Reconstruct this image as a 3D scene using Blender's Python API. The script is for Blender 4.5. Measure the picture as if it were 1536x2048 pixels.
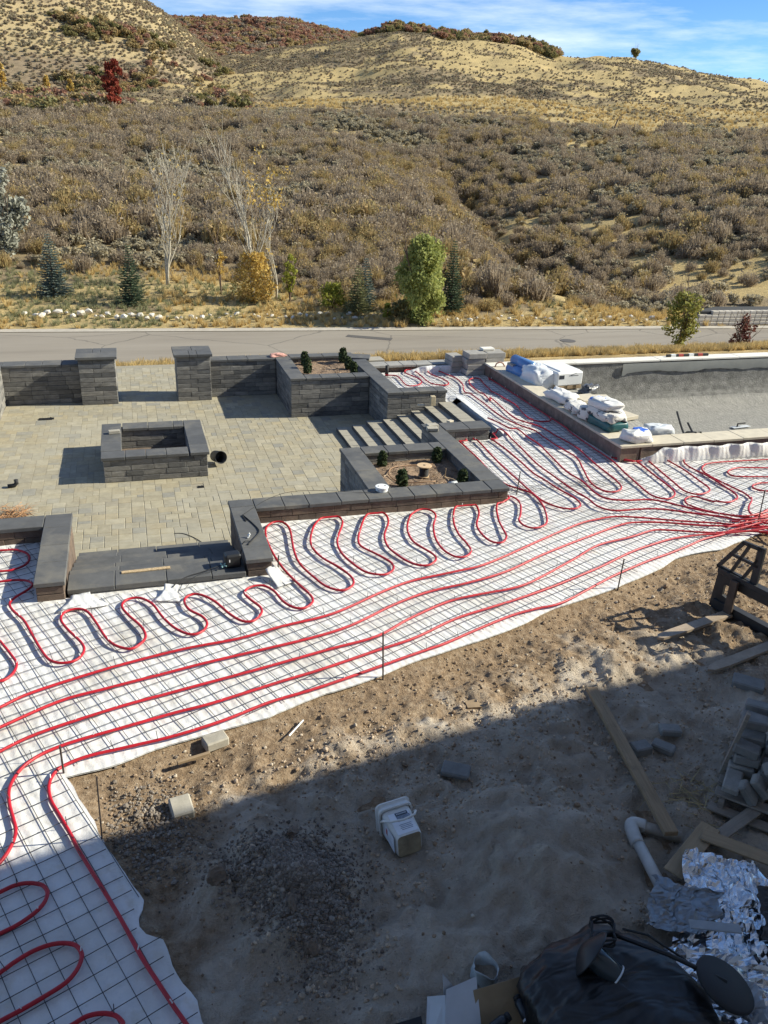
import bpy, bmesh, math, random
import numpy as np
from mathutils import Vector, Matrix, Quaternion

for _o in list(bpy.data.objects): bpy.data.objects.remove(_o)
random.seed(7); rng = np.random.default_rng(7)
SC = bpy.context.scene
COL = SC.collection
R = math.radians

# ---------------------------------------------------------------- camera
CAM_H = 4.8
cam_d = bpy.data.cameras.new('camera'); cam = bpy.data.objects.new('camera', cam_d); COL.objects.link(cam)
_r = Vector((0.95846, -0.28374, 0.03683)).normalized(); _f = Vector((0.27398, 0.87213, -0.40471)).normalized()
_u = _r.cross(_f).normalized(); _r = _f.cross(_u).normalized()
cam.matrix_world = Matrix(((_r.x, _u.x, -_f.x, 0), (_r.y, _u.y, -_f.y, 0), (_r.z, _u.z, -_f.z, CAM_H), (0, 0, 0, 1)))
cam_d.sensor_fit = 'HORIZONTAL'; cam_d.sensor_width = 36.0; cam_d.lens = 1650 / 1536 * 36.0
cam_d.clip_start = 0.05; cam_d.clip_end = 6000
SC.camera = cam
SC.render.resolution_x = 768; SC.render.resolution_y = 1024

# ---------------------------------------------------------------- sky and sun
SUN_DIR = Vector((1.373, -0.194, 0.86)).normalized()
SUN_EL = math.asin(SUN_DIR.z); SUN_AZ = math.atan2(SUN_DIR.x, SUN_DIR.y)
W = bpy.data.worlds.new('World'); SC.world = W; W.use_nodes = True
wn = W.node_tree.nodes; wl = W.node_tree.links; wn.clear()
sky = wn.new('ShaderNodeTexSky'); sky.sky_type = 'NISHITA'; sky.sun_disc = False
sky.sun_elevation = SUN_EL; sky.sun_rotation = SUN_AZ; sky.altitude = 2000; sky.air_density = 0.75; sky.dust_density = 0.0; sky.ozone_density = 1.8
bg = wn.new('ShaderNodeBackground'); bg.inputs[1].default_value = 0.105
wo = wn.new('ShaderNodeOutputWorld')
# thin high cirrus; its spread over the whole sky is added to lift the shade
tc = wn.new('ShaderNodeTexCoord'); sep = wn.new('ShaderNodeSeparateXYZ'); wl.new(tc.outputs['Generated'], sep.inputs[0])
mp = wn.new('ShaderNodeMapping'); mp.inputs['Scale'].default_value = (1.7, 2.6, 13.0); wl.new(tc.outputs['Generated'], mp.inputs[0])
cn = wn.new('ShaderNodeTexNoise'); cn.inputs['Scale'].default_value = 1.9; cn.inputs['Detail'].default_value = 8; cn.inputs['Roughness'].default_value = 0.62; wl.new(mp.outputs[0], cn.inputs['Vector'])
cr = wn.new('ShaderNodeMapRange'); cr.inputs[1].default_value = 0.47; cr.inputs[2].default_value = 0.72; wl.new(cn.outputs[0], cr.inputs[0])
mu = wn.new('ShaderNodeMath'); mu.operation = 'MULTIPLY'; wl.new(cr.outputs[0], mu.inputs[0]); mu.inputs[1].default_value = 1.0
mu2 = wn.new('ShaderNodeMath'); mu2.operation = 'MULTIPLY'; mu2.inputs[1].default_value = 0.58; wl.new(mu.outputs[0], mu2.inputs[0])
mx = wn.new('ShaderNodeMix'); mx.data_type = 'RGBA'; mx.inputs['B'].default_value = (7.9, 8.3, 8.2, 1)
wl.new(mu2.outputs[0], mx.inputs['Factor']); hsv = wn.new('ShaderNodeHueSaturation'); hsv.inputs['Hue'].default_value = 0.502; hsv.inputs['Saturation'].default_value = 1.25; wl.new(sky.outputs[0], hsv.inputs['Color']); wl.new(hsv.outputs[0], mx.inputs['A'])
wl.new(mx.outputs['Result'], bg.inputs[0]); wl.new(bg.outputs[0], wo.inputs[0])
sl = bpy.data.lights.new('sun', 'SUN'); sl.energy = 5.0; sl.angle = R(0.55); sl.color = (1.0, 0.95, 0.78)
so = bpy.data.objects.new('sun', sl); COL.objects.link(so); so.location = (30, -5, 25)
so.rotation_euler = SUN_DIR.to_track_quat('Z', 'Y').to_euler()
SC.view_settings.view_transform = 'Standard'; SC.view_settings.look = 'None'; SC.view_settings.exposure = 0.7; SC.view_settings.gamma = 1.0
SC.cycles.max_bounces = 6; SC.cycles.diffuse_bounces = 3; SC.cycles.glossy_bounces = 3; SC.cycles.transparent_max_bounces = 8
SC.cycles.use_denoising = True

# ---------------------------------------------------------------- helpers
def fbm(x, y, scale=1.0, octv=4, seed=0, gain=0.5):
    x = np.asarray(x, float); y = np.asarray(y, float); out = np.zeros(np.broadcast(x, y).shape); a = 1.0; tot = 0
    for o in range(octv):
        xs = x * scale * 2 ** o + 17.3 * o + seed * 7.7; ys = y * scale * 2 ** o - 9.1 * o + seed * 3.3
        xi = np.floor(xs); yi = np.floor(ys); fx = xs - xi; fy = ys - yi
        fx = fx * fx * (3 - 2 * fx); fy = fy * fy * (3 - 2 * fy)
        def h(i, j):
            n = np.sin(i * 127.1 + j * 311.7 + seed * 74.7) * 43758.5453
            return n - np.floor(n)
        v = (h(xi, yi) * (1 - fx) + h(xi + 1, yi) * fx) * (1 - fy) + (h(xi, yi + 1) * (1 - fx) + h(xi + 1, yi + 1) * fx) * fy
        out += a * v; tot += a; a *= gain
    return out / tot

def tag(o, label=None, cat=None, group=None, kind=None):
    if label: o['label'] = label
    if cat: o['category'] = cat
    if group: o['group'] = group
    if kind: o['kind'] = kind
    return o

def empty(name, loc=(0, 0, 0), rz=0.0):
    o = bpy.data.objects.new(name, None); COL.objects.link(o); o.location = loc; o.rotation_euler = (0, 0, rz); o.empty_display_size = 0.1
    return o

def thing(name, label, cat, loc=(0, 0, 0), rz=0.0, group=None):
    return tag(empty(name, loc, rz), label, cat, group)

def link(name, me, mats=None, parent=None, smooth=False):
    o = bpy.data.objects.new(name, me); COL.objects.link(o)
    if mats is not None and len(me.materials) == 0:
        for m in (mats if isinstance(mats, (list, tuple)) else [mats]): me.materials.append(m)
    if parent is not None: o.parent = parent
    if smooth:
        me.polygons.foreach_set('use_smooth', [True] * len(me.polygons))
    return o

def np_mesh(name, verts, faces, mats=None, parent=None, smooth=False, mi=None):
    me = bpy.data.meshes.new(name); verts = np.asarray(verts, np.float32).reshape(-1, 3); faces = np.asarray(faces, np.int32); k = faces.shape[1]
    me.vertices.add(len(verts)); me.vertices.foreach_set('co', verts.ravel())
    me.loops.add(faces.size); me.loops.foreach_set('vertex_index', faces.ravel())
    me.polygons.add(len(faces)); me.polygons.foreach_set('loop_start', np.arange(0, faces.size, k, dtype=np.int32))
    if mi is not None: me.polygons.foreach_set('material_index', np.asarray(mi, np.int32))
    me.polygons.foreach_set('use_smooth', [bool(smooth)] * len(faces))
    me.update(calc_edges=True); me.validate()
    return link(name, me, mats, parent, smooth)

def frame_from(d):
    d = Vector(d).normalized(); a = Vector((0, 0, 1)) if abs(d.z) < 0.95 else Vector((1, 0, 0))
    u = d.cross(a).normalized(); return u, u.cross(d).normalized()

class MB:
    def __init__(s): s.v = []; s.f = []; s.m = []
    def add(s, vs, fs, mi=0, M=None):
        o = len(s.v)
        s.v += [tuple(M @ Vector(v)) if M is not None else tuple(v) for v in vs]
        s.f += [tuple(i + o for i in f) for f in fs]; s.m += [mi] * len(fs); return s
    def box(s, c, d, M=None, mi=0, b=0.0):
        x, y, z = (k / 2 for k in d); c = Vector(c)
        if b <= 0:
            vs = [(c.x + i * x, c.y + j * y, c.z + k * z) for k in (-1, 1) for j in (-1, 1) for i in (-1, 1)]
            return s.add(vs, [(0, 2, 3, 1), (4, 5, 7, 6), (0, 1, 5, 4), (2, 6, 7, 3), (0, 4, 6, 2), (1, 3, 7, 5)], mi, M)
        vs = []; idx = {}
        for i in (-1, 1):
            for j in (-1, 1):
                for k in (-1, 1):
                    for ax in range(3):
                        p = [i * x, j * y, k * z]
                        for q in range(3):
                            if q != ax: p[q] -= (i, j, k)[q] * min(b, 0.45 * d[q])
                        idx[(i, j, k, ax)] = len(vs); vs.append((c.x + p[0], c.y + p[1], c.z + p[2]))
        fs = []
        for ax in range(3):
            for sg in (-1, 1):
                q = [(a, bb) for a, bb in ((-1, -1), (1, -1), (1, 1), (-1, 1))]
                def key(a, bb):
                    t = [0, 0, 0]; t[ax] = sg; t[(ax + 1) % 3] = a; t[(ax + 2) % 3] = bb; return (t[0], t[1], t[2], ax)
                f = [idx[key(a, bb)] for a, bb in q]; fs.append(tuple(f if sg > 0 else f[::-1]))
        for ax in range(3):      # edges parallel to axis ax
            o1, o2 = (ax + 1) % 3, (ax + 2) % 3
            for a in (-1, 1):
                for bb in (-1, 1):
                    def kk(e, face):
                        t = [0, 0, 0]; t[ax] = e; t[o1] = a; t[o2] = bb; return idx[(t[0], t[1], t[2], face)]
                    f = (kk(-1, o1), kk(1, o1), kk(1, o2), kk(-1, o2)); fs.append(f if a * bb > 0 else f[::-1])
        for i in (-1, 1):
            for j in (-1, 1):
                for k in (-1, 1):
                    f = (idx[(i, j, k, 0)], idx[(i, j, k, 1)], idx[(i, j, k, 2)]); fs.append(f if i * j * k > 0 else f[::-1])
        return s.add(vs, fs, mi, M)
    def tube(s, pts, r, n=8, mi=0, cap=True, M=None):
        pts = [Vector(p) for p in pts]; rs = r if isinstance(r, (list, tuple)) else [r] * len(pts); vs = []; fs = []
        t0 = (pts[1] - pts[0]).normalized(); u, w = frame_from(t0)
        for i, p in enumerate(pts):
            t = (pts[min(i + 1, len(pts) - 1)] - pts[max(i - 1, 0)])
            t = t.normalized() if t.length > 1e-9 else t0
            u = (u - t * u.dot(t)); u = u.normalized() if u.length > 1e-6 else frame_from(t)[0]; w = t.cross(u)
            for k in range(n):
                a = 2 * math.pi * k / n; vs.append(p + (u * math.cos(a) + w * math.sin(a)) * rs[i])
        for i in range(len(pts) - 1):
            for k in range(n):
                fs.append((i * n + k, i * n + (k + 1) % n, (i + 1) * n + (k + 1) % n, (i + 1) * n + k))
        if cap: fs.append(tuple(range(n))[::-1]); fs.append(tuple((len(pts) - 1) * n + k for k in range(n)))
        return s.add(vs, fs, mi, M)
    def lathe(s, prof, n=20, mi=0, M=None, cap=True):
        vs = []; fs = []
        for (r, z) in prof:
            for k in range(n):
                a = 2 * math.pi * k / n; vs.append((r * math.cos(a), r * math.sin(a), z))
        for i in range(len(prof) - 1):
            for k in range(n): fs.append((i * n + k, i * n + (k + 1) % n, (i + 1) * n + (k + 1) % n, (i + 1) * n + k))
        if cap: fs.append(tuple(range(n))[::-1]); fs.append(tuple((len(prof) - 1) * n + k for k in range(n)))
        return s.add(vs, fs, mi, M)
    def prism(s, poly, z0, z1, mi=0, M=None):
        n = len(poly); vs = [(x, y, z0) for x, y in poly] + [(x, y, z1) for x, y in poly]
        fs = [tuple(range(n))[::-1], tuple(range(n, 2 * n))] + [(i, (i + 1) % n, n + (i + 1) % n, n + i) for i in range(n)]
        return s.add(vs, fs, mi, M)
    def build(s, name, mats, parent=None, smooth=False, fix=True):
        me = bpy.data.meshes.new(name); me.from_pydata(s.v, [], s.f)
        me.polygons.foreach_set('material_index', s.m); me.update()
        if fix:
            bm = bmesh.new(); bm.from_mesh(me); bmesh.ops.recalc_face_normals(bm, faces=bm.faces); bm.to_mesh(me); bm.free()
        return link(name, me, mats, parent, smooth)

def Mx(loc=(0, 0, 0), rot=(0, 0, 0)):
    from mathutils import Euler
    return Matrix.Translation(loc) @ Euler(rot).to_matrix().to_4x4()

def catmull(pts, sub=6):
    P = [np.array(p, float) for p in pts]; out = []
    for i in range(len(P) - 1):
        p0 = P[max(i - 1, 0)]; p1 = P[i]; p2 = P[i + 1]; p3 = P[min(i + 2, len(P) - 1)]
        for k in range(sub):
            t = k / sub
            out.append(0.5 * ((2 * p1) + (-p0 + p2) * t + (2 * p0 - 5 * p1 + 4 * p2 - p3) * t * t + (-p0 + 3 * p1 - 3 * p2 + p3) * t ** 3))
    out.append(P[-1]); return out

# ---------------------------------------------------------------- materials
def nt(name):
    m = bpy.data.materials.new(name); m.use_nodes = True; t = m.node_tree; t.nodes.clear()
    o = t.nodes.new('ShaderNodeOutputMaterial'); b = t.nodes.new('ShaderNodeBsdfPrincipled'); t.links.new(b.outputs[0], o.inputs[0])
    return m, t, b
def node(t, typ, **kw):
    n = t.nodes.new(typ)
    for k, v in kw.items():
        if hasattr(n, k) and k not in ('Scale',): setattr(n, k, v)
    return n
def noise_n(t, scale, detail=4, rough=0.6, vec=None, dist=0.0):
    n = t.nodes.new('ShaderNodeTexNoise'); n.inputs['Scale'].default_value = scale; n.inputs['Detail'].default_value = detail; n.inputs['Roughness'].default_value = rough; n.inputs['Distortion'].default_value = dist
    if vec is not None: t.links.new(vec, n.inputs['Vector'])
    return n
def ramp(t, fac, stops):
    r = t.nodes.new('ShaderNodeValToRGB'); e = r.color_ramp.elements
    while len(e) < len(stops): e.new(0.5)
    for i, (p, c) in enumerate(stops): e[i].position = p; e[i].color = (*c, 1)
    t.links.new(fac, r.inputs[0]); return r
def mixc(t, fac, a, b, blend='MIX'):
    m = t.nodes.new('ShaderNodeMix'); m.data_type = 'RGBA'; m.blend_type = blend
    for s, v in (('Factor', fac), ('A', a), ('B', b)):
        if hasattr(v, 'is_linked') or hasattr(v, 'links'): t.links.new(v, m.inputs[s])
        else: m.inputs[s].default_value = (v if s == 'Factor' else (*v, 1))
    return m.outputs['Result']
def mrange(t, v, a, b, c=0.0, d=1.0):
    m = t.nodes.new('ShaderNodeMapRange'); t.links.new(v, m.inputs[0])
    for i, q in enumerate((a, b, c, d)): m.inputs[i + 1].default_value = q
    return m.outputs[0]
def math_n(t, op, a, b=None):
    m = t.nodes.new('ShaderNodeMath'); m.operation = op
    for i, v in enumerate((a, b)):
        if v is None: continue
        if hasattr(v, 'links'): t.links.new(v, m.inputs[i])
        else: m.inputs[i].default_value = v
    return m.outputs[0]
def bump(t, b, h, strength=0.4, dist=0.01, prev=None):
    n = t.nodes.new('ShaderNodeBump'); n.inputs['Strength'].default_value = strength; n.inputs['Distance'].default_value = dist
    t.links.new(h, n.inputs['Height'])
    if prev is not None: t.links.new(prev, n.inputs['Normal'])
    t.links.new(n.outputs[0], b.inputs['Normal']); return n.outputs[0]
def geo_pos(t): return t.nodes.new('ShaderNodeNewGeometry').outputs['Position']
def rnd(t):
    a = t.nodes.new('ShaderNodeObjectInfo').outputs['Random']; b = t.nodes.new('ShaderNodeNewGeometry').outputs['Random Per Island']
    return math_n(t, 'FRACT', math_n(t, 'ADD', a, math_n(t, 'MULTIPLY', b, 7.31)))

def simple(name, col, rough=0.6, var=0.15, nscale=8.0, bstr=0.0, bdist=0.003, metal=0.0, spec=None, pos=True, col2=None, bscale=None):
    m, t, b = nt(name)
    vec = geo_pos(t) if pos else t.nodes.new('ShaderNodeTexCoord').outputs['Object']
    n = noise_n(t, nscale, 5, 0.65, vec)
    c2 = col2 or tuple(min(1, c * (1 + var)) for c in col); c1 = tuple(c * (1 - var) for c in col)
    r = ramp(t, n.outputs[0], [(0.3, c1), (0.7, c2)]); t.links.new(r.outputs[0], b.inputs['Base Color'])
    b.inputs['Roughness'].default_value = rough; b.inputs['Metallic'].default_value = metal
    if spec is not None: b.inputs['Specular IOR Level'].default_value = spec
    if bstr > 0:
        n2 = noise_n(t, bscale or nscale * 6, 4, 0.7, vec); bump(t, b, n2.outputs[0], bstr, bdist)
    return m
def pieces(name, cols, rough=0.8, nscale=9.0, mott=0.5, bstr=0.4, bdist=0.006, stain=None, stain_scale=2.0, streak=None):
    """material for stones: each piece picks its tone from cols, mottled within."""
    m, t, b = nt(name); vec = geo_pos(t); rv = rnd(t)
    n = len(cols); r = ramp(t, rv, [(i / max(1, n - 1), c) for i, c in enumerate(cols)])
    v2 = vec
    if streak:
        mpn = t.nodes.new('ShaderNodeMapping'); mpn.inputs['Scale'].default_value = streak; t.links.new(vec, mpn.inputs[0]); v2 = mpn.outputs[0]
    n1 = noise_n(t, nscale, 6, 0.7, v2)
    mm = mrange(t, n1.outputs[0], 0.25, 0.75, 1 - mott, 1 + mott)
    c = mixc(t, 1.0, r.outputs[0], (1, 1, 1), 'MULTIPLY')
    g = t.nodes.new('ShaderNodeCombineColor')
    for i in range(3): t.links.new(mm, g.inputs[i])
    c = mixc(t, 1.0, r.outputs[0], g.outputs[0], 'MULTIPLY')
    if stain:
        n3 = noise_n(t, stain_scale, 6, 0.7, vec); c = mixc(t, mrange(t, n3.outputs[0], 0.52, 0.72, 0, 0.85), c, stain)
    t.links.new(c, b.inputs['Base Color']); b.inputs['Roughness'].default_value = rough
    n2 = noise_n(t, nscale * 5, 5, 0.7, vec); bump(t, b, n2.outputs[0], bstr, bdist)
    return m

M = {}
M['block'] = pieces('charcoal_block', [(.055, .055, .056), (.085, .084, .08), (.12, .115, .108), (.068, .067, .066), (.15, .142, .13), (.1, .098, .094)], 0.85, 7, 0.55, 0.7, 0.008, streak=(1, 1, 2.5))
M['block_dusty'] = pieces('dusty_block', [(.12, .088, .066), (.155, .11, .08), (.10, .075, .06), (.135, .10, .078)], 0.9, 7, 0.45, 0.6, 0.006)
M['cap'] = pieces('slate_cap', [(.09, .091, .093), (.105, .105, .104), (.08, .082, .085), (.12, .118, .113)], 0.7, 4.5, 0.25, 0.35, 0.004, stain=(.19, .175, .145), stain_scale=1.4)
M['step'] = pieces('step_block', [(.23, .215, .185), (.26, .245, .21), (.2, .19, .165)], 0.8, 6, 0.3, 0.4, 0.005)
M['paver'] = pieces('tan_paver', [(.325, .285, .195), (.365, .325, .23), (.285, .262, .2), (.345, .295, .195), (.245, .235, .2), (.385, .345, .25), (.30, .268, .195), (.335, .30, .215)], 0.85, 8, 0.22, 0.25, 0.003, stain=(.36, .335, .265), stain_scale=0.8)
M['paver_grey'] = pieces('grey_paver', [(.2, .195, .18), (.26, .25, .23), (.17, .165, .155), (.23, .225, .21)], 0.85, 8, 0.3, 0.4, 0.004)
M['core'] = simple('core_shadow', (.04, .04, .04), 0.95)
M['jointsand'] = simple('joint_sand', (.29, .26, .195), 0.95, 0.2, 30)
M['black'] = simple('black_plastic', (.012, .013, .015), 0.45, 0.1, 5)
M['rubber'] = simple('black_rubber', (.018, .018, .019), 0.7, 0.1, 5)
M['white_plastic'] = simple('white_plastic', (.74, .75, .75), 0.45, 0.06, 6)
M['wire'] = simple('dark_steel_wire', (.045, .045, .05), 0.6, 0.3, 5, metal=0.0)
M['rebar'] = simple('rusty_rebar', (.06, .045, .038), 0.75, 0.3, 30)
M['wood'] = simple('weathered_lumber', (.30, .215, .13), 0.75, 0.25, 5, 0.2)
M['osb'] = simple('osb_board', (.46, .34, .2), 0.8, 0.4, 40, 0.3)
M['coping'] = simple('cream_coping', (.56, .50, .39), 0.7, 0.12, 6, 0.25, 0.003)
# ================================================================ terrain
def yfar(x): return 35.0 - 0.083 * x          # far kerb of the road
def ynear(x): return 29.35 - 0.035 * x        # near edge of the road
ROADZ = -2.4
def itp(x, tab): return np.interp(x, [a for a, _ in tab], [b for _, b in tab])
MAIN = [(-20, 2.4), (0, 2.5), (3, 3.7), (5, 4.25), (7, 4.65), (9, 4.95), (12, 5.45), (15.4, 6.05), (17.2, 6.5), (20, 6.4), (25, 5.87), (26.6, 5.5), (31.3, 5.2), (35, 4.48), (39, 4.0), (55, 2.6)]
LEFT = [(-20, 10.5), (-6, 9.3), (-3, 8.7), (0, 8.0), (2.5, 7.1), (3.6, 6.5), (5.0, 5.5), (6.5, 4.4), (8.5, 3.2), (13, 1.0)]
FAR = [(-2, 6.0), (1, 6.3), (3.6, 6.5), (5.4, 6.6), (8.3, 6.75), (10, 6.7), (12.4, 6.3), (15.4, 6.0), (18, 5.2), (24, 3.5)]
def terr(az, D):
    """ground height of the hillside beyond the road, azimuth in degrees and distance in metres from the house"""
    az = np.asarray(az, float); D = np.asarray(D, float); a = np.radians(az)
    D0 = 35.0 / (np.cos(a) + 0.083 * np.sin(a))
    lawn = itp(az, [(-20, 12.5), (4, 12), (9, 9), (14, 3.5), (24, 2.5), (36, 4), (50, 6)])
    e1 = itp(az, [(-20, 0.6), (0, 0.9), (10, 1.1), (20, 1.45), (40, 1.25), (55, 1.0)])
    e2 = itp(az, [(-20, 1.6), (0, 2.1), (10, 2.4), (20, 2.95), (40, 2.5), (55, 2.0)])
    tn = lambda e: np.tan(np.radians(e))
    K = [(D0 * 0 + 25, D0 * 0 + ROADZ - .6), (D0 - .05, D0 * 0 + ROADZ - .3), (D0 + .05, D0 * 0 + ROADZ + 0.03), (D0 + lawn, ROADZ + 0.22 + 0.025 * lawn), (D0 * 0 + 88, CAM_H + 88 * tn(itp(az, [(-20, -2.2), (15, -1.6), (30, -1.1), (55, -1.0)]))), (D0 * 0 + 130, CAM_H + 130 * tn(e1)), (D0 * 0 + 220, CAM_H + 220 * tn(e2)), (D0 * 0 + 400, CAM_H + 400 * tn(itp(az, MAIN))), (D0 * 0 + 560, CAM_H + 400 * tn(itp(az, MAIN)) - 18)]
    z = np.zeros(np.broadcast(az, D).shape) + K[0][1]
    for (d0, z0), (d1, z1) in zip(K[:-1], K[1:]):
        t = np.clip((D - d0) / (d1 - d0), 0, 1); z = np.where(D >= d0, z0 + (z1 - z0) * t, z)
    x = D * np.sin(a); y = D * np.cos(a)
    w = np.clip((D - D0 - lawn * 0.6) / 30, 0, 1)
    z = z + w * (fbm(x, y, 0.06, 4, 3) - 0.5) * np.clip(D * 0.018, 0.6, 5.0)
    # gully running down the near slope on the right
    gaz = np.interp(D, [44, 55, 75, 100, 125], [33, 27.5, 23.5, 21.2, 20.5]); off = np.radians(az - gaz) * D
    gd = np.where(off > 0, np.clip(1 - off / 30, 0, 1), np.clip(1 + off / 10, 0, 1)) ** 1.3
    z = z - (gd * 3.4 + np.exp(-(off / 1.6) ** 2) * .8) * np.clip((D - 42) / 16, 0, 1) * np.clip((132 - D) / 40, 0, 1)
    z = z + np.clip((D - D0 - 0.5) / 3, 0, 1) * (fbm(x, y, 0.5, 3, 5) - 0.5) * 0.22
    return z
def left_hill(az, D):
    az = np.asarray(az, float); D = np.asarray(D, float)
    pk = CAM_H + 370 * np.tan(np.radians(itp(az, LEFT))); base = terr(az, D * 0 + 225) - 3
    t = np.clip((D - 225) / (370 - 225), 0, 1); z = base + (pk - base) * (t * 0.75 + 0.25 * t * t * (3 - 2 * t))
    z = np.where(D > 370, pk - (D - 370) * 0.12, z)
    a = np.radians(az); x = D * np.sin(a); y = D * np.cos(a)
    return z + (fbm(x, y, 0.02, 4, 8) - 0.5) * 7 * np.clip((D - 225) / 60, 0, 1) * np.clip((380 - D) / 60, 0.25, 1)
def far_ridge(az, D):
    az = np.asarray(az, float); D = np.asarray(D, float)
    pk = CAM_H + 800 * np.tan(np.radians(itp(az, FAR))); t = np.clip((D - 450) / 350, 0, 1)
    a = np.radians(az); x = D * np.sin(a); y = D * np.cos(a)
    z = 8 + (pk - 8) * t
    z = np.where(D > 800, pk - (D - 800) * 0.15, z)
    return z + (fbm(x, y, 0.008, 4, 11) - 0.5) * 16 * np.clip((D - 450) / 150, 0, 1)

def cover(az, D):
    """how grassy (1) or brushy (0) the ground is"""
    a = np.radians(az); x = D * np.sin(a); y = D * np.cos(a)
    n = fbm(x, y, 0.03, 4, 21); n2 = fbm(x, y, 0.12, 3, 22)
    g = np.clip((n2 - 0.52) * 5, 0, 0.8)
    band = np.clip((D - itp(az, [(-20, 175), (0, 165), (9, 140), (16, 124), (45, 116)])) / 8, 0, 1) * np.clip((240 - D) / 30, 0, 1) * itp(az, [(-20, .25), (-2, .35), (6, .75), (14, 1), (45, 1)])
    g = np.maximum(g, band * np.clip(0.65 + (n - 0.42) * 4, 0, 1))
    up = np.clip((D - 215) / 30, 0, 1) * np.clip(0.5 + (n - 0.5) * 5 + itp(az, [(-20, 0), (15, .0), (26, .25), (45, .35)]), 0, 1)
    return np.clip(np.maximum(g, up), 0, 1)

def polar(name, fn, azs, Ds, mat, gold=None, smooth=True, kind='structure'):
    A, Dd = np.meshgrid(azs, Ds, indexing='ij'); z = fn(A, Dd); a = np.radians(A)
    V = np.stack([Dd * np.sin(a), Dd * np.cos(a), z], -1).reshape(-1, 3); na, nd = A.shape
    i = np.arange(na - 1)[:, None] * nd + np.arange(nd - 1)[None]; F = np.stack([i, i + 1, i + nd + 1, i + nd], -1).reshape(-1, 4)
    o = np_mesh(name, V, F, mat, None, smooth)
    if gold is not None:
        at = o.data.attributes.new('gold', 'FLOAT', 'POINT'); at.data.foreach_set('value', gold(A, Dd).ravel().astype(np.float32))
    tag(o, kind=kind); return o

def ground_mat(name, brown, gold, green=None):
    m, t, b = nt(name); vec = geo_pos(t)
    at = t.nodes.new('ShaderNodeAttribute'); at.attribute_name = 'gold'
    n1 = noise_n(t, 0.6, 6, 0.7, vec); n2 = noise_n(t, 3.0, 4, 0.7, vec); n3 = noise_n(t, 0.11, 4, 0.6, vec)
    cb = ramp(t, n1.outputs[0], [(0.3, tuple(c * 0.7 for c in brown)), (0.7, tuple(c * 1.25 for c in brown))]).outputs[0]
    cg = ramp(t, n2.outputs[0], [(0.3, tuple(c * 0.75 for c in gold)), (0.7, tuple(c * 1.15 for c in gold))]).outputs[0]
    f = math_n(t, 'ADD', at.outputs['Fac'], math_n(t, 'MULTIPLY', math_n(t, 'SUBTRACT', n1.outputs[0], 0.5), 0.9))
    c = mixc(t, mrange(t, f, 0.35, 0.65), cb, cg)
    if green: c = mixc(t, mrange(t, n3.outputs[0], 0.55, 0.7, 0, 0.8), c, green)
    t.links.new(c, b.inputs['Base Color']); b.inputs['Roughness'].default_value = 0.95; b.inputs['Specular IOR Level'].default_value = 0.1
    n4 = noise_n(t, 5.0, 5, 0.8, vec); bump(t, b, n4.outputs[0], 0.8, 0.12)
    return m
M['hillside'] = ground_mat('dry_hillside', (.27, .21, .13), (.47, .36, .175))
M['hill_far'] = ground_mat('far_hill', (.26, .2, .13), (.43, .335, .185))
M['ridge'] = ground_mat('far_ridge_scrub', (.2, .13, .095), (.3, .22, .13))
azs = np.linspace(-18, 52, 420)
Ds = np.concatenate([np.linspace(33.0, 50, 60)[:-1], np.linspace(50, 130, 150)[:-1], np.linspace(130, 240, 90)[:-1], np.linspace(240, 560, 90)])
def gold_main(A, Dd):
    a = np.radians(A); D0 = 35.0 / (np.cos(a) + 0.083 * np.sin(a)); x = Dd * np.sin(a); y = Dd * np.cos(a)
    lawn = itp(A, [(-20, 12.5), (4, 12), (9, 9), (14, 3.5), (24, 2.5), (36, 4), (50, 6)])
    onl = np.clip((D0 + lawn + 1.5 - Dd) / 3, 0, 1)
    return np.maximum(cover(A, Dd), onl * np.clip(0.75 + (fbm(x, y, 0.35, 3, 31) - 0.5) * 2.0, 0, 1))
polar('hillside', terr, azs, Ds, M['hillside'], gold_main)
polar('hill', left_hill, np.linspace(-18, 13.5, 150), np.linspace(225, 470, 110), M['hill_far'], lambda A, Dd: np.clip(0.2 + (fbm(Dd * np.sin(np.radians(A)), Dd * np.cos(np.radians(A)), 0.02, 4, 41) - 0.5) * 4.0, 0, 1))
polar('far_ridge_hill', far_ridge, np.linspace(-3, 25, 130), np.linspace(450, 1000, 90), M['ridge'], lambda A, Dd: A * 0 + 0.15)

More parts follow.
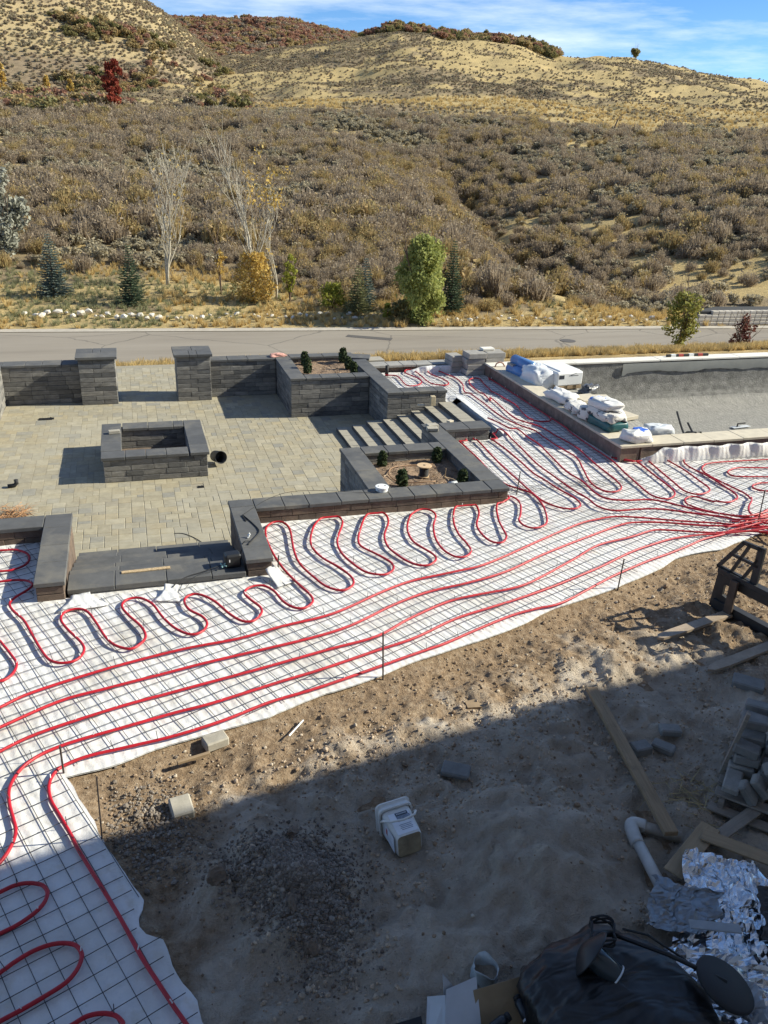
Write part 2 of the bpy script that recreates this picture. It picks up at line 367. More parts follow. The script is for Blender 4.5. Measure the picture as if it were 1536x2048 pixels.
# ---- road, kerbs, verges
def strip(name, ya, yb, za, zb, x0, x1, nx, ny, mat, bumpy=0.0, kind='structure', seed=1):
    xs = np.linspace(x0, x1, nx); vs = np.linspace(0, 1, ny); X, Vv = np.meshgrid(xs, vs, indexing='ij')
    Y = ya(X) + (yb(X) - ya(X)) * Vv; Z = za + (zb - za) * Vv + (fbm(X, Y, 0.7, 4, seed) - 0.5) * bumpy * np.sin(np.pi * Vv) ** 0.5
    i = np.arange(nx - 1)[:, None] * ny + np.arange(ny - 1)[None]; F = np.stack([i, i + ny, i + ny + 1, i + 1], -1).reshape(-1, 4)
    return tag(np_mesh(name, np.stack([X, Y, Z], -1), F, mat, None, True), kind=kind)
def road_mat():
    m, t, b = nt('worn_asphalt'); vec = geo_pos(t)
    mpn = t.nodes.new('ShaderNodeMapping'); mpn.inputs['Scale'].default_value = (0.12, 1.0, 1.0); mpn.inputs['Rotation'].default_value = (0, 0, R(3)); t.links.new(vec, mpn.inputs[0])
    n1 = noise_n(t, 0.9, 5, 0.6, mpn.outputs[0]); n2 = noise_n(t, 60, 3, 0.7, vec); n3 = noise_n(t, 0.5, 5, 0.6, vec)
    c = ramp(t, n1.outputs[0], [(0.3, (.24, .21, .172)), (0.5, (.29, .256, .21)), (0.72, (.33, .295, .245))]).outputs[0]
    c = mixc(t, mrange(t, n2.outputs[0], 0.3, 0.7, 0.0, 0.35), c, (.17, .155, .14))
    v = t.nodes.new('ShaderNodeTexVoronoi'); v.feature = 'DISTANCE_TO_EDGE'; v.inputs['Scale'].default_value = 0.22
    dv = noise_n(t, 1.2, 4, 0.6, vec); mv = mixc(t, 0.25, vec, dv.outputs['Color']); t.links.new(mv, v.inputs['Vector'])
    c = mixc(t, mrange(t, v.outputs['Distance'], 0.002, 0.007, 0.5, 0.0), c, (.09, .082, .075))
    t.links.new(c, b.inputs['Base Color']); b.inputs['Roughness'].default_value = 0.9; b.inputs['Specular IOR Level'].default_value = 0.2
    bump(t, b, n2.outputs[0], 0.3, 0.01); return m
M['road'] = road_mat()
M['concrete'] = simple('kerb_concrete', (.42, .38, .32), 0.85, 0.12, 3, 0.2, 0.004)
road = strip('road', ynear, lambda x: yfar(x) - 0.25, ROADZ, ROADZ, -45, 75, 60, 8, M['road'])
kerb = strip('kerb', lambda x: yfar(x) - 0.25, lambda x: yfar(x) + 0.15, ROADZ + 0.02, ROADZ + 0.06, -45, 75, 60, 3, M['concrete'])
kerb2 = strip('kerb', lambda x: ynear(x) - 0.3, lambda x: ynear(x) - 0.0, ROADZ + 0.05, ROADZ + 0.012, -45, 75, 60, 3, M['concrete'])
mc = MB().lathe([(0.02, 0.0), (0.33, 0.0), (0.33, 0.008), (0.02, 0.01)], 24).build('manhole_cover', simple('iron_cover', (.10, .09, .08), 0.7, 0.2, 20), None)
mc.location = (17.55, 31.0, ROADZ + 0.004); tag(mc, 'round dark manhole cover set in the road', 'manhole cover')
pt = MB().box((0, 0, 0), (1.9, 0.42, 0.006)).build('road_patch', simple('fresh_asphalt', (.09, .083, .078), 0.9, 0.15, 30), None)
pt.location = (9.3, 32.6, ROADZ + 0.006); pt.rotation_euler = (0, 0, R(-28)); tag(pt, kind='structure')
m, t, b = nt('dry_verge'); vec = geo_pos(t); n1 = noise_n(t, 2.0, 6, 0.7, vec)
t.links.new(ramp(t, n1.outputs[0], [(0.3, (.22, .15, .06)), (0.6, (.46, .33, .14)), (0.8, (.52, .40, .2))]).outputs[0], b.inputs['Base Color']); b.inputs['Roughness'].default_value = 0.95
bump(t, b, noise_n(t, 25, 4, 0.7, vec).outputs[0], 0.6, 0.05); M['verge'] = m
def emb_top(x): return x * 0 + 18.2
strip('embankment', emb_top, lambda x: x * 0 + 22.0, -0.72, -0.78, -45, 75, 120, 12, M['verge'], 0.06, seed=4)
strip('embankment', lambda x: x * 0 + 22.0, lambda x: ynear(x) - 0.3, -0.78, ROADZ + 0.05, -45, 75, 120, 24, M['verge'], 0.25, seed=4)
# outer apron so that no edge of the world shows
polar('ground', lambda A, Dd: A * 0 - 4.0, np.linspace(-180, 180, 90), np.array([0.0, 30, 400, 1500, 3500]), simple('far_ground', (.2, .15, .1), 0.95))
# ================================================================ plants
def leaf_quads(P, size, up=0.3, aspect=0.55, r=None):
    """one small quad per point, randomly turned"""
    r = r or rng; n = len(P); d = r.normal(size=(n, 3)); d[:, 2] = np.abs(d[:, 2]) * 1 + up; d /= np.linalg.norm(d, axis=1)[:, None]
    q = r.normal(size=(n, 3)); u = np.cross(d, q); u /= np.linalg.norm(u, axis=1)[:, None]
    s = (size * r.uniform(0.6, 1.4, n))[:, None]
    a = u * s * aspect; bb = np.cross(d, u); bb /= np.linalg.norm(bb, axis=1)[:, None]; bb = bb * s
    V = np.stack([P - a - bb, P + a - bb, P + a + bb, P - a + bb], 1).reshape(-1, 3); F = np.arange(4 * n).reshape(n, 4); return V, F
def spikes(base, tip, w, r=None):
    r = r or rng; n = len(base); d = tip - base; q = r.normal(size=(n, 3)); u = np.cross(d, q); u /= np.linalg.norm(u, axis=1)[:, None] + 1e-9
    u = u * np.asarray(w).reshape(-1, 1); V = np.stack([base - u, base + u, tip + u * 0.3, tip - u * 0.3], 1).reshape(-1, 3); return V, np.arange(4 * n).reshape(n, 4)
def joinVF(*L):
    V = []; F = []; o = 0; I = []
    for k, (v, f) in enumerate(L): V.append(v); F.append(f + o); o += len(v); I.append(np.full(len(f), k))
    return np.concatenate(V), np.concatenate(F), np.concatenate(I)
def leaf_mat(name, cols, trans=0.25, rough=0.7):
    m, t, b = nt(name); rv = rnd(t); vec = geo_pos(t); n1 = noise_n(t, 2.2, 3, 0.6, vec)
    f = math_n(t, 'FRACT', math_n(t, 'ADD', rv, math_n(t, 'MULTIPLY', n1.outputs[0], 0.6)))
    n = len(cols); c = ramp(t, f, [(i / max(1, n - 1), q) for i, q in enumerate(cols)]).outputs[0]
    t.links.new(c, b.inputs['Base Color']); b.inputs['Roughness'].default_value = rough; b.inputs['Specular IOR Level'].default_value = 0.2
    if trans > 0:
        tr = t.nodes.new('ShaderNodeBsdfTranslucent'); t.links.new(c, tr.inputs[0]); ms = t.nodes.new('ShaderNodeMixShader'); ms.inputs[0].default_value = trans
        out = [q for q in t.nodes if q.type == 'OUTPUT_MATERIAL'][0]
        t.links.new(b.outputs[0], ms.inputs[1]); t.links.new(tr.outputs[0], ms.inputs[2]); t.links.new(ms.outputs[0], out.inputs[0])
    return m
M['sage'] = leaf_mat('sagebrush', [(.40, .355, .24), (.49, .44, .32), (.33, .28, .18), (.43, .36, .23)], 0.38)
M['twig'] = leaf_mat('brown_brush', [(.335, .265, .185), (.4, .325, .23), (.285, .225, .165), (.37, .295, .2)], 0.38)
M['olive'] = leaf_mat('olive_brush', [(.40, .31, .14), (.33, .27, .13), (.45, .32, .14), (.37, .27, .15)], 0.38)
M['rust'] = leaf_mat('rust_oak', [(.38, .19, .12), (.33, .2, .14), (.42, .22, .14), (.3, .18, .14)], 0.38)
M['green_oak'] = leaf_mat('green_oak', [(.19, .2, .08), (.25, .23, .1), (.3, .24, .1), (.18, .17, .08)], 0.38)
M['goldgrass'] = leaf_mat('gold_grass', [(.60, .44, .17), (.66, .50, .24), (.48, .34, .12), (.56, .42, .2)], 0.3)
M['greygrass'] = leaf_mat('grey_grass', [(.30, .29, .17), (.22, .24, .11), (.36, .33, .2), (.2, .22, .1)], 0.3)

def bush_mesh(kind, seed):
    r = np.random.default_rng(seed)
    if kind == 'sage':      # lobed dome of fine foliage, radius about 0.5, height about 0.75
        nl = 9; C = np.stack([r.uniform(-.32, .32, nl), r.uniform(-.32, .32, nl), r.uniform(.3, .62, nl)], 1); P = []
        for c in C:
            d = r.normal(size=(26, 3)); d /= np.linalg.norm(d, axis=1)[:, None]; d[:, 2] *= 0.9; P.append(c + d * r.uniform(.1, .22, (26, 1)))
        P = np.concatenate(P); P[:, 2] = np.maximum(P[:, 2], 0.04)
        b0 = np.zeros((50, 3)); tp = C[r.integers(0, nl, 50)] + r.normal(size=(50, 3)) * .12
        V, F, I = joinVF(leaf_quads(P, .075, 0.2, 0.5, r), spikes(b0 + r.normal(size=(50, 3)) * [.05, .05, 0], tp, np.full(50, .012), r))
    elif kind == 'twig':    # upright bare stems
        n = 230; ang = r.uniform(0, 6.283, n); rad = r.uniform(.05, 1, n) ** .7; h = r.uniform(.45, 1.0, n) * (1.0 - 0.35 * rad)
        base = np.stack([np.cos(ang) * rad * .22, np.sin(ang) * rad * .22, rad * 0], 1) + np.stack([r.uniform(0, .3, n) * np.cos(ang) * rad, r.uniform(0, .3, n) * np.sin(ang) * rad, r.uniform(0, .5, n) * h], 1)
        tip = np.stack([np.cos(ang) * rad * .55, np.sin(ang) * rad * .55, h], 1) + r.normal(size=(n, 3)) * .06
        V, F, I = joinVF(spikes(base, tip, r.uniform(.012, .03, n), r), leaf_quads(tip[:90] + r.normal(size=(90, 3)) * .05, .05, .2, .5, r))
    elif kind == 'oak':     # big round clump, radius 1, height 1.3
        nl = 12; C = np.stack([r.uniform(-.6, .6, nl), r.uniform(-.6, .6, nl), r.uniform(.45, 1.0, nl)], 1); P = []
        for c in C:
            d = r.normal(size=(32, 3)); d /= np.linalg.norm(d, axis=1)[:, None]; P.append(c + d * r.uniform(.16, .36, (32, 1)))
        P = np.concatenate(P); P[:, 2] = np.maximum(P[:, 2], 0.03)
        V, F, I = joinVF(leaf_quads(P, .12, .1, .6, r), spikes(np.zeros((14, 3)), C[r.integers(0, nl, 14)], np.full(14, .03), r))
    else:                   # grass tuft, height 1
        n = 34; ang = r.uniform(0, 6.283, n); sp = r.uniform(.05, .5, n); base = np.stack([np.cos(ang) * .12 * r.uniform(0, 1, n), np.sin(ang) * .12 * r.uniform(0, 1, n), sp * 0], 1)
        tip = base + np.stack([np.cos(ang) * sp, np.sin(ang) * sp, r.uniform(.5, 1.0, n)], 1)
        V, F = spikes(base, tip, r.uniform(.02, .04, n), r); I = None
    me = bpy.data.meshes.new('bush'); me.from_pydata(V.tolist(), [], F.tolist()); me.update(); return me
PROTO = {}
def protos(kind, mats, nvar=2):
    key = (kind, tuple(m.name for m in mats))
    if key in PROTO: return PROTO[key]
    c = bpy.data.collections.new('proto_' + kind); k = 0
    for m in mats:
        for s in range(nvar):
            me = bush_mesh(kind, 100 + k + len(PROTO) * 31); me.materials.append(m); o = bpy.data.objects.new('p%02d' % k, me); c.objects.link(o); k += 1
    PROTO[key] = (c, k); return PROTO[key]
def scatter(name, label, kind, mats, P, S, nvar=2, sz=None):
    """a mass of plants nobody could count: one object, instanced on its points"""
    c, n = protos(kind, mats, nvar); N = len(P)
    me = bpy.data.meshes.new(name); me.vertices.add(N); me.vertices.foreach_set('co', np.asarray(P, np.float32).ravel())
    def at(nm, typ, arr, f):
        a = me.attributes.new(nm, typ, 'POINT'); a.data.foreach_set(f, np.asarray(arr).ravel())
    sc3 = np.stack([S * rng.uniform(.85, 1.25, N), S * rng.uniform(.85, 1.25, N), S * (sz if sz is not None else 1.0) * rng.uniform(.75, 1.2, N)], 1).astype(np.float32)
    at('scl', 'FLOAT_VECTOR', sc3, 'vector'); at('rot', 'FLOAT_VECTOR', np.stack([rng.normal(0, .08, N), rng.normal(0, .08, N), rng.uniform(0, 6.28, N)], 1).astype(np.float32), 'vector')
    at('idx', 'INT', rng.integers(0, n, N).astype(np.int32), 'value')
    o = bpy.data.objects.new(name, me); COL.objects.link(o)
    g = bpy.data.node_groups.new(name, 'GeometryNodeTree'); g.interface.new_socket('Geometry', in_out='INPUT', socket_type='NodeSocketGeometry'); g.interface.new_socket('Geometry', in_out='OUTPUT', socket_type='NodeSocketGeometry')
    gi = g.nodes.new('NodeGroupInput'); go = g.nodes.new('NodeGroupOutput'); ip = g.nodes.new('GeometryNodeInstanceOnPoints'); ci = g.nodes.new('GeometryNodeCollectionInfo')
    ci.inputs[0].default_value = c; ci.inputs['Separate Children'].default_value = True; ci.inputs['Reset Children'].default_value = True
    def na(nm, typ):
        q = g.nodes.new('GeometryNodeInputNamedAttribute'); q.data_type = typ; q.inputs[0].default_value = nm; return q.outputs[0]
    g.links.new(gi.outputs[0], ip.inputs['Points']); g.links.new(ci.outputs[0], ip.inputs['Instance']); ip.inputs['Pick Instance'].default_value = True
    g.links.new(na('idx', 'INT'), ip.inputs['Instance Index']); g.links.new(na('rot', 'FLOAT_VECTOR'), ip.inputs['Rotation']); g.links.new(na('scl', 'FLOAT_VECTOR'), ip.inputs['Scale'])
    g.links.new(ip.outputs[0], go.inputs[0]); md = o.modifiers.new('scatter', 'NODES'); md.node_group = g
    tag(o, label, kind='stuff'); return o

def polar_pts(n, az0, az1, d0, d1):
    az = rng.uniform(az0, az1, n); D = np.sqrt(rng.uniform(d0 * d0, d1 * d1, n)); return az, D
def pts(az, D, fn=terr):
    a = np.radians(az); return np.stack([D * np.sin(a), D * np.cos(a), fn(az, D) - 0.03], 1)
def lawn_edge(az):
    a = np.radians(az); return 35.0 / (np.cos(a) + 0.083 * np.sin(a)) + itp(az, [(-20, 12.5), (4, 12), (9, 9), (14, 3.5), (24, 2.5), (36, 4), (50, 6)])
# near slope
az, D = polar_pts(24000, -11, 46, 37, 140); x = D * np.sin(np.radians(az)); y = D * np.cos(np.radians(az))
k = (D > lawn_edge(az) + rng.uniform(0, 3, len(D))) & (rng.uniform(0, 1, len(D)) > cover(az, D) * 0.96)
# bare bank at the far right above the block wall
k &= ~((az > 38.5) & (D < 58) & (rng.uniform(0, 1, len(D)) < 0.8))
az, D, x, y = az[k], D[k], x[k], y[k]; v = fbm(x, y, 0.09, 3, 51) + rng.normal(0, .13, len(D))
S = rng.uniform(.4, 1.0, len(D)) * (.75 + .6 * fbm(x, y, .25, 2, 55)) * np.clip(.85 + (D - 40) / 220, .8, 1.3)
a_ = v < .45; b_ = (v >= .45) & (v < .58); c_ = v >= .58
scatter('sagebrush', 'grey green sagebrush covering the near slope', 'sage', [M['sage']], pts(az[a_], D[a_]), S[a_], 4)
scatter('brown_brush', 'bare brown twiggy brush covering the near slope', 'twig', [M['twig']], pts(az[b_], D[b_]), S[b_] * 1.15, 4)
scatter('mixed_brush', 'olive and brown brush on the near slope', 'twig', [M['olive'], M['twig']], pts(az[c_], D[c_]), S[c_] * 1.1, 2)
az, D = polar_pts(5200, -11, 46, 42, 135); x = D * np.sin(np.radians(az)); y = D * np.cos(np.radians(az)); k = (D > lawn_edge(az) + 2) & (fbm(x, y, .1, 3, 57) > .56) & (cover(az, D) < .5)
scatter('thicket', 'merging thickets of taller brown brush on the near slope', 'twig', [M['twig'], M['olive'], M['twig']], pts(az[k], D[k]), rng.uniform(1.1, 1.9, k.sum()), 2)
# golden field and upper slopes
az, D = polar_pts(17000, -11, 46, 128, 250); k = rng.uniform(0, 1, len(D)) > cover(az, D) * 0.9
scatter('field_sagebrush', 'sagebrush dotted over the golden upper field', 'sage', [M['sage'], M['twig']], pts(az[k], D[k]), rng.uniform(.3, .75, k.sum()), 2)
az, D = polar_pts(42000, -11, 48, 240, 405); k = rng.uniform(0, 1, len(D)) > np.clip(cover(az, D) * np.interp(az, [10, 22], [.78, .93]), 0, 1)
scatter('upper_brush', 'brush on the upper hillside', 'sage', [M['sage'], M['twig']], pts(az[k], D[k]), rng.uniform(.4, .85, k.sum()), 2)
az, D = polar_pts(900, 9, 27, 372, 404); k = fbm(D * np.sin(np.radians(az)), D * np.cos(np.radians(az)), .02, 3, 61) > np.interp(az, [9, 14, 17, 26, 27], [.62, .5, .36, .36, .6])
scatter('ridge_oak', 'oak scrub along the ridge of the main hill', 'oak', [M['green_oak'], M['rust'], M['olive']], pts(az[k], D[k]), rng.uniform(1.3, 2.5, k.sum()), 1)
# left hill
az, D = polar_pts(8200, -11, 9, 226, 372); x = D * np.sin(np.radians(az)); y = D * np.cos(np.radians(az)); v = fbm(x, y, .022, 4, 71)
k = v + rng.normal(0, .05, len(v)) > np.interp(D, [230, 290, 330, 372], [.445, .51, .62, .7]) + np.interp(az, [-11, 0, 4, 9], [-.05, 0, .06, .1]); lowh = D < 300
scatter('hill_oak', 'oak scrub in autumn colours on the left hill', 'oak', [M['rust'], M['green_oak'], M['olive'], M['olive']], pts(az[k], D[k], left_hill), rng.uniform(.7, 1.9, k.sum()) * np.where(lowh[k], 1.15, .8), 1)
k2 = ~k & (rng.uniform(0, 1, len(v)) < .9)
scatter('hill_sagebrush', 'sagebrush on the left hill', 'sage', [M['sage'], M['twig']], pts(az[k2], D[k2], left_hill), rng.uniform(.6, 1.2, k2.sum()), 2)
# far ridge wood
az, D = polar_pts(7000, -1, 20, 560, 830)
scatter('ridge_wood', 'reddish brown scrub wood on the far ridge', 'oak', [M['rust'], M['twig'], M['rust'], M['olive']], pts(az, D, far_ridge), rng.uniform(2.0, 4.2, len(D)), 1)
# valley thicket on the left
az, D = polar_pts(1500, -11, 8, 118, 225); x = D * np.sin(np.radians(az)); y = D * np.cos(np.radians(az)); k = fbm(x, y, .035, 3, 81) > .5
scatter('valley_thicket', 'tall thicket of mixed shrubs in the valley', 'oak', [M['olive'], M['twig'], M['green_oak'], M['rust']], pts(az[k], D[k]), rng.uniform(.7, 1.8, k.sum()), 1)
# grass
az, D = polar_pts(7000, -11, 46, 34.0, 52); a = np.radians(az); D0 = 35.0 / (np.cos(a) + .083 * np.sin(a)); k = (D > D0 + .15) & (D < lawn_edge(az) + 2.0)
az, D, D0 = az[k], D[k], D0[k]; x = D * np.sin(np.radians(az)); y = D * np.cos(np.radians(az)); near = D < D0 + 1.3
gs = (fbm(x, y, .22, 3, 91) + np.where(az < 2, -.06, .06) + rng.normal(0, .08, len(D))) < .46; gs &= ~(near & (az > 2))
scatter('dry_grass', 'golden dry grass beside the road and on the lawn', 'grass', [M['goldgrass']], pts(az[~gs], D[~gs]), rng.uniform(.22, .42, (~gs).sum()), 3)
scatter('green_grass', 'grey green grass on the lawn by the road', 'grass', [M['greygrass']], pts(az[gs], D[gs]), rng.uniform(.16, .32, gs.sum()), 3)
n = 5200; x = rng.uniform(-4, 32, n); y = rng.uniform(22.0, 28.9, n); y = np.where(rng.uniform(0, 1, n) < .6, 22.0 + (y - 22) * .35, y); z = np.interp(y, [22, 29], [-.8, -2.35])
scatter('verge_grass', 'golden grass on the near verge of the road', 'grass', [M['goldgrass'], M['olive']], np.stack([x, y, z - .02], 1), rng.uniform(.12, .3, n), 2)
az, D = polar_pts(5200, 6, 46, 120, 215); k = rng.uniform(0, 1, len(D)) < cover(az, D)
scatter('field_grass', 'tall golden grass in the upper field', 'grass', [M['goldgrass']], pts(az[k], D[k]), rng.uniform(.4, .8, k.sum()), 3)
# ================================================================ single trees and shrubs
M['bark_pale'] = simple('pale_bark', (.44, .40, .32), 0.8, 0.2, 8)
M['bark'] = simple('brown_bark', (.16, .11, .075), 0.9, 0.3, 10)
M['spruce_green'] = leaf_mat('spruce_green', [(.09, .13, .075), (.12, .16, .095), (.075, .105, .065)], 0.1)
M['spruce_blue'] = leaf_mat('spruce_blue', [(.14, .18, .15), (.18, .22, .19), (.11, .145, .125)], 0.1)
M['spruce_olive'] = leaf_mat('spruce_olive', [(.19, .2, .09), (.23, .23, .11), (.16, .17, .08)], 0.1)
M['gold_leaf'] = leaf_mat('gold_leaf', [(.55, .37, .1), (.64, .46, .12), (.45, .29, .09), (.52, .4, .15)], 0.35)
M['tan_leaf'] = leaf_mat('tan_leaf', [(.42, .26, .09), (.5, .31, .1), (.33, .2, .08), (.55, .37, .11)], 0.3)
M['lime_leaf'] = leaf_mat('lime_leaf', [(.34, .34, .05), (.26, .28, .05), (.4, .38, .07)], 0.35)
M['green_leaf'] = leaf_mat('green_leaf', [(.34, .37, .11), (.41, .43, .15), (.26, .3, .09), (.47, .45, .14)], 0.4)
M['silver_leaf'] = leaf_mat('silver_leaf', [(.28, .28, .22), (.34, .34, .28), (.22, .22, .17)], 0.15)
M['red_leaf'] = leaf_mat('red_leaf', [(.30, .06, .035), (.24, .055, .04), (.36, .09, .05)], 0.3)
M['maroon_leaf'] = leaf_mat('maroon_leaf', [(.16, .05, .04), (.2, .075, .05), (.11, .04, .035)], 0.2)
M['yg_leaf'] = leaf_mat('yellow_green_leaf', [(.32, .30, .07), (.24, .26, .07), (.4, .34, .09), (.18, .2, .06)], 0.35)

def gz(x, y):
    az = math.degrees(math.atan2(x, y)); return float(terr(az, math.hypot(x, y)))
def grow(mb, tips, p, d, L, r, depth, rs, spread=0.55, upw=0.25, kids=3, nseg=4, n=5):
    P = [Vector(p)]; d = Vector(d).normalized(); rad = [r]
    for i in range(nseg):
        d = (d + Vector((rs.uniform(-1, 1), rs.uniform(-1, 1), rs.uniform(-.4, 1) * 1.0)) * 0.16 + Vector((0, 0, upw * .25))).normalized()
        P.append(P[-1] + d * L / nseg); rad.append(r * (1 - 0.62 * (i + 1) / nseg))
    mb.tube(P, rad, n)
    tips += P[2:]
    if depth <= 0: return
    for k in range(kids):
        i = rs.randint(1, nseg); a = rs.uniform(0, 6.283); u, w = frame_from(d)
        nd = (d + (u * math.cos(a) + w * math.sin(a)) * rs.uniform(.6, 1.2) * spread + Vector((0, 0, upw))).normalized()
        grow(mb, tips, P[i], nd, L * rs.uniform(.5, .72), max(.011, rad[i] * 0.62), depth - 1, rs, spread, upw, kids, nseg, max(3, n - 1))
def leaves_at(P, n, spread, size, r):
    P = np.array([tuple(p) for p in P]); q = P[r.integers(0, len(P), n)] + r.normal(size=(n, 3)) * spread; return leaf_quads(q, size, .1, .6, r)

def bare_tree(name, label, x, y, h, seed, gold, stems=1, lean=0.0, leafz=None, skirt=0, spread=.5, upw=.3):
    rs = random.Random(seed); r = np.random.default_rng(seed); t = thing(name, label, 'tree', (x, y, gz(x, y) - .05)); mb = MB(); tips = []
    for s in range(stems):
        grow(mb, tips, (rs.uniform(-.08, .08), 0, 0), (rs.uniform(-.1, .1) + lean + (s - (stems - 1) / 2) * .22, rs.uniform(-.1, .1), 1), h * rs.uniform(.5, .56) * (1.0 if s == 0 else .9), h * .009 + .02, 3, rs, spread, upw, 5, 6, 6)
    mb.build('trunk', M['bark_pale'], t, True)
    sel = [p for p in tips if leafz is None or leafz[0] * h < p.z < leafz[1] * h and (leafz[2] is None or p.x > leafz[2])]
    L = []
    if gold and sel: L.append(leaves_at(sel, gold, .12, .06, r))
    if skirt:
        a = r.uniform(0, 6.283, skirt); rad = .95 * r.uniform(0, 1, skirt) ** .6 * (.7 + .6 * fbm(a * 2, zz * 2 if False else a, 1.0, 2, 5)); zz = r.uniform(.1, 2.3, skirt); rad *= np.interp(zz, [0, .8, 2.3], [.9, 1.15, .55])
        L.append(leaf_quads(np.stack([np.cos(a) * rad, np.sin(a) * rad, zz], 1), .05, .1, .6, r))
    if L:
        V, F, I = joinVF(*L); np_mesh('crown', V, F, M['gold_leaf'], t)
    return t
def spruce(label, x, y, h, mat, seed, w=.32):
    r = np.random.default_rng(seed); t = thing('spruce_tree', label, 'tree', (x, y, gz(x, y) - .03)); MB().tube([(0, 0, 0), (0, 0, h * .6), (0, 0, h * .98)], [h * .018, h * .012, .004], 6).build('trunk', M['bark'], t)
    base = []; tip = []
    for zf in np.linspace(.07, .97, int(h * 9)):
        L = h * w * (1 - zf) ** .85 * r.uniform(.8, 1.12) + .03; nb = max(4, int(9 * (1 - zf) + 4)); a0 = r.uniform(0, 6.28)
        for k in range(nb):
            a = a0 + 6.283 * k / nb + r.normal() * .12; l = L * r.uniform(.75, 1.1); m = max(3, int(l * 26)); dr = .12 + .15 * (1 - zf)
            s = np.linspace(.12, 1, m); c = np.stack([np.cos(a) * l * s, np.sin(a) * l * s, zf * h - dr * l * s + .22 * l * s * s], 1)
            for side in (-1, 0, 1):
                d = np.stack([np.full(m, np.cos(a + side * .85)), np.full(m, np.sin(a + side * .85)), np.full(m, .1 - .18 * abs(side))], 1) * (.055 + .07 * l * (1 - s)[:, None])
                base.append(c); tip.append(c + d + r.normal(size=(m, 3)) * .012)
    base = np.concatenate(base); tip = np.concatenate(tip); V, F = spikes(base, tip, np.full(len(base), .026), r); np_mesh('crown', V, F, mat, t); return t
def leafy(name, label, x, y, h, w, mat, seed, n=1400, size=.06, cat='tree', z=None, shape='oval', trunk=True, z0=.12, droop=0.0):
    rs = random.Random(seed); r = np.random.default_rng(seed); t = thing(name, label, cat, (x, y, (gz(x, y) if z is None else z) - .03)); mb = MB(); tips = []
    if shape == 'bush':
        for k in range(9): grow(mb, tips, (0, 0, 0), (rs.uniform(-1, 1) * w / h, rs.uniform(-1, 1) * w / h, 1), h * .75, .018, 1, rs, .6, .2, 3, 4, 4)
    else:
        grow(mb, tips, (0, 0, 0), (rs.uniform(-.05, .05), 0, 1), h * .92, .03 + h * .008, 2, rs, .55 * min(1.2, w / h * 2), .3, 5, 6, 6)
    mb.build('trunk', M['bark'], t, True)
    nl = 60 if n > 9000 else 30; zc = r.uniform(z0, .96, nl); prof = {'oval': np.sin(np.pi * np.clip((zc - z0) / (1.02 - z0), 0, 1)) ** .6, 'cone': (1 - zc) ** .7 + .12, 'bush': np.sqrt(np.clip(1 - zc * zc, 0.02, 1))}[shape]
    a = r.uniform(0, 6.283, nl); rad = prof * w * .5 * r.uniform(.25, .95, nl); C = np.stack([np.cos(a) * rad, np.sin(a) * rad, zc * h], 1)
    ci = r.integers(0, nl, n); d = r.normal(size=(n, 3)); d /= np.linalg.norm(d, axis=1)[:, None]; P = C[ci] + d * (w * .17 * r.uniform(.3, 1.1, (n, 1)))
    P[:, 2] -= droop * np.abs(r.normal(size=n)) * .25; P[:, 2] = np.maximum(P[:, 2], .05)
    V, F = leaf_quads(P, size, .1 if not droop else -.2, .5, r); np_mesh('crown', V, F, mat, t); return t

spruce('small dark blue spruce at the left end of the lawn', -3.3, 41.5, 2.85, M['spruce_blue'], 1)
spruce('narrow green spruce beside the slim bare aspen', 0.1, 39.4, 2.7, M['spruce_green'], 2, .27)
bare_tree('aspen_tree', 'slim leafless aspen with several pale upright stems', 1.86, 43.8, 6.9, 5, 60, 2, .0)
bare_tree('cottonwood_tree', 'tall pale cottonwood with golden leaves at its top and foot', 5.7, 39.9, 8.6, 12, 300, 1, -.04, (.5, 1.2, -.2), 2600, .72, .3)
bare_tree('cottonwood_sapling', 'thin bare sapling just right of the tall cottonwood', 6.7, 40.3, 4.6, 23, 30, 1, .02)
leafy('aspen_sapling', 'small yellow leaved aspen sapling right of the cottonwood', 7.23, 39.1, 2.35, .8, M['lime_leaf'], 3, 900, .05, shape='oval', z0=.3)
leafy('gold_shrub', 'low golden shrub left of the cottonwood foot', 4.3, 41.6, 2.2, .55, M['gold_leaf'], 14, 260, .05, 'shrub', shape='oval', z0=.45)
leafy('lime_bush', 'round yellow green bush between sapling and spruces', 8.95, 37.7, 1.05, 1.5, M['lime_leaf'], 4, 1300, .05, 'bush', shape='bush')
spruce('olive green spruce right of the lime bush', 9.85, 36.6, 2.15, M['spruce_olive'], 6)
spruce('small blue spruce overlapping the olive spruce', 10.4, 37.3, 2.3, M['spruce_blue'], 7, .26)
leafy('willow_tree', 'full green willow tree at the road edge', 12.35, 35.0, 3.7, 2.1, M['green_leaf'], 28, 15000, .055, shape='oval', z0=.02, droop=1.0)
spruce('dark narrow spruce behind the green willow', 14.25, 36.3, 3.3, M['spruce_green'], 9, .2)
leafy('yellow_shrub', 'small yellow shrub left of the green willow', 11.0, 35.6, .7, .6, M['lime_leaf'], 10, 260, .05, 'shrub', shape='bush')
leafy('roadside_shrub', 'dark green low shrub at the foot of the willow', 11.6, 35.4, .8, 1.3, M['green_oak'], 13, 600, .06, 'shrub', shape='bush')
leafy('silver_bush', 'large silvery green bush at the left picture edge', -6.6, 50.5, 4.6, 3.4, M['silver_leaf'], 11, 5200, .1, 'bush', shape='bush')
leafy('birch_sapling', 'bushy yellow green sapling behind the pool wall', 18.6, 25.0, 2.1, 1.3, M['yg_leaf'], 15, 1500, .05, z=-1.55, shape='oval', z0=.15)
leafy('maroon_shrub', 'dark red shrub behind the pool wall on the right', 21.2, 25.0, 1.25, .95, M['maroon_leaf'], 16, 420, .055, 'shrub', z=-1.55, shape='bush')
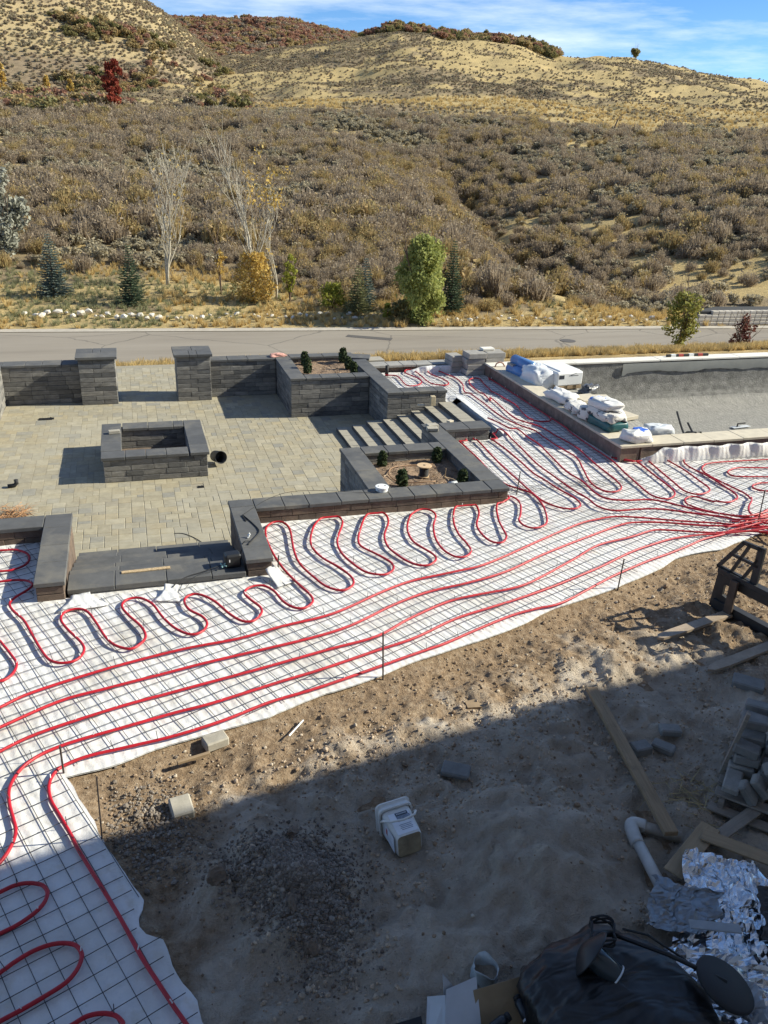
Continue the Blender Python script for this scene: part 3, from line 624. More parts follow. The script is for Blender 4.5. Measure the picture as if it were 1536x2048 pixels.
leafy('red_maple', 'single bright red columnar tree on the upper left slope', .3, 150.0, 7.0, 3.2, M['red_leaf'], 17, 2600, .2, shape='oval', z0=.1)
for (px_az, dd, h, lb) in ((-6.0, 232, 6.0, 'golden tree at the left picture edge below the hill'), (-3.6, 235, 4.5, 'golden pointed tree on the lower left hill'), (-2.3, 238, 3.6, 'smaller golden tree beside the pointed golden tree')):
    a = math.radians(px_az); x_, y_ = dd * math.sin(a), dd * math.cos(a); leafy('gold_tree', lb, x_, y_, h, h * .55, M['gold_leaf'], int(h * 10), 500, .28, shape='cone', z=float(max(left_hill(px_az, dd), terr(px_az, dd))))
a = math.radians(31.3); leafy('lone_tree', 'lone dark tree standing on the right skyline', 402 * math.sin(a), 402 * math.cos(a), 4.2, 4.2, M['green_oak'], 19, 350, .4, shape='oval', z0=.35)
for azp, dd, hh, lb in ((-7.0, 330, 5, 'leftmost'), (-2.5, 320, 6, 'tallest'), (-1.7, 324, 4.5, 'rightmost')):
    a = math.radians(azp); leafy('hilltop_juniper', lb + ' of the three dark trees high on the left hill', dd * math.sin(a), dd * math.cos(a), hh, hh, M['green_oak'], int(dd), 350, .45, z=float(left_hill(azp, dd)), shape='bush')
# leaning fence posts on the upper field
for k, (azp, dd, h, tilt, lb) in enumerate(((30.6, 132, 1.9, 18, 'thick leaning black fence post on the golden field'), (31.3, 131, 1.2, -8, 'thin fence post right of the leaning black post'), (33.0, 128, 1.3, 14, 'second fence post along the golden field'), (36.2, 126, 1.3, 22, 'third fence post along the golden field'), (38.0, 124, 1.3, 10, 'last fence post near the right picture edge'))):
    a = math.radians(azp); x_, y_ = dd * math.sin(a), dd * math.cos(a); w_ = .11 if k == 0 else .055
    o = MB().tube([(0, 0, -.3), (0, 0, h)], [w_, w_ * .9], 7).build('fence_post', M['bark'], None); o.location = (x_, y_, gz(x_, y_)); o.rotation_euler = (0, R(tilt), 0); tag(o, lb, 'post', 'fence posts on the upper field')

# ---- pale cobbles edging the lawn
M['cobble'] = pieces('pale_cobble', [(.62, .57, .48), (.7, .66, .58), (.5, .45, .38), (.66, .6, .5)], .85, 6, .2, .5, .02)
def rock_mesh(seed, sub=2, rough=.28):
    bm = bmesh.new(); bmesh.ops.create_icosphere(bm, subdivisions=sub, radius=1.0); r = random.Random(seed); ax = [(Vector((r.gauss(0, 1), r.gauss(0, 1), r.gauss(0, 1))).normalized(), r.uniform(.55, .9)) for _ in range(9)]
    for v in bm.verts:
        for n_, d_ in ax:
            e = v.co.dot(n_) - d_
            if e > 0: v.co -= n_ * e * .9
        v.co *= 1 + r.uniform(-.05, .05)
    me = bpy.data.meshes.new('rock'); bm.to_mesh(me); bm.free(); return me
ROCKS = [rock_mesh(s, 1) for s in range(6)]
for me in ROCKS: me.materials.append(M['cobble'])
rs = random.Random(3)
for i in range(92):
    azp = -6.4 + 42.5 * (i + rs.uniform(-.3, .3)) / 92; a = math.radians(azp)
    if 16.3 < azp < 21.0: continue
    D0 = 35.0 / (math.cos(a) + .083 * math.sin(a)) + np.interp(azp, [-7, 0, 10, 16, 22, 40], [2.6, 2.0, 2.0, 1.6, 1.2, 1.2]) + rs.uniform(-.45, .45)
    x_, y_ = D0 * math.sin(a), D0 * math.cos(a); o = bpy.data.objects.new('cobble', ROCKS[i % 6]); COL.objects.link(o); s = rs.uniform(.06, .17) * (1.3 if azp < 2 else .9)
    o.location = (x_, y_, gz(x_, y_) + s * .35 + .07); o.scale = (s * rs.uniform(.9, 1.5), s, s * .75); o.rotation_euler = (rs.uniform(-.3, .3), rs.uniform(-.3, .3), rs.uniform(0, 6))
    tag(o, 'pale cobble in the row of stones along the far side of the road', 'stone', 'pale cobbles edging the lawn')

# ---- small block retaining wall across the road on the right
rw = thing('retaining_wall', 'low grey block retaining wall across the road on the right', 'wall', (0, 0, 0))
M['rwblock'] = pieces('retaining_block', [(.5, .45, .37), (.56, .51, .43), (.42, .38, .32)], .85, 5, .2, .4, .01)
bm_ = {}
def block_mesh(l, d, h, b, mat):
    k = (round(l, 3), round(d, 3), round(h, 3), round(b, 4), mat.name)
    if k not in bm_:
        o = MB().box((0, 0, 0), (l, d, h), b=b); me = bpy.data.meshes.new('block'); me.from_pydata(o.v, [], o.f); me.update(); me.materials.append(mat); bm_[k] = me
    return bm_[k]
def put(name, me, parent, loc, rz=0.0, rx=0.0, ry=0.0):
    o = bpy.data.objects.new(name, me); COL.objects.link(o); o.parent = parent; o.location = loc; o.rotation_euler = (rx, ry, rz); return o
p0 = Vector((24.6, 33.3)); p1 = Vector((32.0, 33.0)); dv = (p1 - p0); Lw = dv.length; dv.normalize(); rzw = math.atan2(dv.y, dv.x); nrow = 4
core_ = MB()
for c in range(nrow):
    x0 = c * .55; nb = int((Lw - x0) / .34)
    for k in range(nb):
        q = p0 + dv * (x0 + .34 * k + (.17 if c % 2 else 0)); put('block', block_mesh(.33, .26, .155, .02, M['rwblock']), rw, (q.x, q.y + c * .03, ROADZ + .12 + c * .165), rzw)
q = p0 + dv * (Lw / 2 + .8)
core_.prism([(p0.x + .3, p0.y + .1), (p1.x + .5, p1.y + .15), (p1.x + .5, p1.y + 1.2), (p0.x + 2.8, p0.y + 1.2)], ROADZ + .02, ROADZ + .66).build('backfill', M['core'], rw)
# ================================================================ the yard: dirt, insulation blanket, wire mesh
ZP = -0.62; ZT = 0.24; CH = 0.1006; CAPT = 0.055
FAB = [(-.83, 5.77), (-.46, 5.84), (.06, 6.0), (.55, 6.08), (.91, 6.12), (1.48, 6.37), (2.13, 6.55), (2.73, 6.73), (3.31, 6.9), (3.93, 7.1), (4.47, 7.33), (5.07, 7.51), (5.45, 7.6), (6.06, 7.88), (6.57, 8.11), (7.4, 8.26), (8.22, 8.55), (9.64, 8.91), (13.0, 9.8)]
FABR = [(2.2, .45), (3.09, .16), (3.41, .07), (3.54, .03), (3.66, -.06), (3.78, -.09), (4.0, -.1), (4.11, -.27), (4.24, -.31), (4.33, -.26), (4.78, -.42), (5.0, -.52), (5.34, -.64), (5.77, -.83), (20, -.83)]
def ylow(x): return itp(x, FAB)
def xr(y): return itp(y, FABR)
def in_fab(x, y): return np.where(x >= -.83, (y > ylow(x)), x < xr(y)) | ((y < 5.77) & (x < xr(y)))
def in_sunk(x, y):
    return ((y > 10.45) & (x < 5.0) & (y < 19)) | ((y > 8.9) & (x > -1.12) & (x < 1.24)) | ((y > 13.2) & (y < 15.7) & (x < 6.4))
def dirt_z(x, y):
    z = -.075 + (fbm(x, y, .8, 5, 101, .55) - .5) * .17 + (fbm(x, y, 4.5, 5, 102, .66) - .5) * .125
    z = z + (np.abs(fbm(x, y, 2.1, 4, 104, .6) - .5) * 2 - .35) * .17 * np.clip((ylow(x) - y) / 1.2, .25, 1)
    g = lambda cx, cy, sx, sy, a: a * np.exp(-((x - cx) / sx) ** 2 - ((y - cy) / sy) ** 2)
    sand = g(2.55, 4.15, .5, .5, .24) + g(1.9, 3.4, .7, .5, .17) + g(2.9, 3.2, .5, .6, .08) + g(3.1, 5.3, .8, .35, .07) + g(5.2, 5.0, 1.4, .6, .06)
    z = z + sand * (.75 + .5 * fbm(x, y, 3.5, 3, 103)) + g(.75, 4.25, .45, .5, .23) + g(.3, 4.5, .3, .3, .05)
    # boot prints pressed into the sand
    for cx, cy, ra, s in ((1.55, 4.98, .5, 1), (1.3, 5.15, 1.0, 1), (2.0, 4.9, .2, 1), (2.9, 4.9, .8, 1), (1.35, 3.85, .4, 1), (1.75, 3.95, 1.2, 1), (3.2, 4.7, .3, 1), (2.2, 5.3, .9, 1), (3.4, 5.1, -.3, 1), (4.2, 5.3, .5, 1), (.95, 5.4, .2, 1)):
        u = (x - cx) * math.cos(ra) + (y - cy) * math.sin(ra); v = -(x - cx) * math.sin(ra) + (y - cy) * math.cos(ra); q = (u / .15) ** 2 + (v / .065) ** 2
        z = z - .04 * np.exp(-q ** 2) + .02 * np.exp(-((np.sqrt(q) - 1.35) / .3) ** 2)
    # flat under and just beside the blanket
    e = np.where(x > -.83, ylow(x) - y, x - xr(y)); e = np.where((x > -.83) & (y < 5.9), np.minimum(np.where(ylow(x) - y > 0, ylow(x) - y, 0), np.maximum(x - xr(y), 0) * 1.0 + 0) if False else np.minimum(np.maximum(ylow(x) - y, -1), np.maximum(x - xr(y), -1)), e)
    k = np.clip(e / .25, 0, 1); z = np.where(e < 0, -.035, z * k + (-.045) * (1 - k))
    return z
def gridmesh(name, x0, x1, y0, y1, st, zf, mat, mask=None, smooth=True, attrs=None):
    xs = np.arange(x0, x1 + st / 2, st); ys = np.arange(y0, y1 + st / 2, st); X, Y = np.meshgrid(xs, ys, indexing='ij'); Z = zf(X, Y); nx, ny = X.shape
    i = (np.arange(nx - 1)[:, None] * ny + np.arange(ny - 1)[None]); F = np.stack([i, i + ny, i + ny + 1, i + 1], -1)
    if mask is not None:
        k = mask((X[:-1, :-1] + X[1:, 1:]) / 2, (Y[:-1, :-1] + Y[1:, 1:]) / 2); F = F[k]
    o = np_mesh(name, np.stack([X, Y, Z], -1), F.reshape(-1, 4), mat, None, smooth)
    for nm, fn in (attrs or {}).items():
        a = o.data.attributes.new(nm, 'FLOAT', 'POINT'); a.data.foreach_set('value', fn(X, Y).astype(np.float32).ravel())
    return o
def dirt_mat():
    m, t, b = nt('sandy_dirt'); vec = geo_pos(t); at = t.nodes.new('ShaderNodeAttribute'); at.attribute_name = 'sand'
    n1 = noise_n(t, 2.2, 6, .65, vec, .4); n2 = noise_n(t, 14, 5, .7, vec); n3 = noise_n(t, 55, 4, .75, vec)
    soil = ramp(t, n2.outputs[0], [(.25, (.16, .108, .065)), (.5, (.31, .222, .145)), (.75, (.50, .395, .28))]).outputs[0]
    sandc = ramp(t, n1.outputs[0], [(.3, (.36, .30, .235)), (.55, (.5, .425, .34)), (.75, (.64, .56, .465))]).outputs[0]
    f = math_n(t, 'ADD', at.outputs['Fac'], math_n(t, 'MULTIPLY', math_n(t, 'SUBTRACT', n1.outputs[0], .5), 1.5)); c = mixc(t, mrange(t, f, .35, .7), soil, sandc)
    c = mixc(t, mrange(t, n3.outputs[0], .62, .75, 0, .5), c, (.12, .085, .06)); t.links.new(c, b.inputs['Base Color'])
    b.inputs['Roughness'].default_value = .97; b.inputs['Specular IOR Level'].default_value = .1
    p = bump(t, b, n2.outputs[0], .8, .06); bump(t, b, n3.outputs[0], .8, .025, p); return m
M['dirt'] = dirt_mat()
def sandf(x, y):
    e = np.minimum(np.maximum(ylow(x) - y, 0), 4); return np.clip(.42 + (e - .7) * .6, .15, .9) * np.clip((x + .6) / 1.2, 0.1, 1) * np.clip((7.5 - x) / 2.5, .2, 1)
tag(gridmesh('dirt_ground', -1.3, 9.0, 1.6, 9.2, .026, dirt_z, M['dirt'], lambda X, Y: ~in_fab(X - .12 * 0, Y - .2) | ~in_fab(X + .2, Y - .0) | (Y < ylow(X) + .15), attrs={'sand': sandf}), kind='structure')
tag(gridmesh('yard_ground', -9.0, 18.0, -12.0, 19.2, .2, lambda X, Y: X * 0 - .14, M['dirt'], lambda X, Y: ~in_sunk(X, Y) & ~((X > 7.9) & (Y > 11.7) & (Y < 17.4)), attrs={'sand': lambda X, Y: X * 0 + .3}), kind='structure')

def fabric_mat():
    m, t, b = nt('white_blanket'); vec = geo_pos(t)
    mpn = t.nodes.new('ShaderNodeMapping'); mpn.inputs['Rotation'].default_value = (0, 0, R(-22)); mpn.inputs['Scale'].default_value = (1, 1, 1); t.links.new(vec, mpn.inputs[0])
    w = t.nodes.new('ShaderNodeTexWave'); w.inputs['Scale'].default_value = 3.4; w.inputs['Distortion'].default_value = 2.5; w.inputs['Detail'].default_value = 3; w.inputs['Detail Scale'].default_value = 2.0; t.links.new(mpn.outputs[0], w.inputs['Vector'])
    n1 = noise_n(t, 1.1, 6, .65, vec); n2 = noise_n(t, 7, 5, .7, vec); n3 = noise_n(t, 38, 4, .7, vec)
    c = ramp(t, n1.outputs[0], [(.34, (.56, .545, .52)), (.5, (.68, .675, .67)), (.7, (.74, .74, .745))]).outputs[0]
    c = mixc(t, mrange(t, n2.outputs[0], .53, .74, 0, .65), c, (.55, .50, .41)); c = mixc(t, mrange(t, n3.outputs[0], .71, .76, 0, .45), c, (.22, .18, .14))
    t.links.new(c, b.inputs['Base Color']); b.inputs['Roughness'].default_value = .55; b.inputs['Specular IOR Level'].default_value = .35
    p = bump(t, b, w.outputs['Fac'], .3, .014); p = bump(t, b, n2.outputs[0], .35, .03, p); bump(t, b, n3.outputs[0], .15, .004, p); return m
M['fabric'] = fabric_mat()
def fab_z(x, y): return .08 * np.exp(-np.clip((x - 6.44) / .8, 0, None) ** 2) * np.clip((y - 12.95) / .3, 0, 1) * np.clip((15.95 - y) / .3, 0, 1) * (x > 6.3) + (fbm(x, y, 1.5, 3, 111) - .5) * .02 + (fbm(x * .93 + y * .37, (y * .93 - x * .37) * .22, 6, 2, 112) - .5) * .006
def col_sheet(name, label, spans, st=.07, edge=True):
    V = []; F = []; o = 0
    for (xa, xb, ya, yb) in spans:
        nx = max(2, int((xb - xa) / st)); xs = np.linspace(xa, xb, nx); ym = max((yb - ya(xs)).max(), .2); ny = max(3, int(ym / st)); vv = np.linspace(0, 1, ny); X, T = np.meshgrid(xs, vv, indexing='ij')
        low = ya(xs)[:, None] + ((fbm(xs, xs * 0, 1.6, 3, 113) - .5) * .1)[:, None] * (1 if edge else 0); Y = low + (yb - low) * T; Z = fab_z(X, Y) + np.where(T < .001, -.008, 0)
        i = (np.arange(nx - 1)[:, None] * ny + np.arange(ny - 1)[None]) + o; F.append(np.stack([i, i + ny, i + ny + 1, i + 1], -1).reshape(-1, 4)); V.append(np.stack([X, Y, Z], -1).reshape(-1, 3)); o += X.size
    ob = np_mesh(name, np.concatenate(V), np.concatenate(F), M['fabric'], None, True)
    md = ob.modifiers.new('thick', 'SOLIDIFY'); md.thickness = .012; md.offset = -1; md.use_rim = False
    return tag(ob, label, 'insulation blanket')
cst = lambda v: (lambda x: x * 0 + v)
col_sheet('insulation_blanket', 'wide white insulation blanket under the long red pipes', [(-.83, 1.42, ylow, 8.86), (1.42, 5.2, ylow, 10.36), (5.2, 7.82, ylow, 10.95), (7.82, 13, ylow, 11.5)])
col_sheet('insulation_blanket', 'white insulation blanket between the planters and the pool', [(5.16, 6.4, cst(10.90), 13.1), (6.36, 7.82, cst(10.90), 17.95), (5.16, 6.37, cst(15.82), 18.0), (6.14, 6.44, cst(15.5), 15.95)], edge=False)
# left blanket: its right edge follows the ragged dirt line
ys = np.linspace(2.2, 10.34, 118); us = np.linspace(0, 1, 70); Yg, U = np.meshgrid(ys, us, indexing='ij'); XR = xr(Yg) + (fbm(Yg, Yg * 0, 5, 3, 114) - .5) * .08 * (Yg < 5.7); Xg = -7 + (np.where(Yg > 8.75, np.minimum(XR, -1.2), XR) + 7) * U
i = np.arange(117)[:, None] * 70 + np.arange(69)[None]
ob = np_mesh('insulation_blanket', np.stack([Xg, Yg, fab_z(Xg, Yg) + .004], -1), np.stack([i, i + 1, i + 71, i + 70], -1).reshape(-1, 4), M['fabric'], None, True); md = ob.modifiers.new('thick', 'SOLIDIFY'); md.thickness = .012; md.offset = -1; md.use_rim = False
tag(ob, 'white insulation blanket at the left edge running into the shade', 'insulation blanket')
# upturned blanket edge along the pool, rippled
def upstand(name, label, p0, p1, h, amp, wl, lean, seed, n=110):
    r = np.random.default_rng(seed); p0 = np.array(p0, float); p1 = np.array(p1, float); d = p1 - p0; L = np.linalg.norm(d[:2]); d /= np.linalg.norm(d); nrm = np.array([-d[1], d[0], 0]); V = []; ns = 7
    for k in range(n):
        s = L * k / (n - 1); w = amp * (math.sin(s / wl * 6.283 + 2 * fbm(s, 0, .8, 2, seed)) * .6 + (float(fbm(s, 3, 2.2, 2, seed)) - .5)); hh = h * (.85 + .3 * float(fbm(s, 9, .9, 2, seed))) * min(1, .25 + s / .6)
        for j in range(ns):
            f = j / (ns - 1); V.append(p0 + d * s + nrm * (w * f + lean * f * f) + np.array([0, 0, hh * f]))
    i = np.arange(n - 1)[:, None] * ns + np.arange(ns - 1)[None]; o = np_mesh(name, np.array(V), np.stack([i, i + ns, i + ns + 1, i + 1], -1).reshape(-1, 4), M['fabric'], None, True)
    md = o.modifiers.new('thick', 'SOLIDIFY'); md.thickness = .006; return tag(o, label, 'insulation blanket')
upstand('blanket_flap', 'rippled white blanket edge turned up along the front of the pool', (8.12, 11.36, -.01), (13.0, 11.2, -.01), .25, .05, .42, .05, 3)
upstand('blanket_flap', 'white blanket edge turned up against the low wall at the back', (6.0, 17.85, -.01), (7.35, 17.75, -.01), .17, .03, .3, .06, 4, 50)
upstand('blanket_flap', 'grey shaded blanket edge hanging beside the top of the steps', (6.42, 15.75, -.25), (6.42, 13.1, -.25), .32, .012, .3, .0, 5, 60)
def flap(label, c, w, d, rz, up, seed):
    n = 9; V = []
    for i in range(n):
        for j in range(n):
            u = i / (n - 1) - .5; v = j / (n - 1); w_ = w * (1 - .55 * v + .12 * math.sin(5 * v + seed)); V.append((u * w_, d * v, .012 + up * v ** 2 * (.6 + .8 * float(fbm(u * 3, v * 3, 1, 2, seed))) + .008 * float(fbm(u * 6, v * 6, 1, 2, seed + 3))))
    o = np_mesh('blanket_flap', V, [(i * n + j, i * n + j + 1, (i + 1) * n + j + 1, (i + 1) * n + j) for i in range(n - 1) for j in range(n - 1)], M['fabric'], None, True); o.location = (*c, 0); o.rotation_euler = (0, 0, rz); md = o.modifiers.new('thick', 'SOLIDIFY'); md.thickness = .005; tag(o, label, 'insulation blanket')
flap('torn white blanket corner at the foot of the left front wall', (-.78, 8.45), .5, .3, .1, .03, 1); flap('small pale torn flap in front of the front steps', (.12, 8.42), .3, .3, -.25, .05, 2); flap('white blanket corner folded up at the right front wall', (1.5, 8.5), .28, .3, .5, .12, 3)

# ---- welded wire mesh, 6 inch squares
def on_main(x, y): return in_fab(x, y - .08) & in_fab(x + .0, y) & ~((y > 8.72) & (x > -1.3) & (x < 1.42)) & ~((y > 10.26) & (x < 5.2)) & (x < 11) & (x > -6.2) & (y < np.where(x < 5.2, 10.3, np.where(x < 7.8, 10.85, 11.3))) & ~((x > -1.3) & (x < -.95) & (y > 8.7))
def on_upper(x, y): return (((x > 5.24) & (x < 7.74) & (y < 13.0)) | ((x > 6.5) & (x < 7.74)) | ((x > 5.24) & (x < 7.7) & (y > 15.95))) & (y > 10.6) & (y < 17.7)
def wires(name, label, ang, test, c0, span, st=.1524, r=.0027):
    th = R(ang); B = np.array([math.cos(th), math.sin(th)]); A = np.array([-math.sin(th), math.cos(th)]); t = thing(name, label, 'wire mesh')
    for nm, d, q, zz in (('long_wires', A, B, .016), ('cross_wires', B, A, .022)):
        V = []; F = []; o = 0
        for k in range(-span, span + 1):
            s = np.arange(-span * st, span * st, .05); wob = (fbm(s, s * 0 + k, .6, 2, 121) - .5) * .03; P = np.array(c0)[None] + d[None] * s[:, None] + q[None] * (k * st + wob)[:, None]; m = test(P[:, 0], P[:, 1]); idx = np.flatnonzero(m)
            if len(idx) < 4: continue
            for seg in np.split(idx, np.flatnonzero(np.diff(idx) > 1) + 1):
                if len(seg) < 3: continue
                seg = np.unique(np.concatenate([seg[::3], seg[-1:]])); p = P[seg]; n = len(p); z = zz + fab_z(p[:, 0], p[:, 1]) + (fbm(p[:, 0], p[:, 1], 1.1, 2, 122) - .4) * .02; u = np.array([q[0], q[1], 0]) * r; c = np.stack([p[:, 0], p[:, 1], z], 1); up = np.array([0, 0, r * 1.5])
                V.append(np.stack([c - u - up * .4, c + u - up * .4, c + up], 1).reshape(-1, 3)); i = np.arange(n - 1) * 3 + o
                F.append(np.concatenate([np.stack([i, i + 1, i + 4, i + 3], 1), np.stack([i + 1, i + 2, i + 5, i + 4], 1), np.stack([i + 2, i, i + 3, i + 5], 1)])); o += 3 * n
        np_mesh(nm, np.concatenate(V), np.concatenate(F), M['wire'], t)
    return t
wires('wire_mesh', 'dark welded wire mesh laid at a slant on the large blanket', 22.3, on_main, (.2, 4.0), 90)
wires('wire_mesh', 'welded wire mesh laid square between planters and pool', 0.0, on_upper, (6.4, 14.0), 40)
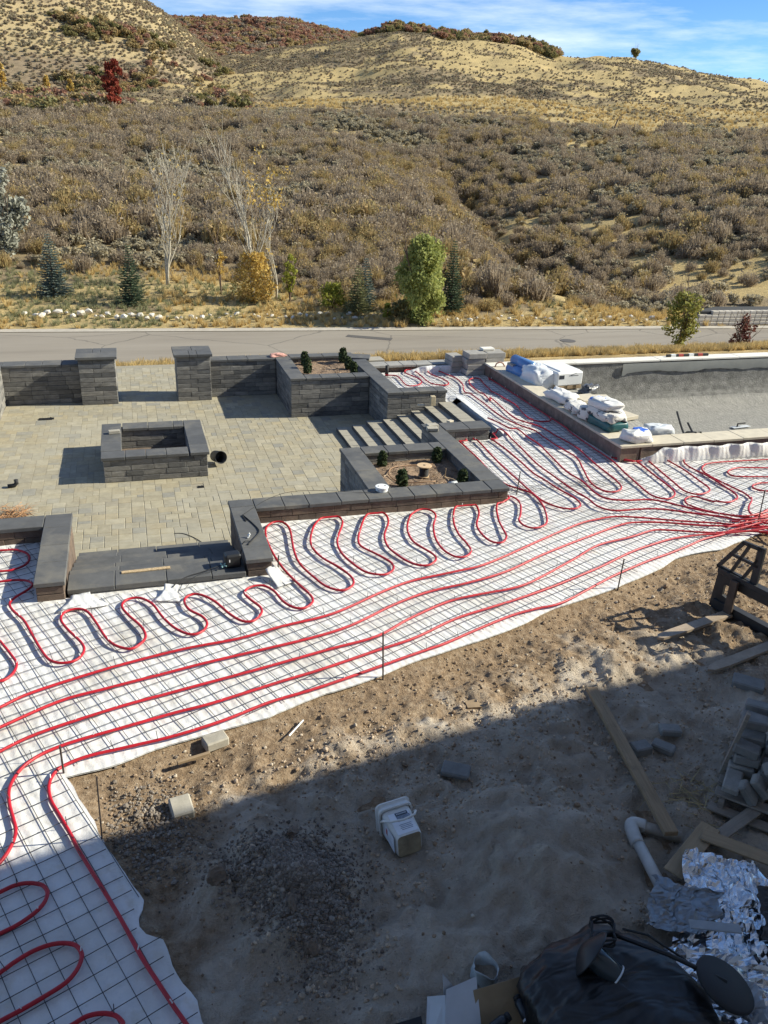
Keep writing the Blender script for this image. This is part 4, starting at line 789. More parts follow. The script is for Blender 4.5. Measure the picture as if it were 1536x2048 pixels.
# ================================================================ red heating pipes
M['pex'] = simple('red_pipe', (.43, .008, .02), .45, .18, 5)
TUBES = {
 'straight_1': [(-1.656,6.654),(-1.429,6.799),(-1.169,6.968),(-0.575,7.176),(0.146,7.363),(0.815,7.455),(1.282,7.587),(1.894,7.724),(2.582,8.08),(3.008,8.259),(3.476,8.333),(3.899,8.406),(4.322,8.589),(4.7,8.776),(5.057,8.96),(5.8,9.313),(6.115,9.398),(6.435,9.426),(6.755,9.337),(7.295,9.113),(7.785,8.922),(8.1,8.783),(8.487,8.666),(9.039,8.657)],
 'straight_2': [(-1.614,6.354),(-1.395,6.501),(-0.918,6.77),(-0.458,6.876),(0.32,7.058),(1.392,7.257),(2.002,7.429),(2.624,7.762),(3.136,7.961),(3.6,8.038),(4.183,8.206),(4.928,8.57),(5.829,8.952),(6.369,9.15),(6.653,9.176),(7.101,9.081),(7.498,8.911),(8.052,8.722),(8.412,8.575),(8.845,8.438)],
 'straight_3': [(-1.569,6.036),(-1.358,6.172),(-1.077,6.336),(-0.565,6.502),(-0.215,6.599),(0.292,6.715),(0.907,6.843),(1.629,7.022),(2.234,7.164),(2.675,7.419),(3.23,7.677),(3.628,7.749),(4.188,7.82),(4.619,8.018),(5.197,8.331),(5.746,8.641),(6.336,8.776),(6.741,8.895),(7.034,8.833),(7.491,8.666),(7.933,8.571),(8.298,8.438),(8.696,8.269)],
 'straight_4': [(-1.382,4.703),(-1.217,4.92),(-1.153,5.082),(-1.144,5.21),(-1.173,5.335),(-1.221,5.522),(-1.235,5.71),(-1.169,5.907),(-1.042,6.038),(-0.867,6.122),(-0.659,6.179),(-0.393,6.237),(0.062,6.342),(0.402,6.402),(1.01,6.571),(1.56,6.717),(2.159,6.904),(2.6,7.032),(3.171,7.304),(3.639,7.436),(4.134,7.579),(4.6,7.738),(5.291,8.005),(5.738,8.209),(6.16,8.393),(6.566,8.529),(6.949,8.612),(7.456,8.618),(7.91,8.542),(8.362,8.515),(8.973,8.583)],
 'straight_5': [(0.103,3.081),(-0.029,3.362),(-0.104,3.514),(-0.19,3.702),(-0.273,3.886),(-0.379,4.163),(-0.484,4.417),(-0.596,4.676),(-0.704,4.934),(-0.755,5.077),(-0.847,5.303),(-0.917,5.481),(-0.94,5.655),(-0.9,5.8),(-0.804,5.876),(-0.626,5.935),(-0.311,5.973),(0.064,6.019),(0.486,6.128),(0.967,6.311),(1.496,6.433),(2.644,6.79),(2.901,6.871),(3.338,7.047),(3.827,7.228),(4.174,7.302),(4.56,7.373),(5.509,7.828),(6.108,8.068),(6.547,8.215),(6.98,8.374),(7.303,8.502),(7.786,8.603),(8.642,8.852),(9.451,9.125)],
 'loop_a': [(-1.363,4.563),(-1.186,4.643),(-1.097,4.676),(-1.013,4.675),(-0.926,4.638),(-0.886,4.585),(-0.877,4.534),(-0.898,4.464),(-0.954,4.399),(-1.044,4.338),(-1.147,4.295),(-1.316,4.234)],
 'loop_b': [(-1.295,3.888),(-1.114,3.999),(-1.035,4.053),(-0.935,4.104),(-0.83,4.125),(-0.741,4.113),(-0.675,4.078),(-0.641,4.02),(-0.637,3.971),(-0.663,3.896),(-0.726,3.823),(-0.852,3.758),(-0.965,3.708),(-1.076,3.666),(-1.252,3.594)],
 'loop_c': [(-0.945,3.422),(-0.676,3.536),(-0.596,3.568),(-0.514,3.566),(-0.44,3.536),(-0.399,3.489),(-0.394,3.457),(-0.44,3.38),(-0.621,3.277)],
 'left_loop': [(-2.148,10.155),(-1.801,10.108),(-1.627,10.084),(-1.485,9.954),(-1.433,9.784),(-1.47,9.624),(-1.599,9.522),(-1.735,9.52),(-2.063,9.548)],
 'left_edge': [(-1.763,8.453),(-1.625,8.116),(-1.559,7.954),(-1.437,7.691),(-1.36,7.494),(-1.377,7.325),(-1.455,7.227),(-1.565,7.237)],
 'serpentine': [(-2.027,9.292),(-1.706,9.263),(-1.518,9.251),(-1.391,9.192),(-1.343,9.089),(-1.386,8.98),(-1.503,8.832),(-1.547,8.7),(-1.485,8.522),(-1.366,8.309),(-1.252,7.979),(-1.144,7.668),(-1.049,7.464),(-0.929,7.382),(-0.802,7.405),(-0.736,7.548),(-0.766,7.72),(-0.913,8.024),(-0.992,8.248),(-0.957,8.4),(-0.83,8.437),(-0.723,8.347),(-0.627,8.086),(-0.535,7.787),(-0.436,7.595),(-0.291,7.49),(-0.191,7.561),(-0.133,7.692),(-0.17,7.902),(-0.306,8.196),(-0.365,8.402),(-0.302,8.529),(-0.167,8.527),(-0.037,8.355),(0.057,8.059),(0.173,7.797),(0.317,7.637),(0.435,7.659),(0.508,7.796),(0.475,7.962),(0.343,8.156),(0.309,8.361),(0.38,8.461),(0.491,8.448),(0.64,8.257),(0.771,7.948),(0.884,7.777),(1.004,7.76),(1.107,7.898),(1.114,8.035),(1.029,8.226),(0.988,8.382),(1.068,8.497),(1.216,8.513),(1.324,8.366),(1.382,8.116),(1.467,7.954),(1.584,7.899),(1.708,8.013),(1.716,8.188),(1.627,8.483),(1.521,8.895),(1.469,9.323),(1.462,9.773),(1.511,10.08),(1.639,10.235),(1.769,10.19),(1.808,9.936),(1.745,9.336),(1.749,8.947),(1.854,8.559),(1.952,8.316),(2.103,8.19),(2.247,8.281),(2.288,8.462),(2.208,8.743),(2.057,9.052),(1.993,9.355),(2.029,9.651),(2.178,10.062),(2.367,10.278),(2.538,10.242),(2.556,10.024),(2.377,9.576),(2.323,9.284),(2.349,8.988),(2.461,8.62),(2.585,8.493),(2.727,8.47),(2.852,8.594),(2.864,8.78),(2.743,9.033),(2.623,9.261),(2.632,9.467),(2.754,9.805),(2.94,10.191),(3.126,10.314),(3.22,10.172),(3.18,9.905),(3.012,9.529),(2.958,9.188),(3.029,8.872),(3.14,8.655),(3.294,8.577),(3.439,8.685),(3.465,8.843),(3.381,9.096),(3.329,9.317),(3.38,9.672),(3.557,10.062),(3.75,10.226),(3.89,10.18),(3.908,9.988),(3.759,9.667),(3.654,9.283),(3.64,8.938),(3.716,8.722),(3.845,8.693),(3.979,8.83),(4.009,9.065),(4.007,9.352),(4.088,9.752),(4.283,10.199),(4.493,10.37),(4.618,10.275),(4.565,9.974),(4.366,9.577),(4.315,9.25),(4.352,9.026),(4.473,8.964),(4.607,9.114),(4.667,9.361),(4.745,9.693),(4.921,10.152),(5.137,10.415),(5.285,10.412),(5.3,10.161),(5.126,9.775),(5.017,9.596),(5.013,9.401),(5.122,9.302),(5.317,9.376),(5.45,9.585),(5.599,10.013),(5.644,10.449),(5.52,10.693),(5.385,10.937),(5.371,11.396),(5.419,12.125),(5.426,12.712),(5.453,13.105),(5.622,13.311),(5.765,13.261),(5.768,12.875),(5.688,11.87),(5.67,11.015),(5.659,10.328),(5.718,10.035),(5.859,9.849),(6.043,9.811),(6.181,9.939),(6.206,10.176),(6.132,10.57),(6.099,10.93),(6.044,11.264),(6.072,11.796),(6.089,12.424),(6.07,12.877),(6.046,13.056),(6.179,13.27),(6.348,13.277),(6.425,12.987),(6.381,12.369),(6.298,11.553),(6.318,11.07),(6.349,10.44),(6.396,10.137),(6.4,9.776),(6.573,9.601),(6.906,9.578),(7.225,9.528),(7.49,9.395),(7.965,9.069),(8.174,8.877),(8.642,8.852),(9.241,8.886)],
 'trunk': [(6.393,13.956),(6.476,13.624),(6.556,13.278),(6.695,13.214),(6.789,12.63),(6.72,11.93),(6.633,11.244),(6.676,10.77),(6.629,10.298),(6.692,10.036),(6.942,9.92),(7.315,9.884),(7.553,9.697),(7.717,9.465),(8.014,9.134),(8.316,8.921),(8.776,9.013),(9.524,9.207)],
 'upper': [(5.491,17.816),(5.472,17.664),(5.568,17.612),(5.68,17.52),(5.678,17.258),(5.654,16.934),(5.676,16.696),(5.778,16.653),(5.917,16.716),(6.05,16.873),(6.094,17.121),(6.07,17.348),(5.999,17.626),(5.973,17.863),(6.061,18.009),(6.181,17.992),(6.237,17.785),(6.242,17.436),(6.216,17.066),(6.245,16.808),(6.348,16.649),(6.505,16.59),(6.631,16.713),(6.67,16.924),(6.625,17.191),(6.554,17.39),(6.515,17.628),(6.517,17.784),(6.635,17.91),(6.748,17.87),(6.833,17.699),(6.895,17.417),(6.964,17.215),(6.971,16.916),(6.914,16.562),(6.752,16.101),(6.712,15.709),(6.721,15.261),(6.717,14.805),(6.71,14.574),(6.711,13.865),(6.88,13.352),(7.053,13.089),(7.08,12.369),(7.127,11.801),(6.981,11.322),(6.786,10.703),(6.803,10.349),(6.975,10.271),(7.16,10.407),(7.236,10.705),(7.293,11.461),(7.376,12.184),(7.373,12.638),(7.27,13.283),(7.178,13.508),(6.958,13.822),(6.955,14.268),(7.019,14.794),(7.061,15.392),(6.962,15.159),(7.036,15.788),(7.069,16.397),(7.156,16.814),(7.28,17.018),(7.412,17.088),(7.495,16.985),(7.409,16.486),(7.347,15.872),(7.352,16.07),(7.356,15.455),(7.411,14.938),(7.305,14.34),(7.271,13.956),(7.378,13.749),(7.585,13.744),(7.697,13.882),(7.739,14.134),(7.78,14.877),(7.826,15.838),(7.801,16.781),(7.696,16.918),(7.796,17.054),(7.934,17.033),(7.854,16.903),(7.965,16.503),(8.012,15.5),(8.015,14.592),(8.116,14.069),(8.048,13.821),(7.807,13.427),(7.718,13.203),(7.696,12.859),(7.671,12.206),(7.671,11.77),(7.648,11.392),(7.558,10.92),(7.489,10.385),(7.465,10.003),(7.618,9.847),(7.831,9.97),(7.937,10.207),(8.008,10.832),(8.063,11.415),(7.991,11.658),(8.159,11.764),(8.283,11.634),(8.28,11.373),(8.203,10.89),(8.131,10.436),(8.083,10.09),(8.186,9.915),(8.394,9.942),(8.545,10.085),(8.598,10.435),(8.65,10.9),(8.643,11.304),(8.634,11.536),(8.68,11.655),(8.855,11.742),(9.509,11.696),(10.992,11.681),(11.376,11.06)],
 'right_2': [(11.624,11.335),(10.747,11.386),(9.782,11.48),(9.356,11.484),(9.084,11.429),(8.918,11.282),(8.849,11.01),(8.891,10.564),(8.866,10.109),(8.818,9.77),(8.66,9.593),(8.449,9.513),(8.276,9.63),(8.133,9.842),(7.992,9.854),(7.867,9.755),(7.822,9.562),(7.957,9.298),(8.274,9.004),(8.495,8.92),(8.722,8.948),(9.38,9.044)],
 'right_3': [(11.296,10.97),(10.49,11.076),(9.379,11.111),(9.116,11.009),(8.97,10.838),(8.926,10.557),(8.96,10.18),(8.997,9.777),(8.877,9.507),(8.608,9.241),(8.48,9.036),(8.552,8.946),(8.858,9.111),(9.597,9.29)],
 'right_4': [(10.911,10.542),(10.194,10.72),(9.697,10.816),(9.436,10.747),(9.32,10.623),(9.383,10.467),(9.886,10.349),(10.567,10.16)],
 'right_5': [(10.446,10.025),(9.699,10.124),(9.52,10.132),(9.347,10.058),(9.298,9.933),(9.443,9.816),(10.066,9.602)],
 'bundle_1': [(8.1,8.783),(8.408,8.901),(8.657,8.984),(9.148,9.092),(9.992,9.309)],
 'bundle_2': [(7.818,8.736),(8.246,8.789),(8.59,8.789),(9.132,8.763)],
 'bundle_3': [(7.616,8.605),(8.064,8.649),(8.378,8.689),(8.462,8.635),(8.909,8.51)],
 'bundle_4': [(7.874,8.584),(8.135,8.563),(8.313,8.456),(8.659,8.227)],
 'bundle_5': [(8.021,8.909),(8.276,8.782),(8.387,8.545),(8.599,8.159)],
}
TLAB = {'straight_1': 'uppermost of the five long red pipes crossing the blanket', 'straight_2': 'second from the top of the five long red pipes', 'straight_3': 'middle one of the five long red pipes', 'straight_4': 'fourth long red pipe, curling back at the lower left', 'straight_5': 'lowest long red pipe, bending down along the dirt edge',
 'loop_a': 'upper red pipe loop in the shade at the lower left', 'loop_b': 'larger middle red pipe loop in the lower left corner', 'loop_c': 'red pipe loop cut by the bottom edge at the lower left', 'left_loop': 'small red pipe loop in the shade left of the front wall', 'left_edge': 'short red pipe bend at the left picture edge', 'serpentine': 'long serpentine red pipe winding in front of the stone walls', 'trunk': 'red pipe starting beside the steps and running to the right bundle', 'upper': 'long red pipe looping beside the pool wall and low back wall',
 'right_2': 'second red pipe from the pool front, looping back to the bundle', 'right_3': 'third red pipe from the pool front, with one wide bend', 'right_4': 'red pipe hairpin at the right picture edge', 'right_5': 'smallest red pipe hairpin beside the upright stake', 'bundle_1': 'red pipe end rising at the bundle beside the stake', 'bundle_2': 'upper short red pipe of the bundle leaving on the right', 'bundle_3': 'middle short red pipe of the bundle leaving on the right', 'bundle_4': 'lower short red pipe of the bundle leaving on the right', 'bundle_5': 'red pipe crossing the bundle downward on the right'}
rs = random.Random(9)
for k, P in TUBES.items():
    P = list(P)          # run on past the picture edge
    for e in (0, -1):
        a_, b_ = np.array(P[e]), np.array(P[1 if e == 0 else -2])
        if a_[0] > 8.6 or a_[0] < -1.6:
            q_ = tuple(a_ + (a_ - b_) / np.linalg.norm(a_ - b_) * 2.2); P = [q_] + P if e == 0 else P + [q_]
    C = catmull(P, 5); C = [c for i, c in enumerate(C) if i == 0 or np.linalg.norm(c - C[i - 1]) > .004]
    bun = k.startswith('bundle'); n = len(C); pts_ = []
    for c in C:          # keep clear of the wall faces
        if 1.3 < c[0] < 5.23 and 10.24 < c[1] < 13.1:
            if 5.23 - c[0] < c[1] - 10.24: c[0] = 5.23
            else: c[1] = 10.24
        if c[0] > 7.74 and 11.42 < c[1] < 18:
            if c[0] - 7.74 < c[1] - 11.42: c[0] = 7.74
            else: c[1] = 11.42
        if -1.33 < c[0] < -.9 and c[1] > 8.68: c[0] = -1.33
        if -.95 < c[0] < 1.05 and c[1] > 8.7: c[1] = 8.7
        if 1.0 < c[0] < 1.43 and c[1] > 8.74: c[0] = 1.43
        if 5.1 < c[0] < 6.2 and 13.0 < c[1] < 13.3: c[1] = 13.0
    for i, c in enumerate(C):
        z = .03 + .014 * (float(fbm(c[0], c[1], 1.4, 2, 131)) - .3)
        if k in ('serpentine', 'upper', 'trunk', 'left_loop'): z += .016 * float(fbm(c[0], c[1], .9, 2, 132))
        if c[0] > 7.6 and c[1] < 9.6: z += .045 * rs.random() * 0 + .02 * (list(TUBES).index(k) % 4) * min(1, (c[0] - 7.6) / .8)
        z += float(fab_z(np.array(c[0]), np.array(c[1]))) * (c[1] > 12.9)
        pts_.append((c[0], c[1], z))
    o = MB().tube(pts_, .0145, 8).build('heating_pipe', M['pex'], None, True, fix=False); tag(o, TLAB[k], 'pipe', 'red heating pipes')
    # twisted tie wires and white clips holding the pipe to the mesh
    mbw = MB(); mbc = MB(); L = 0; nxt = rs.uniform(.2, .5)
    for i in range(1, n):
        L += np.linalg.norm(np.array(pts_[i]) - np.array(pts_[i - 1]))
        if L > nxt:
            L = 0; nxt = rs.uniform(.28, .6); p = Vector(pts_[i]); dz = rs.uniform(.05, .12)
            if rs.random() < .5: mbw.tube([p + Vector((.012, 0, -.02)), p + Vector((rs.uniform(-.02, .02), rs.uniform(-.02, .02), dz))], .0028, 4)
            else: mbc.tube([p + Vector((-.004, 0, -.012)), p + Vector((0, 0, .018)), p + Vector((rs.uniform(-.012, .012), rs.uniform(-.01, .01), .045))], .0045, 4)
    if mbw.v: tag(mbw.build('tie_wires', M['wire'], o, fix=False), kind='stuff')
    if mbc.v: tag(mbc.build('cable_ties', M['white_plastic'], o, fix=False), kind='stuff')
for (x_, y_, h_, lb) in ((2.10, 6.50, .5, 'dark steel stake standing at the blanket edge near the middle'), (5.41, 7.59, .39, 'dark steel stake at the blanket edge left of the pallet forks'), (-.84, 5.80, .29, 'short black stake at the blanket corner on the left'), (-.53, 4.99, .6, 'thin rusty stake in the dirt at the left blanket edge'), (5.43, 10.55, .38, 'short stake just right of the front planter corner'), (8.43, 8.80, .55, 'black stake standing beside the bundle of red pipes'), (1.47, 8.93, .2, 'small upright steel pin at the right front wall end')):
    o = MB().tube([(0, 0, -.1), (0, 0, h_)], .0085 if 'thin' not in lb else .006, 7).build('steel_stake', M['rebar'], None); o.location = (x_, y_, 0); o.rotation_euler = (rs.uniform(-.05, .05), rs.uniform(-.05, .05), 0); tag(o, lb, 'stake', 'steel stakes')
# ================================================================ stone patio, walls, fire pit, steps
rs = random.Random(21)
M['block'] = pieces('charcoal_wall_block', [(.085, .084, .082), (.15, .146, .138), (.2, .19, .174), (.105, .103, .1), (.25, .236, .212), (.165, .161, .153)], .85, 6, .5, .8, .008, streak=(1, 1, 2.5))
M['step'] = pieces('step_stone', [(.34, .315, .26), (.38, .35, .29), (.3, .28, .235)], .8, 6, .25, .4, .005)
def lit_top_step():
    """step stone, lit top and shaded risers painted into the colour"""
    m = pieces('lit_top_step_stone', [(.075, .073, .07), (.1, .096, .09), (.06, .058, .056)], .85, 6, .3, .4, .005); t = m.node_tree; b = [q for q in t.nodes if q.type == 'BSDF_PRINCIPLED'][0]; src = b.inputs['Base Color'].links[0].from_socket
    n = t.nodes.new('ShaderNodeNewGeometry'); s_ = t.nodes.new('ShaderNodeSeparateXYZ'); t.links.new(n.outputs['True Normal'], s_.inputs[0]); nz = noise_n(t, 5, 5, .7, n.outputs['Position'])
    f = math_n(t, 'MULTIPLY', mrange(t, s_.outputs[2], .7, .95), mrange(t, nz.outputs[0], .2, .45)); t.links.new(mixc(t, f, src, (.33, .305, .25)), b.inputs['Base Color']); return m  # colour by face direction: treads painted as sunlit, risers as shaded
M['lit_step'] = lit_top_step()
def blocks(par, axis, a, b, c0, c1, z0, n, mat, h=CH, lens=(.24, .3, .37, .45), first=None, name='block', bev=.008, core=True, jit=.003):
    """courses of wall blocks along x or y, each block an object; the run is a..b, its depth c0..c1"""
    for c in range(n):
        p = a; k = 0; off = (.5 if c % 2 else 1.0)
        while p < b - 1e-4:
            l = rs.choice(lens) * (off if k == 0 else 1.0)
            if b - p - l < .12: l = b - p
            l = min(l, b - p); g = .004; L = round((l - g) * 100) / 100 if l - g > .05 else round(l - g, 3)
            if p + L > b: L = l - g
            cc = p + l / 2; d = c1 - c0; me = block_mesh(L, d, h - .003, bev, mat); j = rs.uniform(-jit, jit); zz = z0 + h * (c + .5)
            if axis == 'x': put(name, me, par, (cc, (c0 + c1) / 2 + j, zz))
            else: put(name, me, par, ((c0 + c1) / 2 + j, cc, zz), math.pi / 2)
            p += l; k += 1
    if core:
        q = MB(); e = .03
        if axis == 'x': q.box(((a + b) / 2, (c0 + c1) / 2, z0 + n * h / 2), (b - a - .02, c1 - c0 - 2 * e, n * h - .01))
        else: q.box(((c0 + c1) / 2, (a + b) / 2, z0 + n * h / 2), (c1 - c0 - 2 * e, b - a - .02, n * h - .01))
        q.build('core', M['core'], par)
def caps(par, axis, a, b, c0, c1, zt, mat=None, t=CAPT, L=(.34, .4, .46), name='cap_stone', bev=.006, cuts=None):
    p = a
    cuts = cuts or []
    while p < b - 1e-4:
        l = rs.choice(L)
        if b - p - l < .17: l = b - p
        l = min(l, b - p); me = block_mesh(round(l - .007, 3), c1 - c0, t, bev, mat or M['cap']); z = zt - t / 2 + rs.uniform(-.0025, .0025); j = rs.uniform(-.003, .003)
        put(name, me, par, (p + l / 2, (c0 + c1) / 2 + j, z) if axis == 'x' else ((c0 + c1) / 2 + j, p + l / 2, z), (0 if axis == 'x' else math.pi / 2) + rs.uniform(-.004, .004)); p += l
ins = .018
# patio floor: sand bed with pavers on it
pat = tag(MB().box((0, 16, ZP - .037), (13, 12, .06)).build('patio', M['jointsand'], None), kind='structure')
PV = []
U = .1; gx0, gy0 = -3.15, 10.29; nxg, nyg = 81, 114; occ = np.zeros((nxg, nyg), bool); PL = []
for _k in range(9000):
    w_, l_ = rs.choice(((3, 2), (2, 3), (2, 2), (2, 2))); gx, gy = rs.randrange(nxg - 3), rs.randrange(nyg - 3)
    if not occ[gx:gx + w_, gy:gy + l_].any(): occ[gx:gx + w_, gy:gy + l_] = True; PL.append((gx, gy, w_, l_))
for gy in range(nyg):
    for gx in range(nxg):
        if occ[gx, gy]: continue
        for (w_, l_) in ((2, 2), (2, 1), (1, 2), (1, 1)):
            if gx + w_ <= nxg and gy + l_ <= nyg and not occ[gx:gx + w_, gy:gy + l_].any(): break
        occ[gx:gx + w_, gy:gy + l_] = True; PL.append((gx, gy, w_, l_))
for (gx, gy, w_, l_) in PL:
        w, l = w_ * U, l_ * U; cx, cy = gx0 + gx * U + w / 2, gy0 + gy * U + l / 2
        ok = not (cx > 3.25 and cy < 12.4) and not (cx > 4.0 and 12.4 < cy < 15.7) and not (cx > 3.3 and 17.1 < cy) and not (-.6 < cx < 1.0 and 13.95 < cy < 15.5) and not (cx < -2.8 and cy < 18.7) and not (18.85 < cy < 19.0 and not -.4 < cx < .85)
        if cy > 18.8 and not (-3 < cx < 3.2): ok = False
        if abs(cx + 1.86) < .16 and abs(cy - 17.68) < .08 or abs(cx - .9) < .06 and abs(cy - 13.33) < .06: ok = False
        if ok: PV.append((cx, cy, w, l))
vis = [p for p in PV if p[0] > -.125 * p[1] - .05 and p[1] > 10.75]
vis.sort(key=lambda p: p[1]); near_ = set(map(id, vis[:300])); rest = [p for p in PV if id(p) not in near_]
for p in vis[:300]:
    put('paver', block_mesh(round(p[2] - .004, 3), round(p[3] - .004, 3), .06, .006, M['paver']), pat, (p[0], p[1], ZP - .03 + rs.uniform(-.0015, .0015)), rs.uniform(-.008, .008), rs.uniform(-.004, .004), rs.uniform(-.004, .004))
V = []; F = []
for (cx, cy, w, l) in rest:
    o = len(V) * 1; b_ = .0025; w2, l2 = w / 2 - .002, l / 2 - .002; z = ZP + rs.uniform(-.0012, .0012); base = len(V)
    V += [(cx + i * w2, cy + j * l2, ZP - .055) for i, j in ((-1, -1), (1, -1), (1, 1), (-1, 1))] + [(cx + i * w2, cy + j * l2, z - b_) for i, j in ((-1, -1), (1, -1), (1, 1), (-1, 1))] + [(cx + i * (w2 - b_), cy + j * (l2 - b_), z) for i, j in ((-1, -1), (1, -1), (1, 1), (-1, 1))]
    for q in (0, 4):
        for k in range(4): F.append((base + q + k, base + q + (k + 1) % 4, base + q + 4 + (k + 1) % 4, base + q + 4 + k))
    F.append((base + 8, base + 9, base + 10, base + 11))
tag(np_mesh('far_pavers', V, F, M['paver'], pat), kind='stuff')

# pillars with slab caps
for (x0, x1, y0, lb, seed) in ((-1.18, -.42, 18.54, 'left stone gate pillar with dark slab cap'), (.865, 1.613, 18.52, 'right stone gate pillar with dark slab cap')) if False else ((-1.18, -.42, 18.54, 'left stone gate pillar with dark slab cap', 1), (.865, 1.613, 18.52, 'right stone gate pillar with dark slab cap', 2)):
    t_ = thing('gate_pillar', lb, 'pillar', (0, 0, 0), group='gate pillars'); w = x1 - x0
    for c in range(10):
        z = ZP + CH * (c + .5); s = [.3, .46] if c % 2 else [.46, .3]
        for side in range(2):
            p = x0
            for l in (s if side == 0 else s[::-1]):
                l = l / .76 * w; put('block', block_mesh(round(l - .004, 3), w / 2 - .002, CH - .003, .008, M['block']), t_, (p + l / 2, y0 + w * (.25 + .5 * side) + rs.uniform(-.003, .003), z)); p += l
    zc = ZP + 10 * CH; ov = .05; p = x0 - ov; W_ = w + 2 * ov
    for k, l in enumerate((.4, .2, .4)): put('cap_stone', block_mesh(round(l * W_ - .006, 3), W_ / 2 - .003, .06, .006, M['cap']), t_, (p + l * W_ / 2, y0 - ov + W_ * (.75 if seed == 1 else .25), zc + .03)); p += l * W_
    p = x0 - ov
    for k, l in enumerate((.5, .5) if seed == 2 else (1.0,)): put('cap_stone', block_mesh(round(l * W_ - .006, 3), W_ / 2 - .003, .06, .006, M['cap']), t_, (p + l * W_ / 2, y0 - ov + W_ * (.25 if seed == 1 else .75), zc + .031)); p += l * W_
# back walls
t_ = thing('garden_wall', 'dark stone back wall left of the gate pillars', 'wall'); blocks(t_, 'x', -3.05, -1.19, 18.80, 19.12, ZP, 8, M['block']); caps(t_, 'x', -3.07, -1.19, 18.78, 19.2, ZT)
t_ = thing('garden_wall', 'dark stone back wall between right pillar and rear planter', 'wall'); blocks(t_, 'x', 1.62, 3.12, 18.76, 19.08, ZP, 8, M['block']); caps(t_, 'x', 1.62, 3.11, 18.74, 19.12, ZT)
t_ = thing('garden_wall', 'sunlit stone side wall at the left picture edge', 'wall'); blocks(t_, 'y', 15.2, 18.8, -3.06, -2.745, ZP, 8, M['block']); caps(t_, 'y', 15.2, 18.77, -3.08, -2.73, ZT)
# rear planter
t_ = thing('stone_planter', 'rear stone planter beyond the steps, with small evergreens', 'planter'); pl1 = t_
blocks(t_, 'x', 3.13, 4.85, 16.90, 17.20, ZP, 8, M['block']); caps(t_, 'x', 3.455, 4.845, 16.88, 17.215, ZT)
blocks(t_, 'y', 17.20, 19.1, 3.13, 3.43, ZP, 8, M['block']); caps(t_, 'y', 16.88, 19.1, 3.11, 3.45, ZT)
blocks(t_, 'x', 3.43, 5.16, 18.80, 19.08, ZP, 8, M['block']); caps(t_, 'x', 3.455, 5.0, 18.78, 19.1, ZT)
blocks(t_, 'y', 15.54, 18.8, 4.86, 5.16, ZP, 8, M['block']); caps(t_, 'y', 15.52, 18.4, 4.85, 5.18, ZT)
blocks(t_, 'x', 5.16, 6.13, 15.54, 15.84, ZP, 8, M['block']); caps(t_, 'x', 5.185, 6.15, 15.52, 15.86, ZT)
put('cap_stone', block_mesh(.5, .42, CAPT, .006, M['cap']), t_, (5.1, 18.68, ZT - .02), -.35)
# front planter with the wall by the steps
t_ = thing('stone_planter', 'front stone planter beside the steps, holding a wire spool', 'planter'); pl2 = t_
blocks(t_, 'y', 10.62, 12.15, 3.12, 3.42, ZP, 8, M['block']); caps(t_, 'y', 10.66, 12.465, 3.1, 3.44, ZT)
blocks(t_, 'x', 3.12, 4.87, 12.15, 12.45, ZP, 8, M['block']); caps(t_, 'x', 3.445, 4.845, 12.13, 12.465, ZT)
blocks(t_, 'y', 10.62, 13.44, 4.87, 5.165, ZP, 8, M['block']); caps(t_, 'y', 10.66, 13.46, 4.85, 5.18, ZT)
blocks(t_, 'x', 5.165, 6.04, 13.08, 13.43, ZP, 8, M['block']); caps(t_, 'x', 5.185, 6.06, 13.05, 13.46, ZT)
# front walls on either side of the front steps
t_ = thing('garden_wall', 'stone front wall right of the front steps, running under the planter', 'wall')
blocks(t_, 'y', 8.82, 10.3, 1.09, 1.385, ZP, 8, M['block_dusty']); blocks(t_, 'x', 1.09, 5.165, 10.31, 10.61, ZP, 8, M['block_dusty'])
caps(t_, 'y', 8.80, 10.645, 1.07, 1.4, ZT); caps(t_, 'x', 1.405, 5.18, 10.295, 10.65, ZT)
t_ = thing('garden_wall', 'stone front wall left of the front steps, at the left picture edge', 'wall')
blocks(t_, 'y', 8.74, 10.3, -1.27, -.975, ZP, 8, M['block_dusty']); blocks(t_, 'x', -4.6, -.975, 10.3, 10.6, ZP, 8, M['block_dusty'])
caps(t_, 'y', 8.72, 10.635, -1.285, -.955, ZT, L=(.46, .52)); caps(t_, 'x', -4.6, -1.29, 10.28, 10.635, ZT, L=(.5, .56))
# front steps down to the patio
t_ = thing('stone_steps', 'front stone steps leading down to the patio, seen from above', 'steps')
for i in range(7):
    z = .085 - .1 * i; y0 = 8.8 if i == 0 else 9.16 + .3 * (i - 1); y1 = 9.155 + .3 * i; x0, x1 = -.97, 1.085
    if i == 0: x0, x1 = -.955, 1.068
    caps(t_, 'x', x0, x1, y0, y1 + .02, z, M['cap'], .06, (.52, .58), 'tread')
    MB().box(((x0 + x1) / 2, (y0 + y1) / 2 + .01, (z - .06 + ZP - .05) / 2), (x1 - x0 - .02, y1 - y0 - .03, z - .06 - ZP + .05)).build('riser', M['block'], t_)
